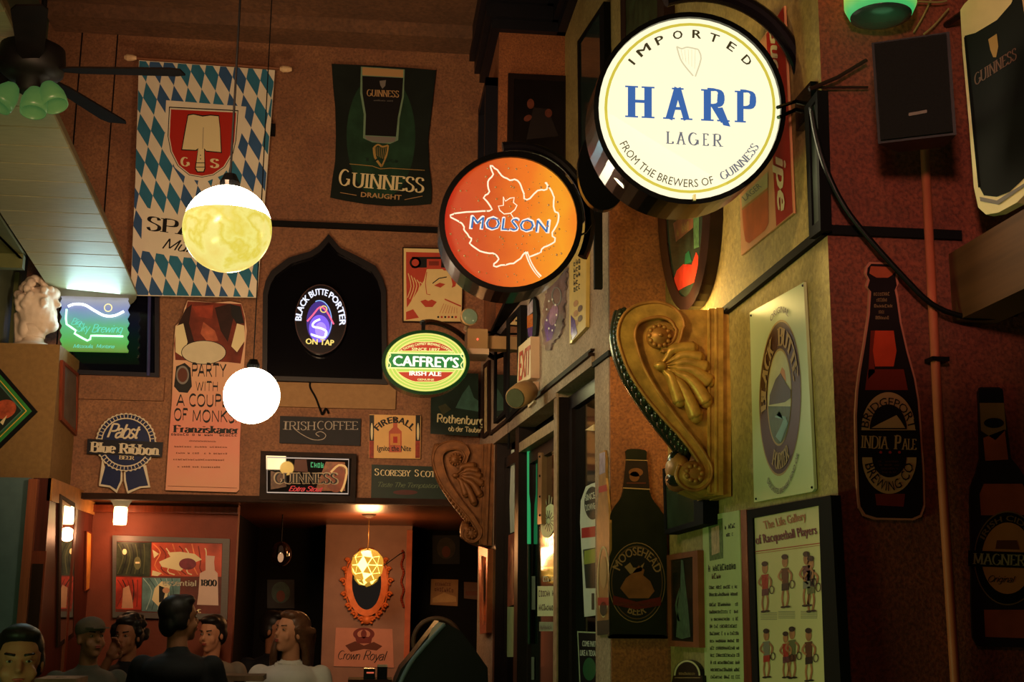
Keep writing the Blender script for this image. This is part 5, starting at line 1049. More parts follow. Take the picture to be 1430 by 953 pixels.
# metal framed strip and pier-edge bottle
th, A_ = dpic('copper_picture', 'copper edged narrow picture under the far corbel', 'picture', [(668, 763), (681, 767), (679, 884), (670, 886)], [(672, 776), (679, 779), (677.5, 872), (673, 873)], M('copper_frame', '#c8744a', .25, .7, n=.2), GLS, .04)
BG = M('bottle_gold_tin', '#9a7444', .4, .2, n=.25, ns=20)
bo_ = [(838, 632), (844, 629), (846, 640), (846, 668), (849, 700), (851, 730), (851, 885), (834, 888), (833, 730), (836, 690), (836, 650)]
th, A_ = plate('edge_bottle_sign', 'brown and gold bottle tin sign on the narrow pier edge', 'sign', DW, bo_, BG, .002, .012)
A_.part = 'label_print'; A_.poly([(837, 634), (845, 631), (845, 660), (837, 664)], M('foil_white', ''), 1); A_.poly([(836, 680), (847, 677), (848, 686), (836, 689)], REDI, 1); A_.ring(842.5, 813, 8.5, 50, 1.4, CREAM, 2, wy=3); A_.ell(842.5, 800, 5, 22, TANI, 2); A_.rect(835, 835, 850, 846, REDI, 3); A_.ell(842.5, 851, 5, 10, DKG, 3); A_.poly([(833.5, 868), (851, 866), (851, 886), (834, 888)], DKG, 3); A_.make(th)

# ================================================================ pier face: dark beer bottle sign
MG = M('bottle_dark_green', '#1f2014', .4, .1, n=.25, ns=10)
mb = catmull([(876, 628), (901, 629), (903, 640), (904, 668), (910, 695), (924, 715), (931, 740), (931, 880), (926, 887), (856, 886), (851, 880), (851, 738), (856, 712), (868, 694), (873, 668), (875, 640)], 3, True)
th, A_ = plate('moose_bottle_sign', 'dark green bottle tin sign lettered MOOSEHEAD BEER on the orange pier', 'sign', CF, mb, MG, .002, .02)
A_.part = 'label_print'
A_.poly([(874, 642), (904, 643), (905, 644), (873, 643)], TANI, 2); A_.poly([(874, 644), (904, 645), (907, 682), (870, 681)], M('neck_label', '#2a1c16', .5), 1); A_.poly([(870, 681), (908, 683), (908, 684.5), (870, 682.5)], TANI, 2)
A_.ell(888, 660, 10, 6, M('dim_orange', '#7a4a2a', .5, n=.3), 2); A_.ell(886, 666, 7, 7, M('dim_orange', ''), 2); A_.rect(875, 674, 902, 676, BRNI, 3)
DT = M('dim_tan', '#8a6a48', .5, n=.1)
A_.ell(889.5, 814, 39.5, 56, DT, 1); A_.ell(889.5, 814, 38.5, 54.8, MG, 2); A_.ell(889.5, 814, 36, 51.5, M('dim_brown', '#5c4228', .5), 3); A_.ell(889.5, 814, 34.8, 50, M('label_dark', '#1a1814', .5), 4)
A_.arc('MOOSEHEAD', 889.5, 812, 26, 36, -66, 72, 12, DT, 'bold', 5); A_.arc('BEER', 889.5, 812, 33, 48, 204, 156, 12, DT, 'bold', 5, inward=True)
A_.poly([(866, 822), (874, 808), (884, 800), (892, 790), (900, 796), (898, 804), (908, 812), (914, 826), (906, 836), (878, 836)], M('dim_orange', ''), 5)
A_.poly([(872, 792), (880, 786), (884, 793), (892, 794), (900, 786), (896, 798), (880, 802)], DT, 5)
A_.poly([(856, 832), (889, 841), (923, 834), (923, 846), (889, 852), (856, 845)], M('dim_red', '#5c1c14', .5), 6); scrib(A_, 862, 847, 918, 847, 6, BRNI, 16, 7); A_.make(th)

# ================================================================ ochre side wall
TIN = M('tin_green_cream', '#c2c89a', .28, n=.05, ns=5)
bq = [(1047, 437), (1052, 434), (1118, 397), (1122, 394), (1131, 560), (1137, 683), (1134, 687), (1058, 701), (1053, 702)]
th, A_ = plate('porter_tin_sign', 'tall pale green tin sign with an oval BLACK BUTTE PORTER label', 'sign', BW, bq, TIN, .003, .012)
A_.part = 'label_print'; DBR = M('label_dark_brown', '#3a1a16', .35, n=.15)
def oe(cx, cy, rx, ry, sh, n=48): return [(cx + rx * math.cos(2 * math.pi * i / n), cy + ry * math.sin(2 * math.pi * i / n) + sh * rx * math.cos(2 * math.pi * i / n)) for i in range(n)]
A_.poly(oe(1089.5, 556, 29.5, 109, -.25), GOLDI, 1); A_.poly(oe(1089.5, 556, 28.6, 106, -.25), DBR, 2); A_.poly(oe(1088.5, 555, 17.2, 68, -.25), GOLDI, 3); A_.poly(oe(1088.5, 555, 16, 65, -.25), M('sky_cream', '#c0b88a', .4), 4)
ov = oe(1088.5, 555, 16, 65, -.25)
A_.poly([p for p in ov if p[1] > 560], M('label_green', '#3f5a38', .4, n=.3, ns=30), 5)
A_.poly([(1075, 552), (1083, 530), (1090, 521), (1097, 535), (1104, 545), (1104, 556), (1096, 562), (1074, 566)], M('peak_grey', '#38342e', .4), 6); A_.poly([(1089, 522), (1092, 513), (1096, 518), (1098, 534)], M('peak_orange', '#c07a44', .4), 5)
A_.poly([(1088, 575), (1084, 580), (1097, 582), (1100, 592), (1090, 618), (1083, 610), (1090, 596), (1094, 586), (1082, 583)], M('river_blue', '#6a9a98', .4), 7)
def oarc(A, t, cx, cy, rx, ry, a0, a1, h, hx, m, sty, lay, inward=False):
    V, Fs, W = STY[sty](t); P = []
    for q in V:
        a, b = q[0], q[1]; an = math.radians(a0 + (a1 - a0) * a); k = -b if inward else b; X_ = (rx + k * hx) * math.sin(an); P.append((cx + X_, cy - (ry + k * h) * math.cos(an) - .25 * X_, q[2] if len(q) > 2 else 0))
    p = A.part; A.part = 'lettering'; A.tri(P, Fs, m, lay); A.part = p
oarc(A_, 'BLACK', 1089, 556, 19.5, 74, -100, -25, 24, 7, TANI, 'serifb', 5); oarc(A_, 'BUTTE', 1089, 556, 19.5, 74, -8, 76, 24, 7, TANI, 'serifb', 5); oarc(A_, 'PORTER', 1089, 556, 26.5, 99, 206, 148, 22, 7, TANI, 'serifb', 5, True)
oarc(A_, 'ORIGINAL', 1089, 556, 31, 119, -24, 22, 9, 3, GREYI, 'bold', 4); oarc(A_, 'DESCHUTES BREWERY BEND OR', 1089, 556, 34, 134, 212, 130, 8, 3, GREYI, 'bold', 4, True)
A_.make(th)
b = B()
for x, y in ((1049, 441), (1121, 399), (1134, 681), (1056, 697)): b.ell(BW.hit(x, y, .013), .004, 8, 5)
b.make('nail', BLKM, th, kind='stuff')
# framed racquetball print
o4 = [(1043, 713), (1160, 692), (1177, 1010), (1052, 1010)]; i4 = [(1051, 724), (1143, 706), (1153, 1000), (1060, 1000)]
PPR = M('print_paper', '#cdb98e', .5, n=.05, ns=4)
th, A_ = picture('racquetball_print', 'black framed print titled The Life Gallery of Racquetball Players', 'picture', BW, o4, 8, BLKF, PPR, .03, inner=i4)
TT = [(1060, 1100)]
A_.txt('The Life Gallery', 1068, 740, 1126, 726, 12, M('title_orange', '#b06a48', .5), 'fat'); A_.txt('of Racquetball Players', 1056, 761, 1141, 746, 13, M('title_plum', '#6a2434', .5), 'fat')
A_.part = 'rules'; A_.line([(1053, 771), (1145, 759)], 1.3, REDI, 2); A_.line([(1053, 774), (1145, 762)], .6, REDI, 2)
A_.part = 'caricatures'
SK = M('ink_flesh', '#a8684a', .5, n=.3, ns=40); PC1 = [REDI, BRNI, M('ink_plum', '#5c2838', .5), INK, GREYI, M('ink_olive', '#5a5c3c', .5)]
def fig(x, y, h, k):
    r_ = random.Random(k); c = PC1[k % 6]; d = PC1[(k + 2) % 6]
    A_.ell(x, y + h * .14, h * .055, h * .11, SK, 2); A_.ell(x - .3, y + h * .055, h * .06, h * .05, INK, 3); A_.poly([(x - h * .07, y + h * .27), (x + h * .07, y + h * .25), (x + h * .06, y + h * .55), (x - h * .05, y + h * .57)], c, 2)
    A_.poly([(x - h * .06, y + h * .55), (x + h * .07, y + h * .53), (x + h * .07, y + h * .66), (x - h * .06, y + h * .68)], d, 3)
    A_.line([(x - h * .06, y + h * .3), (x - h * .12, y + h * .42), (x - h * .04, y + h * .5)], h * .035, SK, 3, smooth=3); A_.line([(x + h * .06, y + h * .3), (x + h * .12, y + h * .38), (x + h * .10, y + h * .5)], h * .035, SK, 3, smooth=3)
    A_.line([(x - h * .03, y + h * .66), (x - h * .05, y + h * .82), (x - h * .03, y + h * .96)], h * .035, SK, 2, smooth=3); A_.line([(x + h * .04, y + h * .65), (x + h * .06, y + h * .8), (x + h * .03, y + h * .96)], h * .035, SK, 2, smooth=3)
    A_.ring(x + h * .13, y + h * .56, h * .05, h * .08, h * .014, INK, 4, n=16); A_.ell(x - h * .03, y + h * .98, h * .05, h * .02, INK, 4); A_.ell(x + h * .05, y + h * .97, h * .05, h * .02, INK, 4)
for k, (x, y, h) in enumerate(((1068, 784, 72), (1096, 774, 76), (1126, 770, 78), (1132, 776, 80), (1070, 878, 70), (1106, 875, 74), (1097, 882, 66), (1129, 877, 76))): fig(x, y, h, k)
for x, y in ((1062, 856), (1087, 854), (1118, 854)):
    for r_ in range(5): A_.rect(x, y + r_ * 2.3, x + 23, y + r_ * 2.3 + .7, GREYI, 2)
A_.make(th)
th, A_ = plate('wood_strip', 'thin red brown wooden strip beside the racquetball print', 'board', BW, [(1034, 713), (1042, 712), (1051, 1010), (1040, 1010)], REDW, .002, .03)
# tall green menu sheet
th, A_ = plate('tall_menu_sheet', 'tall narrow pale green sheet of small dark lettering', 'poster', BW, [(981, 722), (1032, 713), (1041, 1010), (985, 1010)], M('sheet_pale_green', '#b9bd84', .5, n=.06), .002, .006)
A_.part = 'crest_print'; A_.poly([(989, 729), (1009, 724), (1010, 780), (991, 784)], M('crest_green', '#5a6a3a', .5, n=.5, ns=60), 1); A_.poly([(993, 738), (1004, 734), (1005, 772), (994, 776)], M('crest_pink', '#c09a7c', .5, n=.3, ns=40), 2)
scrib(A_, 1012, 740, 1027, 737, 8, INK, 6); scrib(A_, 1014, 750, 1026, 748, 5, INK, 6); scrib(A_, 989, 799, 1028, 795, 10, DKG, 12); scrib(A_, 994, 809, 1007, 808, 8, BRNI, 4)
for i in range(14):
    y = 822 + i * 10.2 + (4 if i > 1 else 0); scrib(A_, 990 + i * .2, y + 1.2 - i * .12, 1030 + i * .3, y, 5.2, DKG, 20)
A_.make(th)
# two frames in the corner and a round topped sign
th, A_ = picture('green_picture', 'dark framed greenish picture behind the near corbel base', 'picture', BW, [(925, 655), (981, 640), (982, 732), (928, 747)], 3, BLKF, M('picture_dim_green', '#2c3a2c', .2, n=.4, ns=8), .06, inner=[(928, 661), (968, 650), (969, 728), (930, 740)])
th, A_ = picture('small_figure_picture', 'small wood framed dark picture with a pale standing figure', 'picture', BW, [(931, 776), (974, 769), (976, 905), (933, 903)], 3, M('frame_redwood', '#8a4a30', .4, n=.2), M('picture_black', '#16180f', .25, n=.3), .03, inner=[(935, 783), (967, 778), (968, 897), (936, 895)])
A_.part = 'figure_print'; FG = M('pale_green_figure', '#4a5c44', .5, n=.4, ns=40); A_.poly([(951, 782), (954, 783), (957, 815), (961, 850), (964, 890), (952, 893), (944, 890), (946, 850), (950, 820)], FG); A_.line([(950, 822), (944, 845), (948, 868)], 2.5, FG, smooth=3); A_.make(th)
rt = [(938, 953), (940, 944)] + [(959 + 19 * math.cos(t), 944 - 22 * math.sin(t)) for t in np.linspace(math.pi, 0, 16)] + [(981, 944), (984, 1000), (938, 1000)]
th, A_ = plate('round_top_sign', 'dark sign with a pale arched top in the lower corner', 'sign', BW, rt, M('sign_black', '#15170f', .4), .002, .02)
A_.part = 'rim_print'; A_.ring(959.5, 944, 18.5, 21.5, 2.4, CREAM, 1, a0=180, a1=360); A_.line([(942, 947), (978, 947)], .8, TANI); scrib(A_, 948, 943, 971, 943, 4, TANI, 9); A_.make(th)
# oval tray mirror
def ovl(cx, cy, rx, ry, n=44): return [(cx + rx * math.cos(2 * math.pi * i / n), cy + ry * math.sin(2 * math.pi * i / n)) for i in range(n)]
th, A_ = picture('oval_bar_mirror', 'tall oval wood framed bar mirror with a red tap print above the corbel', 'mirror', BW, ovl(955, 285, 37, 149), 3, M('frame_dark_oval', '#24140e', .22, n=.3), M('oval_glass', '#3a4a3e', .1, .5, n=.5, ns=9), .05, inner=ovl(955, 285, 26, 130))
A_.part = 'mirror_print'; A_.poly([(938, 398), (945, 378), (954, 369), (966, 370), (972, 352), (975, 358), (974, 392), (958, 400), (944, 408)], M('print_scarlet', '#c0321c', .3, n=.3), 1); A_.poly([(940, 312), (968, 292), (968, 318), (944, 338)], M('print_brown', '#7a4a34', .3, n=.4), 1)
A_.poly([(928, 300), (931, 296), (932, 350), (928, 348)], M('print_orange2', '#b0703c', .3, n=.4, ns=60), 1); A_.poly([(968, 300), (976, 296), (976, 345), (969, 348)], M('print_fern', '#4a6a44', .3, n=.6, ns=60), 1); A_.poly([(957, 355), (962, 350), (966, 366), (956, 370)], GRNI, 2)
scrib(A_, 945, 330, 966, 318, 14, GOLDI, 6); A_.make(th)
# pint tin sign with red strip
SGP = M('tin_salmon', '#d89a6c', .35, n=.15, ns=7)
th, A_ = plate('pint_tin_sign', 'slanting tin sign with a pint of lager and a red lettered strip', 'sign', BW, [(1030, 104), (1095, 8), (1108, 298), (1083, 318), (1035, 357)], SGP, .003, .01)
A_.part = 'sign_print'; REDS = M('strip_red', '#a82a1e', .35, n=.2, ns=6)
A_.poly([(1070, 48), (1094, 9), (1107, 297), (1084, 316)], REDS, 1)
A_.poly([(1035, 275), (1072, 240), (1073, 312), (1068, 322), (1046, 340), (1041, 337), (1038, 320)], M('beer_amber', '#c8683c', .3, n=.15), 2); A_.poly([(1035, 275), (1072, 240), (1072, 262), (1036, 291)], M('foam_label', '#b8a878', .35), 3); A_.line([(1036, 293), (1072, 264)], 1.5, GOLDI, 3)
A_.txt('LAGER', 1041, 281, 1064, 261, 8, GREYI, 'bold', 3)
V_, F_, W_ = STY['ital']('ipe')
A_.part = 'lettering'; A_.tri([(1083 + 3 * a + 15 * b, 221 + 74 * a - 7 * b, z) for a, b, z in V_], F_, CREAM, 4)
V_, F_, W_ = STY['ital']('Gue'); A_.tri([(1074 + 4 * a + 14 * b, 38 + 64 * a - 7 * b, z) for a, b, z in V_], F_, CREAM, 4); A_.make(th)
# edge-on thick frame near the corner
th, A_ = picture('corner_frame', 'deep black framed picture seen nearly edge-on near the wall corner', 'picture', BW, [(1123, 150), (1141, 126), (1146, 322), (1130, 334)], 2, BLKF, M('picture_olive', '#20261c', .6, n=.4), .035, inner=[(1129, 154), (1138, 141), (1143, 308), (1134, 316)])
# upper part of the side wall, far: mirror and hanging glass lamps
th, A_ = picture('upper_mirror', 'tall green tinged mirror high on the far side wall', 'mirror', BW, [(806, 58), (843, 2), (846, 230), (808, 250)], 2, BLKF, M('green_mirror', '#5a7468', .08, .8, n=.3, ns=4), .04, inner=[(809, 60), (837, 16), (839, 222), (811, 240)])
th, A_ = picture('dark_upper_picture', 'wide dark picture high behind the lager sign', 'picture', BW, [(866, -30), (925, -120), (930, 180), (868, 205)], 3, DKW, M('picture_moss', '#2c3a24', .3, n=.6, ns=9), .05, inner=[(872, -26), (916, -90), (920, 165), (874, 188)])
# column pictures
PCc = PY(8.3)
th, A_ = picture('column_picture', 'dark framed portrait on the front of the back column', 'picture', PCc, [(710, 102), (797, 106), (796, 250), (708, 250)], 8, M('frame_near_black', '#1a100e', .4), M('portrait_dark', '#120d0d', .3, n=.3, ns=5), .04)
A_.part = 'portrait_print'; DF = M('dim_flesh', '#5c2e22', .5, n=.3); A_.ell(741, 145, 5, 7, DF); A_.ell(766, 158, 5, 6, DF); A_.ell(737, 165, 6, 4, DF, rot=-30); A_.poly([(745, 150), (765, 152), (780, 190), (735, 195)], M('dim_robe', '#1f1818', .5), .5); A_.make(th)
cl = at(672, 160, 8.35); o = thing('side_framed_picture', 'thick dark blue topped frame on the left side of the back column', 'picture', (cx0 - .03, 8.4, BK.hit(670, 220)[2] - .2))
zt_, zb2 = PCc.hit(672, 104)[2], PCc.hit(672, 250)[2]
B().box(cx0 - .085, cx0, 8.34, 8.40, zb2, zt_).box(cx0 - .085, cx0, 8.9, 8.95, zb2, zt_).box(cx0 - .085, cx0, 8.34, 8.95, zt_ - .06, zt_).box(cx0 - .085, cx0, 8.34, 8.95, zb2, zb2 + .06).make('frame', M('frame_ink_blue', '#16161e', .4), o); B().box(cx0 - .03, cx0, 8.4, 8.9, zb2 + .06, zt_ - .06).make('picture', M('picture_grey', '#5a4c44', .3, n=.3), o)

# ================================================================ dark red front wall at right
def bottle_sign(name, label, out, inner_k, edge, body):
    th = thing(name, label, 'sign', base_of(AF, out)); B().slab(AF, out, .002, .012).make('sheet', edge, th); A_ = Art(AF, .012); A_.part = 'bottle_print'; return th, A_
DPK = M('die_cut_edge', '#b06a58', .5, n=.1); BBK = M('bottle_ink', '#1c1214', .35, n=.1)
Lh = [(1214, 366), (1209, 372), (1208, 381), (1212, 389), (1209, 399), (1214, 405), (1212, 440), (1206, 480), (1200, 515), (1196, 545), (1194, 580), (1195, 640), (1197, 690), (1199, 710), (1206, 721), (1222, 726)]
Rh = [(1276, 727), (1287, 722), (1292, 708), (1291, 660), (1287, 600), (1284, 560), (1279, 530), (1268, 490), (1259, 450), (1254, 412), (1252, 403), (1255, 396), (1253, 384), (1254, 372), (1247, 367)]
bo_ = Lh + Rh
th, A_ = bottle_sign('india_pale_sign', 'tall red brown bottle cut-out sign lettered BRIDGEPORT INDIA PALE', bo_, 1, DPK, BBK)
cxm = 1240
def shrinkb(P, d): 
    out = []
    for x, y in P: out.append((x + d * (1 if x < 1240 else -1), y + (d if y < 420 else (-d if y > 700 else 0))))
    return out
A_.poly(shrinkb(bo_, 2.6), BBK, 1); A_.poly([(1216, 372), (1248, 373), (1250, 380), (1245, 385), (1240, 388), (1224, 388), (1214, 382)], M('cap_red', '#a04830', .4, n=.3), 2)
for k, (a, c) in enumerate(((1220, 1243), (1224, 1239), (1217, 1247), (1227, 1235), (1220, 1242))): scrib(A_, a, 413 + k * 8.3, c, 413 + k * 8.3, 5, M('dim_gold_ink', '#8a6a4a', .5), 8, 2)
A_.poly([(1222, 462), (1248, 462), (1252, 490), (1248, 512), (1222, 512), (1219, 490)], M('beer_glow_red', '#c03a22', .35, n=.15), 2); A_.poly([(1216, 462), (1222, 462), (1219, 490), (1222, 520), (1212, 530)], M('beer_deep', '#6e2218', .35, n=.1), 2); A_.poly([(1212, 516), (1262, 516), (1268, 545), (1208, 545)], M('beer_deep', ''), 2)
A_.poly([(1222, 690), (1264, 690), (1262, 708), (1224, 706)], M('beer_deep', ''), 2)
LBL = M('label_copper', '#b07c58', .45, n=.08)
A_.ell(1240.5, 600, 37.5, 52, LBL, 3, a0=180, a1=360); A_.ell(1240.5, 600, 26, 35, BBK, 4, a0=180, a1=360); A_.poly([(1217, 598), (1228, 592), (1240, 586), (1252, 580), (1258, 588), (1264, 598)], LBL, 5); A_.rect(1203, 600, 1279, 601.2, LBL, 4)
A_.ell(1242, 639, 38, 51, LBL, 3, a0=0, a1=180); A_.ell(1242, 639, 24, 28, BBK, 4, a0=0, a1=180)
for k in range(4): scrib(A_, 1226 + k * 2, 646 + k * 5, 1258 - k * 2, 646 + k * 5, 3, BRNI, 12, 5)
A_.arc('BRIDGEPORT', 1240.5, 603, 28, 36, -82, 84, 12, BBK, 'sans', 5); A_.arc('BREWING CO', 1242, 639, 35, 47, 258, 102, 14, BBK, 'sans', 5, inward=True)
A_.rect(1199, 604, 1284, 634, BBK, 5); A_.txt('INDIA', 1202, 625.5, 1241, 627.5, 17, LBL, 'serif', 6); A_.txt('P', 1248, 627.5, 1258, 628, 19, LBL, 'serifb', 6); A_.txt('ALE', 1259, 628, 1280, 628.5, 15, LBL, 'serif', 6)
for x in (1230, 1243, 1256): A_.ell(x, 632, 2, 2, REDI, 6)
A_.make(th)
Lh = [(1369, 541), (1366, 548), (1367, 562), (1368, 600), (1369, 640), (1364, 660), (1356, 680), (1355, 700), (1357, 780), (1357, 840), (1359, 890), (1366, 903)]
Rh = [(1440, 905), (1452, 898), (1456, 880), (1452, 780), (1446, 700), (1440, 680), (1424, 655), (1412, 640), (1407, 600), (1402, 562), (1401, 546), (1396, 541)]
bo_ = Lh + Rh
th, A_ = bottle_sign('cider_bottle_sign', "dim amber bottle cut-out sign lettered MAGNERS at the right edge", bo_, 1, M('cider_edge', '#251a1c', .4), BBK)
DIM = M('cider_amber', '#8c4028', .4, n=.2); DG = M('cider_gold', '#6f5030', .4, n=.2)
A_.poly([(1367, 543), (1400, 543), (1402, 562), (1367, 562)], M('cap_black', '#14141a', .4), 2); A_.poly([(1368, 563), (1402, 563), (1405, 600), (1390, 615), (1370, 602)], DG, 2); A_.ell(1388, 591, 14, 7, M('cap_black', ''), 3); A_.poly([(1373, 612), (1403, 600), (1408, 642), (1376, 644)], DIM, 2)
A_.poly([(1374, 676), (1428, 676), (1438, 700), (1440, 720), (1370, 720), (1368, 690)], DIM, 2); A_.ell(1407, 780, 47, 66, DG, 3); A_.ell(1407, 780, 45.5, 64, M('cider_black', '#14110f', .4), 4); A_.ell(1407, 780, 36, 50, M('cider_label', '#a8683c', .4, n=.1), 5)
A_.poly([(1352, 769), (1460, 773), (1460, 795), (1352, 791)], M('cider_black', ''), 6); A_.poly([(1374, 852), (1440, 852), (1438, 892), (1376, 890)], DIM, 2); A_.poly([(1392, 755), (1420, 755), (1424, 768), (1390, 767)], BRNI, 6)
A_.txt('MAGNERS', 1358, 788, 1441, 791, 15, M('cider_letter', '#8f7c5c', .4), 'serif', 7); A_.txt('Original', 1380, 813, 1418, 814, 9, BBK, 'script', 7)
A_.arc('IRISH CIDER', 1407, 780, 37, 52, -60, 60, 8, DG, 'bold', 6); A_.make(th)
# conduit, cables
PKC = M('pipe_copper_pink', '#b05a40', .5, n=.1)
z1 = AF.hit(1291, 205)[2]; xc = AF.hit(1310, 600)[0]
o = thing('conduit_pipe', 'thin reddish pipe running down the dark red wall from the speaker', 'pipe', (xc, 3.36, 0))
B().tube([AF.hit(1291, 205, .03), AF.hit(1310, 580, .03), AF.hit(1334, 953, .03), AF.hit(1354, 1300, .03)], .013, 10).make('pipe', PKC, o, smooth=True)
p = AF.hit(1312, 503, .03); B().box(p[0] - .03, p[0] + .02, 3.34, 3.39, p[2] - .006, p[2] + .006).make('strap', BRZ, o)
cab = [at(1131, 145, 3.46)[0:3]]; pts = [(1133, 150), (1140, 190), (1155, 240), (1180, 290), (1215, 335), (1260, 385), (1300, 424), (1340, 441), (1375, 444), (1420, 438)]
P_ = [AF.hit(x, y, .055) for x, y in catmull(pts, 4)]
B().tube(P_, .0085, 8).make('hanging_cable', M('cable_black', '#0c0a0a', .4, n=0), None, smooth=True, label='thick black cable drooping across the dark red wall', cat='cable')
B().tube([AF.hit(x, y, .05) for x, y in [(1130, 125), (1170, 108), (1210, 84)]], .006, 6).make('speaker_cable', M('cable_brown', '#2a1814', .5), None, label='short thin cable rising to the black loudspeaker', cat='cable')
B().tube([AF.hit(x, y, .03) for x, y in [(1130, 122), (1170, 122), (1212, 122)]], .004, 6).make('thin_cable', M('cable_brown', ''), None, label='level thin cable running behind the black loudspeaker', cat='cable')
for k, P_ in enumerate(([(1300, 0), (1288, 25), (1276, 45)], [(1325, 12), (1305, 35), (1290, 48)], [(1282, 2), (1310, 3), (1322, 1)])):
    B().tube([AF.hit(x, y, .02 + k * .01) for x, y in catmull(P_, 4)], .003, 6).make('loose_wire', M('wire_tan', '#8a7a50', .4), None, label=('pale loose wire dropping behind the green can neon', 'pale loose wire behind the loudspeaker top', 'pale loose wire crossing at the top edge')[k], cat='wire')
# loudspeaker, turned and tipped down
sc = at(1278, 130, 3.08); th = thing('loudspeaker', 'black wall loudspeaker tipped towards the room beside the pint sign', 'speaker', (sc[0], sc[1] + .05, sc[2] - .16))
mrot = Matrix.Rotation(math.radians(-28), 3, 'Z') @ Matrix.Rotation(math.radians(9), 3, 'X')
def sp(x, y, z): return sc + np.array(mrot @ Vector((x, y, z)))
sw = .098
b = B(); prof = [(-sw, -.06), (sw, -.06), (sw * .62, .10), (-sw * .62, .10)]
b.prism([sp(x, y, -.135) for x, y in prof][::-1], sp(0, 0, .135) - sp(0, 0, -.135)); b.make('cabinet', M('speaker_black', '#0b0b0c', .5, n=.1), th)
b = B(); b.prism([sp(x, -.061, z) for x, z in ((-sw + .008, -.128), (sw - .008, -.128), (sw - .008, .128), (-sw + .008, .128))], sp(0, -.072, 0) - sp(0, -.061, 0)); b.make('grille', M('grille_black', '#0e0d0d', .8, n=.3, ns=200, bump=.3, bs=300), th)
b = B(); b.prism([sp(x, -.073, z) for x, z in ((-.015, -.075), (.03, -.072), (.03, -.064), (-.015, -.067))], sp(0, -.076, 0) - sp(0, -.073, 0)); b.make('badge', M('badge_dim', '#5c5040', .4), th)
B().tube([sp(0, .1, -.02), (sc[0] + .03, 3.38, sc[2] + .0)], .015, 8).make('wall_mount', BLKM, th)
# green can neon at the top
cc = AF.hit(1229, 0, .13); r0 = .1
th = thing('green_can_lamp', 'glowing green drum lamp with a dark glass underside at the top edge', 'lamp', (cc[0], cc[1], AF.hit(1229, 40, .13)[2]))
zt3 = AF.hit(1229, -60, .13)[2]; zb3 = AF.hit(1229, 22, .13)[2]
gmt = gradmat('green_glow_can', [(0, (.02, .34, .14)), (.25, (.05, .5, .12)), (.5, (.5, .62, .08)), (1, (.7, .6, .1))], 2, 0, .2, .9, .1)
B().lathe([(r0 * .86, 0), (r0, .03), (r0, zt3 - zb3), (r0 * .9, zt3 - zb3 + .02)], (cc[0], cc[1], zb3), n=32).make('drum', gmt, th, smooth=True)
B().lathe([(r0 * .6, -.012), (r0 * .84, -.004), (r0 * .86, .004)], (cc[0], cc[1], zb3), n=32).make('lens', M('lens_dark_green', '#2c4038', .25, n=.2), th, smooth=True)
B().box(cc[0] - .02, cc[0] + .02, cc[1], 3.39, zt3 - .05, zt3).make('mount', BLKM, th)
light('green_can_light', 'POINT', (cc[0], cc[1] - .02, zb3 - .08), .15, (.3, 1, .4), .05)
# pint shaped plaque seen at a slant
PW = Pl((1.60, 3.3, 2.7), (-1, -.42, 0))
pt = [(1341, 14), (1347, 5), (1365, -12), (1400, -30), (1440, -60), (1452, 60), (1452, 250), (1420, 283), (1394, 297), (1377, 300), (1366, 290), (1360, 262), (1352, 160), (1344, 70)]
th = thing('pint_plaque', 'large pint glass plaque with cream head hanging at the upper right edge', 'sign', base_of(PW, pt, .03))
B().slab(PW, pt, 0, .03).make('rim', M('plaque_cream', '#d8c890', .35, n=.08), th)
A_ = Art(PW, .031, .0012); A_.part = 'pint_print'
A_.poly([(1347, 50), (1362, 46), (1392, 28), (1412, 5), (1418, -10), (1426, -10), (1436, 60), (1440, 240), (1410, 268), (1392, 275), (1374, 273), (1366, 258), (1358, 160)], M('stout_black', '#0c0b0a', .7, n=0), 1)
A_.poly([(1346, 52), (1349, 52), (1360, 160), (1369, 262), (1366, 262), (1357, 170)], BLKF, 2); A_.poly([(1368, 275), (1392, 280), (1440, 250), (1440, 254), (1394, 286), (1369, 281)], GREYI, 2)
A_.poly([(1380, 55), (1392, 47), (1394, 65), (1391, 80), (1387, 80), (1383, 70)], GOLDI, 2); A_.txt('GUINNESS', 1361, 120, 1420, 82, 16, M('plaque_letter', '#6a4a3c', .4), 'serif', 2, up=(-.05, -1)); A_.make(th)
hp = PW.hit(1400, -20); B().tube([hp, (1.66, 3.39, hp[2] + .02)], .01, 8).make('hook', BLKM, th)

# ================================================================ alcove things
PA = PY(9.6)
o4 = [(157, 748), (321, 753), (317, 866), (157, 863)]; i4 = [(163, 756), (311, 759), (308, 858), (161, 855)]
th, A_ = picture('collage_poster', 'steel framed collage poster reading essential 1800 with a white bottle', 'poster', PA, o4, 6, STEEL, M('collage_base', '#5c241c', .4, n=.4, ns=7), .03, inner=i4)
A_.part = 'collage_print'
A_.poly([(163, 757), (211, 758), (209, 806), (162, 804)], M('collage_green', '#2c3020', .4, n=.8, ns=11), 1); A_.poly([(162, 806), (198, 807), (197, 852), (161, 851)], M('collage_red', '#a02c1c', .4, n=.7, ns=9), 1); A_.poly([(199, 807), (252, 808), (250, 856), (198, 854)], M('collage_teal', '#5c7c7c', .4, n=.6, ns=8), 1)
A_.poly([(212, 758), (310, 760), (309, 806), (211, 805)], M('collage_orange', '#b0442c', .4, n=.5, ns=6), 1)
A_.poly([(226, 792), (222, 785), (238, 778), (234, 772), (252, 771), (272, 774), (282, 782), (262, 790), (252, 798), (240, 795)], CREAM, 2); A_.poly([(213, 768), (222, 774), (215, 780)], CREAM, 2); 
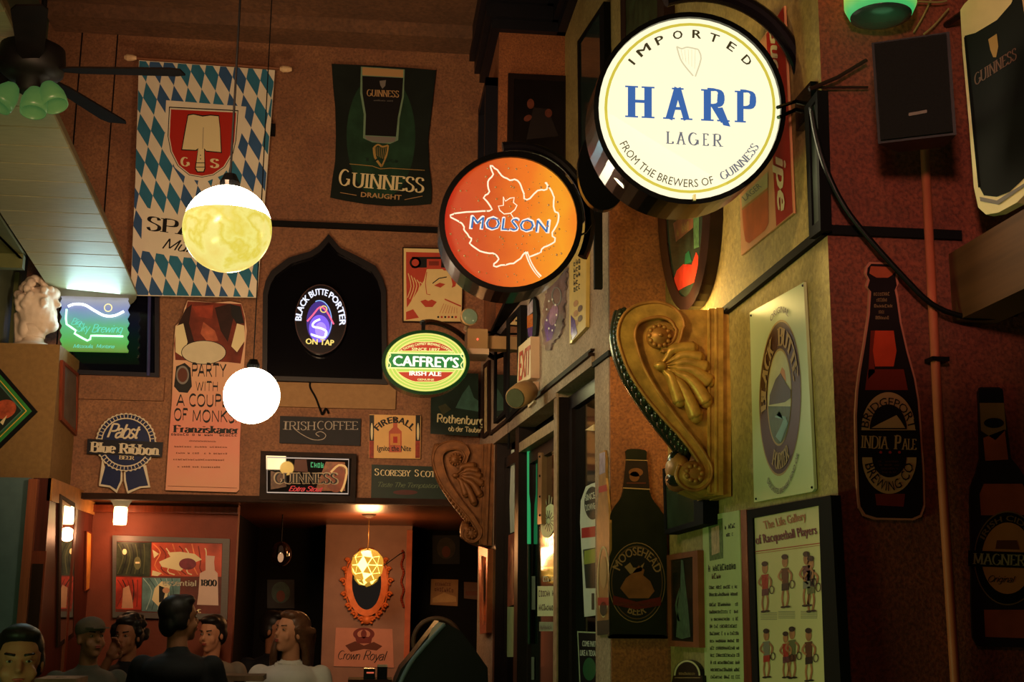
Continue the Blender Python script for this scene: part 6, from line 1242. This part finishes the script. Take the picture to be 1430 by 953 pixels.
for k_ in range(9): A_.line([(214 + k_ * 9, 760 + (k_ % 3) * 3), (224 + k_ * 8, 772 + (k_ % 4) * 4), (216 + k_ * 9, 790 + (k_ % 3) * 4), (228 + k_ * 8, 803)], 1.6, (M('collage_flame', '#d8784a', .4, n=.3), M('collage_deep', '#702018', .4, n=.3), CREAM)[k_ % 3], 1.5, smooth=3)
for k_ in range(6): A_.line([(200 + k_ * 8, 808), (212 + k_ * 6, 826), (204 + k_ * 8, 852)], 1.0, (M('collage_ice', '#9ab0a8', .4), M('collage_deep_teal', '#2c4448', .4))[k_ % 2], 1.5, smooth=3)
for k_ in range(5): A_.line([(164 + k_ * 7, 810), (172 + k_ * 5, 826), (163 + k_ * 7, 848)], 1.4, (M('collage_deep', ''), INK)[k_ % 2], 1.5, smooth=3)
for k_ in range(7): A_.line([(165 + k_ * 6, 760), (172 + k_ * 5, 778), (164 + k_ * 6, 802)], 1.3, (M('collage_olive2', '#4a4c30', .4), INK)[k_ % 2], 1.5, smooth=3)
A_.ell(262, 788, 12, 8, M('collage_plum', '#6a2430', .4, n=.5), 3); A_.poly([(213, 797), (226, 801), (220, 805), (212, 804)], CREAM, 2)
A_.poly([(226, 812), (238, 818), (232, 838), (224, 850), (212, 838), (216, 822)], CREAM, 2); A_.poly([(222, 818), (232, 822), (228, 840), (222, 842)], INK, 3); A_.ell(232, 825, 5, 4, M('collage_flesh', '#c08a6a', .4), 4); A_.ell(192, 787, 5, 9, M('collage_olive', '#5c5c3c', .4), 2); A_.ell(174, 771, 3, 4, CREAM, 2); A_.rect(189, 785, 195, 787.5, CREAM, 3)
A_.poly([(172, 822), (180, 818), (185, 838), (186, 850), (170, 850)], M('collage_flesh', ''), 2)
BW_ = M('bottle_pale', '#c8a898', .4, n=.03); A_.poly([(287, 776), (300, 777), (299, 785), (300, 797), (304, 801), (305, 846), (275, 845), (277, 830), (279, 801), (287, 797)], BW_, 4)
A_.txt('essential', 227, 818, 274, 819, 8, M('collage_letter', '#a8a08c', .4), 'black', 5); A_.txt('1800', 280, 818.5, 303, 819, 8.5, INK, 'serifb', 6); A_.txt('c', 275, 856, 281, 856, 7, CREAM, 'serifb', 3); A_.make(th)
PP = PY(11.9)
# oval baroque mirror
mc = (512, 818); F0 = M('orange_gilt', '#d2733c', .45, .1, n=.15, ns=20)
th = thing('baroque_mirror', 'oval mirror in an ornate orange scrolled frame on the mauve pier', 'mirror', base_of(PP, [(480, 768), (545, 872)]))
B().ring(PP, circ(512, 815, 29, 46, 40), circ(512, 814, 20.5, 38, 40), .0, .05).make('frame', F0, th); B().slab(PP, circ(512, 814, 21, 38.5, 40), .005, .015).make('glass', MIR, th)
b = B(); s_ = 11.9 / F
def scr(x, y, r, a0, a1, w=.016): b.tube([PP.hit(x + r * math.cos(a0 + (a1 - a0) * t) * (1 - .35 * t), y + r * math.sin(a0 + (a1 - a0) * t) * (1 - .35 * t), .035) for t in np.linspace(0, 1, 12)], w, 6)
for sx in (-1, 1):
    for (x, y, r) in ((31, 796, 4.5), (33.5, 812, 5), (32, 831, 5), (26, 847, 5), (18, 858, 5), (8, 866, 5), (27, 783, 4)): scr(512 + sx * x, y, r, math.pi / 2, math.pi / 2 + sx * 4.6, .011); b.ell(PP.hit(512 + sx * x, y, .04), .014, 8, 6)
    b.tube([PP.hit(512 + sx * x, y, .03) for x, y in catmull([(3, 866), (12, 862), (20, 853), (27, 839), (29.5, 820), (29, 800), (25, 784)], 4)], .008, 6)
b.ell(PP.hit(512, 866, .03), (.05, .03, .04), 12, 8); b.ell(PP.hit(512, 771, .03), (.06, .03, .035), 12, 8); b.ell(PP.hit(505, 770, .03), (.03, .03, .03), 8, 6); b.ell(PP.hit(519, 770, .03), (.03, .03, .03), 8, 6)
b.make('scrollwork', F0, th, smooth=True)
cr4 = [(469, 877), (548, 879), (550, 933), (466, 931)]
th, A_ = plate('crown_tin_sign', 'peach tin sign with a crown above Crown Royal script', 'sign', PP, cr4, M('tin_peach', '#b8806c', .4, n=.06), .003, .012)
PLM = M('crown_plum', '#6a2420', .4); A_.part = 'crown_print'; A_.ell(508, 886, 15, 9, PLM, 1); A_.ell(508, 886, 9, 6, M('tin_peach', ''), 2); A_.ell(508, 886, 4, 6, PLM, 3); A_.poly([(496, 890), (520, 890), (518, 899), (498, 899)], PLM, 3)
A_.poly([(482, 902), (496, 896), (508, 902), (522, 897), (534, 903), (526, 909), (508, 907), (490, 911)], BRNI, 1); A_.txt('Crown', 472, 921, 503, 922, 12, INK, 'script', 4); A_.txt('Royal', 507, 922, 541, 923, 13, INK, 'script', 4); A_.make(th)
# beaded string
b = B(); r_ = random.Random(8)
for i in range(26): b.ell(PP.hit(562 + 1.5 * math.sin(i * .8), 770 + i * 3.1, .02), .012, 8, 6)
b.make('bead_string', M('bead_red', '#8a3420', .3), None, smooth=True, label='string of reddish beads hanging at the right edge of the mauve pier', cat='beads')
# dim posters in the right part of the alcove
PD2 = PY(12.598)
for nm, lb, q4_, c in (('dim_notice', 'dim tan notice on the dark alcove wall', [(602, 809), (640, 810), (639, 847), (601, 845)], '#8a6238'), ('dim_notice', 'half hidden dim brown notice beside the far copper strip', [(648, 813), (668, 814), (668, 838), (648, 836)], '#5a3c28')):
    th, A_ = plate(nm, lb, 'notice', PD2, q4_, M('notice' + c, c, .6, n=.1), .002, .01); x, y = q4_[0]
    if nm == 'dim_notice' and c == '#8a6238': A_.part = 'swoosh'; A_.poly([(604, 836), (620, 828), (637, 834), (637, 841), (604, 842)], M('notice_ochre', '#a8804a', .5)); scrib(A_, 608, 818, 630, 819, 5, BRNI, 8); scrib(A_, 607, 826, 634, 828, 6, BRNI, 8)
    else: A_.part = 'bar'; A_.rect(650, 826, 668, 832, BRNI)
    A_.make(th)
for x, y, lb, c in ((392, 830, 'dim round green emblem on the black alcove wall under the bulb reflection', '#2c4038'), (623, 768, 'very dim figure sign on the black alcove wall', '#30281c')):
    th, A_ = plate('dim_emblem', lb, 'sign', PD2, [(x - 19, y - 20), (x + 19, y - 20), (x + 19, y + 20), (x - 19, y + 20)], M('emblem_back', '#141416', .5), .002, .01); A_.part = 'emblem'; A_.ell(x, y - 2, 13, 15, M('emblem' + c, c, .5, n=.4)); A_.ell(x, y + 3, 6, 8, BRNI, 2); A_.make(th)
# ================================================================ furniture at the bottom edge
SEAT = ['white polo shirt', 'black clothed figure', 'light grey shirt', 'half hidden dark figure', 'figure in the flat cap', 'curly haired figure', 'near corner figure']
YW = 7.2; PWD = PY(YW)
wp_ = [(613, 868), (622, 871), (643, 881), (660, 903), (681, 933), (684, 1010), (540, 1010), (552, 953), (560, 935), (577, 915), (596, 890)]
th = thing('hooded_cabinet', 'big dark hooded games cabinet with a pale curved edge at the bottom centre', 'cabinet', (PWD.hit(612, 900)[0], YW, 0))
zf = PWD.hit(612, 1010)[2]
B().slab(PWD, wp_, -.45, 0).make('hood', M('hood_black', '#0d0c0e', .45, n=.1), th); x0, x1 = PWD.hit(540, 1010)[0], PWD.hit(684, 1010)[0]; B().box(x0 + .02, x1 - .02, YW + .02, YW + .43, 0, zf + .01).make('body', M('hood_black', ''), th)
B().tube([PWD.hit(x, y, .004) for x, y in catmull([(621, 872), (606, 888), (590, 906), (574, 926), (560, 953), (552, 985)], 4)], .013, 8).make('edge_trim', M('edge_blue_grey', '#5c6c74', .35, n=.1), th, smooth=True)
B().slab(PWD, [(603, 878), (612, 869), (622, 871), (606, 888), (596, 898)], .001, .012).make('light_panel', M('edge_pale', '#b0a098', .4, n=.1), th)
YR = 8.1; PR_ = PY(YR); th = thing('arched_chair', 'wooden chair with a round arched back behind the dark hood', 'chair', (PR_.hit(610, 900)[0], YR, 0))
ar = [PR_.hit(610 + 33 * math.cos(t), 897 - 33 * math.sin(t)) for t in np.linspace(-.35, math.pi + .35, 26)]
CHW = M('chair_brown', '#5a4030', .45, n=.2); B().tube(ar, .014, 8).make('arched_back', CHW, th, smooth=True)
xr0, xr1 = ar[0][0], ar[-1][0]; zs = ar[0][2]
B().tube([ar[0], (xr0, YR, .45)], .014, 8).tube([ar[-1], (xr1, YR, .45)], .014, 8).make('back_posts', CHW, th); B().slab(PR_, [(583, 898), (637, 898), (634, 925), (586, 925)], -.01, .01).make('splat', DKW, th)
B().box(min(xr0, xr1) - .03, max(xr0, xr1) + .03, YR - .42, YR + .02, .43, .47).make('seat', CHW, th)
for x in (xr0, xr1):
    for y in (YR - .38, YR): B().tube([(x, y, 0), (x, y, .44)], .018, 8).make('leg', CHW, th)
# pub table with papers, and service stand
tz_ = at(335, 944, 7.7)[2]; ta, tb = at(300, 944, 7.8)[0], at(370, 944, 7.8)[0]
th = thing('pub_table', 'pale topped high pub table in front of the seated group', 'table', ((ta + tb) / 2, 7.8, 0)); B().box(ta, tb, 7.68, 7.93, tz_ - .03, tz_).make('tabletop', M('table_tan', '#6a5440', .6, n=.3, ns=12), th); B().tube([((ta + tb) / 2, 7.8, .03), ((ta + tb) / 2, 7.8, tz_ - .02)], .035, 12).make('pedestal', BLKM, th); B().lathe([(.12, 0), (.11, .02), (.05, .04)], ((ta + tb) / 2, 7.8, 0), n=24).make('foot', BLKM, th)
ta, tb = at(82, 950, 7.2)[0], at(112, 950, 7.2)[0]; tz2 = at(95, 947, 7.2)[2]
th = thing('side_table', 'small dim table corner in front of the capped person', 'table', (ta, 7.3, 0)); B().box(ta - .1, tb, 7.1, 7.4, tz2 - .03, tz2).make('tabletop', M('table_tan', ''), th); B().tube([(ta, 7.25, .02), (ta, 7.25, tz2)], .03, 10).make('pedestal', BLKM, th); B().lathe([(.16, 0), (.15, .02), (.04, .035)], (ta, 7.25, 0), n=20).make('foot', BLKM, th)
sz = at(520, 950, 8.3)[2]; a, c = at(486, 950, 8.3)[0], at(548, 950, 8.3)[0]
th = thing('service_stand', 'dark service stand under the peach crown sign', 'stand', ((a + c) / 2, 8.45, 0)); B().box(a, c, 8.3, 8.6, sz - .03, sz).make('top', DKW, th); B().box(a + .02, c - .02, 8.33, 8.57, 0, sz - .02).make('body', BLKF, th)
def onstand(nm, lb, cat, x0, x1, y0, mat, d=.1):
    p, q = at(x0, y0, 8.38), at(x1, y0, 8.38); t = thing(nm, lb, cat, ((p[0] + q[0]) / 2, 8.38, sz)); B().box(p[0], q[0], 8.36, 8.36 + d, sz, p[2]).make('body', mat, t); return t
t = onstand('card_terminal', 'small black till with a red lit strip on the service stand', 'till', 508, 524, 934, BLKM); p = at(512, 939, 8.358); q = at(522, 941, 8.358); B().box(p[0], q[0], 8.352, 8.36, q[2], p[2]).make('display', E('till_red', (.7, .12, .06), .8), t)
t = onstand('napkin_holder', 'small pale topped napkin holder on the service stand', 'holder', 527, 541, 932, BLK); p = at(527, 932, 8.36); q = at(541, 932, 8.36); B().box(p[0], q[0], 8.37, 8.45, p[2], p[2] + .012).make('napkins', M('napkin', '#a89888', .7), t)

# ================================================================ people
def ucap(b, a, c, ra, rc, n=12):
    a, c = np.array(a, float), np.array(c, float); b.ell(a, ra, n, 8); b.ell(c, rc, n, 8); b.tube([a, c], [ra, rc], n)
SKIN = {k: M('skin_' + k, c, .55, n=.06, ns=20) for k, c in (('a', '#8a5a42'), ('b', '#7c5038'), ('c', '#a87458'))}
LIP = M('lips', '#8a3c34', .5, n=0); EYE = M('eye_white', '#857868', .3, n=0); PUP = M('iris_dark', '#140c0a', .2, n=0)
def person(label, hx, hy, Y, hh, yaw, byaw, pitch, shirt, hair, hairm, skin='a', arms=None, sleeves='short', collar=False, cap=None, trousers=None, lean=0.0, hand_up=None, cloth_label=None):
    s = hh / .235; C0 = at(hx, hy, Y); u = np.array([0, 0, 1.0]); fr = lambda q: (np.array([math.sin(math.radians(q)), -math.cos(math.radians(q)), 0]), np.array([math.cos(math.radians(q)), math.sin(math.radians(q)), 0]))
    f, r = fr(yaw); fb, rb = fr(byaw)
    pr = math.radians(pitch); hf = f * math.cos(pr) + u * math.sin(pr); hu = u * math.cos(pr) - f * math.sin(pr)
    def Hd(a, b, c): return C0 + s * (r * a + hf * b + hu * c)          # head frame: right, forward, up
    def Bd(a, b, c): return C0 + s * (rb * a + fb * (b + lean * c) + u * c)   # body frame
    th = thing('person', label, 'person', (C0[0], C0[1], 0)); rot = np.array([r, hf, hu]).T
    b = B()
    b.ell(Hd(0, -.012, .03), np.array([.074, .093, .088]) * s, 18, 12, rot); b.ell(Hd(0, .018, -.04), np.array([.056, .068, .075]) * s, 16, 10, rot); b.ell(Hd(0, .055, -.095), np.array([.026, .022, .02]) * s, 10, 8, rot)
    b.ell(Hd(0, .072, .022), np.array([.045, .014, .012]) * s, 12, 6, rot); b.ell(Hd(0, .093, -.022), np.array([.014, .018, .014]) * s, 10, 6, rot); ucap(b, Hd(0, .08, .015), Hd(0, .092, -.02), .009 * s, .013 * s, 8)
    for k in (-1, 1): b.ell(Hd(k * .074, -.005, -.012), np.array([.01, .018, .03]) * s, 8, 6, rot); b.ell(Hd(k * .04, .055, -.035), np.array([.022, .02, .025]) * s, 8, 6, rot)
    b.ell(Hd(0, .078, -.058), np.array([.026, .012, .012]) * s, 10, 6, rot)
    ucap(b, Hd(0, -.02, -.06), Bd(0, -.03, -.19), .05 * s, .056 * s)
    # trunk, hips, legs
    b.ell(Bd(0, -.03, -.27), (.15 * s, .13 * s, .075 * s), 16, 10); ucap(b, Bd(-.09, -.03, -.32), Bd(-.075, -.02, -.66), .1 * s, .1 * s); ucap(b, Bd(.09, -.03, -.32), Bd(.075, -.02, -.66), .1 * s, .1 * s)
    fl = C0[2] / s
    for k in (-1, 1):
        ucap(b, Bd(k * .09, -.02, -.72), Bd(k * .12, .33 , -.74), .088 * s, .06 * s); ucap(b, Bd(k * .12, .33, -.74), Bd(k * .12, .26, -fl + .1), .056 * s, .038 * s); ucap(b, Bd(k * .12, .23, -fl + .05), Bd(k * .12, .38, -fl + .035), .045 * s, .034 * s)
    sh_ = B(); tr = B()
    tr_done = False
    arms = arms or {-1: ((-.25, .03, -.50), (-.16, .26, -.56)), 1: ((.25, .03, -.50), (.16, .26, -.56))}
    for k in (-1, 1):
        e_, w_ = arms[k]; S0 = Bd(k * .175, -.03, -.245); Ee, Ww = Bd(*e_), Bd(*w_)
        ucap(b, S0, Ee, .05 * s, .04 * s); ucap(b, Ee, Ww, .04 * s, .027 * s)
        d = Ww - Ee; d /= np.linalg.norm(d); sd = np.cross(d, u if abs(d[2]) < .8 else f); sd /= np.linalg.norm(sd); nn = np.cross(sd, d)
        b.ell(Ww + d * .045 * s, (.036 * s, .036 * s, .03 * s), 10, 8); ucap(b, Ww, Ww + d * .07 * s, .024 * s, .03 * s)
        for j, (o_, l_) in enumerate(((-.03, .062), (-.011, .075), (.010, .07), (.029, .055))):
            a0 = Ww + (d * .08 + sd * o_) * s; a1 = a0 + (d * l_ * .55 + nn * .006) * s; a2 = a1 + (d * l_ * .4 + nn * .03) * s; ucap(b, a0, a1, .0105 * s, .0095 * s, 8); ucap(b, a1, a2, .0095 * s, .008 * s, 8)
        a0 = Ww + (d * .03 - sd * .03 * k) * s; a1 = a0 + (d * .03 - sd * .03 * k) * s; ucap(b, a0, a1, .013 * s, .011 * s, 8); ucap(b, a1, a1 + (d * .03 + nn * .01) * s, .011 * s, .009 * s, 8)
        if sleeves == 'short': ucap(sh_, S0, S0 * .42 + Ee * .58, .068 * s, .066 * s)
        else: ucap(sh_, S0, Ee, .068 * s, .054 * s); ucap(sh_, Ee, Ee * .1 + Ww * .9, .054 * s, .04 * s)
    remesh('body', b, SKIN[skin], th, .0085, 2)
    sh_.ell(Bd(0, -.03, -.27), (.188 * s, .188 * s, .108 * s), 18, 10)
    for k in (-1, 1): ucap(sh_, Bd(k * .09, -.03, -.31), Bd(k * .075, -.02, -.64), .122 * s, .122 * s)
    ucap(sh_, Bd(0, -.01, -.34), Bd(0, 0, -.64), .125 * s, .125 * s); ucap(sh_, Bd(0, -.03, -.18), Bd(0, -.03, -.25), .066 * s, .09 * s)
    remesh('shirt', sh_, shirt, th, .012, 3, label=cloth_label)
    if collar:
        cb_ = B()
        for k in (-1, 1): cb_.prism([Bd(k * .012, .055, -.225), Bd(k * .062, .045, -.165), Bd(k * .085, .03, -.20), Bd(k * .055, .085, -.262)], f * .012 * s)
        cb_.tube([Bd(.068 * math.cos(t), -.02 + .068 * math.sin(t), -.172) for t in np.linspace(0, 2 * math.pi, 20)[:-1]], .013 * s, 6, closed=True); cb_.make('collar', shirt, th)
    for k in (-1, 1):
        ucap(tr, Bd(k * .09, -.02, -.70), Bd(k * .12, .33, -.73), .102 * s, .078 * s); ucap(tr, Bd(k * .12, .33, -.73), Bd(k * .12, .26, -fl + .12), .074 * s, .062 * s)
    tr.ell(Bd(0, -.02, -.69), (.17 * s, .15 * s, .11 * s)); remesh('trousers', tr, trousers or M('denim_dark', '#1a1c24', .8, n=.1), th, .014, 2)
    for k in (-1, 1):
        e = B().ell(Hd(k * .031, .074, .005), np.array([.011, .006, .0045]) * s, 10, 6, rot).make('eye', EYE, th, smooth=True); B().ell(Hd(k * .031, .0795, .005), np.array([.005, .003, .0045]) * s, 8, 5, rot).make('iris', PUP, e, smooth=True)
    lb = B(); lb.ell(Hd(0, .0885, -.054), np.array([.02, .006, .0045]) * s, 10, 6, rot); lb.ell(Hd(0, .088, -.063), np.array([.017, .006, .005]) * s, 10, 6, rot); lb.make('lips', LIP, th, smooth=True)
    eb = B()
    for k in (-1, 1): ucap(eb, Hd(k * .018, .084, .026), Hd(k * .046, .073, .03), .0045 * s, .0035 * s, 6)
    eb.make('eyebrows', hairm, th, smooth=True)
    hb = B()
    if hair in ('short', 'long', 'curly'):
        hb.ell(Hd(0, -.026, .046), np.array([.083, .094, .084]) * s, 18, 12, rot)
        for k in (-1, 1): hb.ell(Hd(k * .062, -.03, .0), np.array([.026, .05, .055]) * s, 10, 8, rot)
        hb.ell(Hd(0, .022, .092), np.array([.068, .058, .034]) * s, 14, 8, rot)
        hb.ell(Hd(0, -.075, -.02), np.array([.066, .04, .065]) * s, 12, 8, rot)
    if hair == 'long':
        hb.ell(Hd(0, .03, .09), np.array([.06, .045, .03]) * s, 12, 8, rot)
        for k in (-1, 1):
            for j in range(5): a = Hd(k * (.07 + .006 * j), .01 - .022 * j, .03); q1 = Bd(k * (.088 + .004 * j), .005 - .024 * j, -.09); q2 = Bd(k * (.095), -.01 - .02 * j, -.21 - .02 * j); hb.tube(catmull([a, q1, q2], 5), [.024 * s] * 5 + [.024 * s] * 4 + [.02 * s, .012 * s][:2], 8)
        for j in range(6): hb.tube(catmull([Hd(-.06 + .024 * j, -.085, .02), Bd(-.065 + .026 * j, -.10, -.1), Bd(-.06 + .024 * j, -.10, -.24)], 5), .026 * s, 8)
    if hair == 'curly':
        rr_ = random.Random(int(hx))
        for j in range(70):
            t, p_ = rr_.uniform(0, 2 * math.pi), rr_.uniform(-.5, 1.5); v_ = (math.sin(t) * math.cos(p_) * .1, math.cos(t) * math.cos(p_) * .1 - .03, math.sin(p_) * .1 + .03)
            if v_[1] > .04 and v_[2] < .07: continue
            hb.ell(Hd(*v_), .025 * s, 8, 6)
    if hair: remesh('hair', hb, hairm, th, .009, 1)
    if cap:
        cb_ = B(); cb_.ell(Hd(0, -.01, .058), np.array([.086, .1, .07]) * s, 18, 10, rot); o = remesh('cap', cb_, cap, th, .009, 1); B().prism([Hd(-.065, .06, .05), Hd(-.05, .13, .04), Hd(0, .155, .038), Hd(.05, .13, .04), Hd(.065, .06, .05)], hu * .008 * s).make('brim', cap, o)
    # stool under the figure
    p = Bd(0, 0, -.82); st_ = thing('bar_stool', 'dark stool under ' + label.split(' with')[0].replace('person', 'the person', 1) if False else 'dark round stool under the ' + SEAT.pop(0), 'stool', (p[0], p[1], 0))
    zt__ = max(.3, p[2]); B().lathe([(.17, 0), (.18, .02), (.17, .045)], (p[0], p[1], zt__ - .045), n=20).make('seat', BLKF, st_); B().tube([(p[0], p[1], .02), (p[0], p[1], zt__ - .03)], .03, 10).make('pedestal', BLKM, st_); B().lathe([(.18, 0), (.17, .015), (.04, .03)], (p[0], p[1], 0), n=20).make('foot', BLKM, st_)
    return th
BH = M('black_hair', '#120d0b', .5, n=.2, ns=40); BRH = M('brown_hair', '#4a3020', .45, n=.3, ns=40)
SBLK = M('shirt_black', '#121216', .8, n=.1, bump=.2, bs=9); SGR = M('shirt_olive_grey', '#4c4a42', .8, n=.1, bump=.2, bs=9); SWH = M('shirt_white', '#cfc8c0', .8, n=.04, bump=.3, bs=9); SLG = M('shirt_light_grey', '#6e665c', .8, n=.08, bump=.3, bs=9)
person('person in a white polo shirt with long brown hair, seated right of the table', 406, 884, 8.35, .255, -50, -8, 10, SWH, 'long', BRH, 'c', {-1: ((-.22, .04, -.47), (-.14, .26, -.50)), 1: ((.23, .02, -.47), (.14, .26, -.52))}, collar=True)
person('person in black seen from behind with short black hair at the group centre', 252, 865, 7.2, .243, 128, 175, 6, SBLK, 'short', BH, 'b', sleeves='long', lean=-.04)
person('person in a light grey shirt with short dark hair facing the black clothed one', 296, 886, 9.15, .24, -28, 10, -4, SLG, 'short', BH, 'c')
person('person in dark clothes half hidden behind the white polo shirt', 385, 880, 9.95, .26, 60, 20, 0, SBLK, 'short', BH, 'b', sleeves='long')
person('person in an olive grey top and flat cap seated below the collage poster', 127, 892, 7.85, .232, 38, 25, 8, SGR, None, BH, 'b', sleeves='long', cap=M('cap_grey', '#5a4c42', .8, n=.1))
person('person with dark curly hair raising one hand to the face below the collage poster', 178, 889, 8.7, .243, -20, -5, 0, SBLK, 'curly', BH, 'b', {-1: ((-.22, .12, -.46), (-.06, .17, -.14)), 1: ((.25, .03, -.50), (.16, .26, -.56))})
person('person with dark hair in the near lower left corner facing the room', 26, 925, 5.0, .25, 15, 5, 0, SBLK, 'short', BH, 'a', sleeves='long')
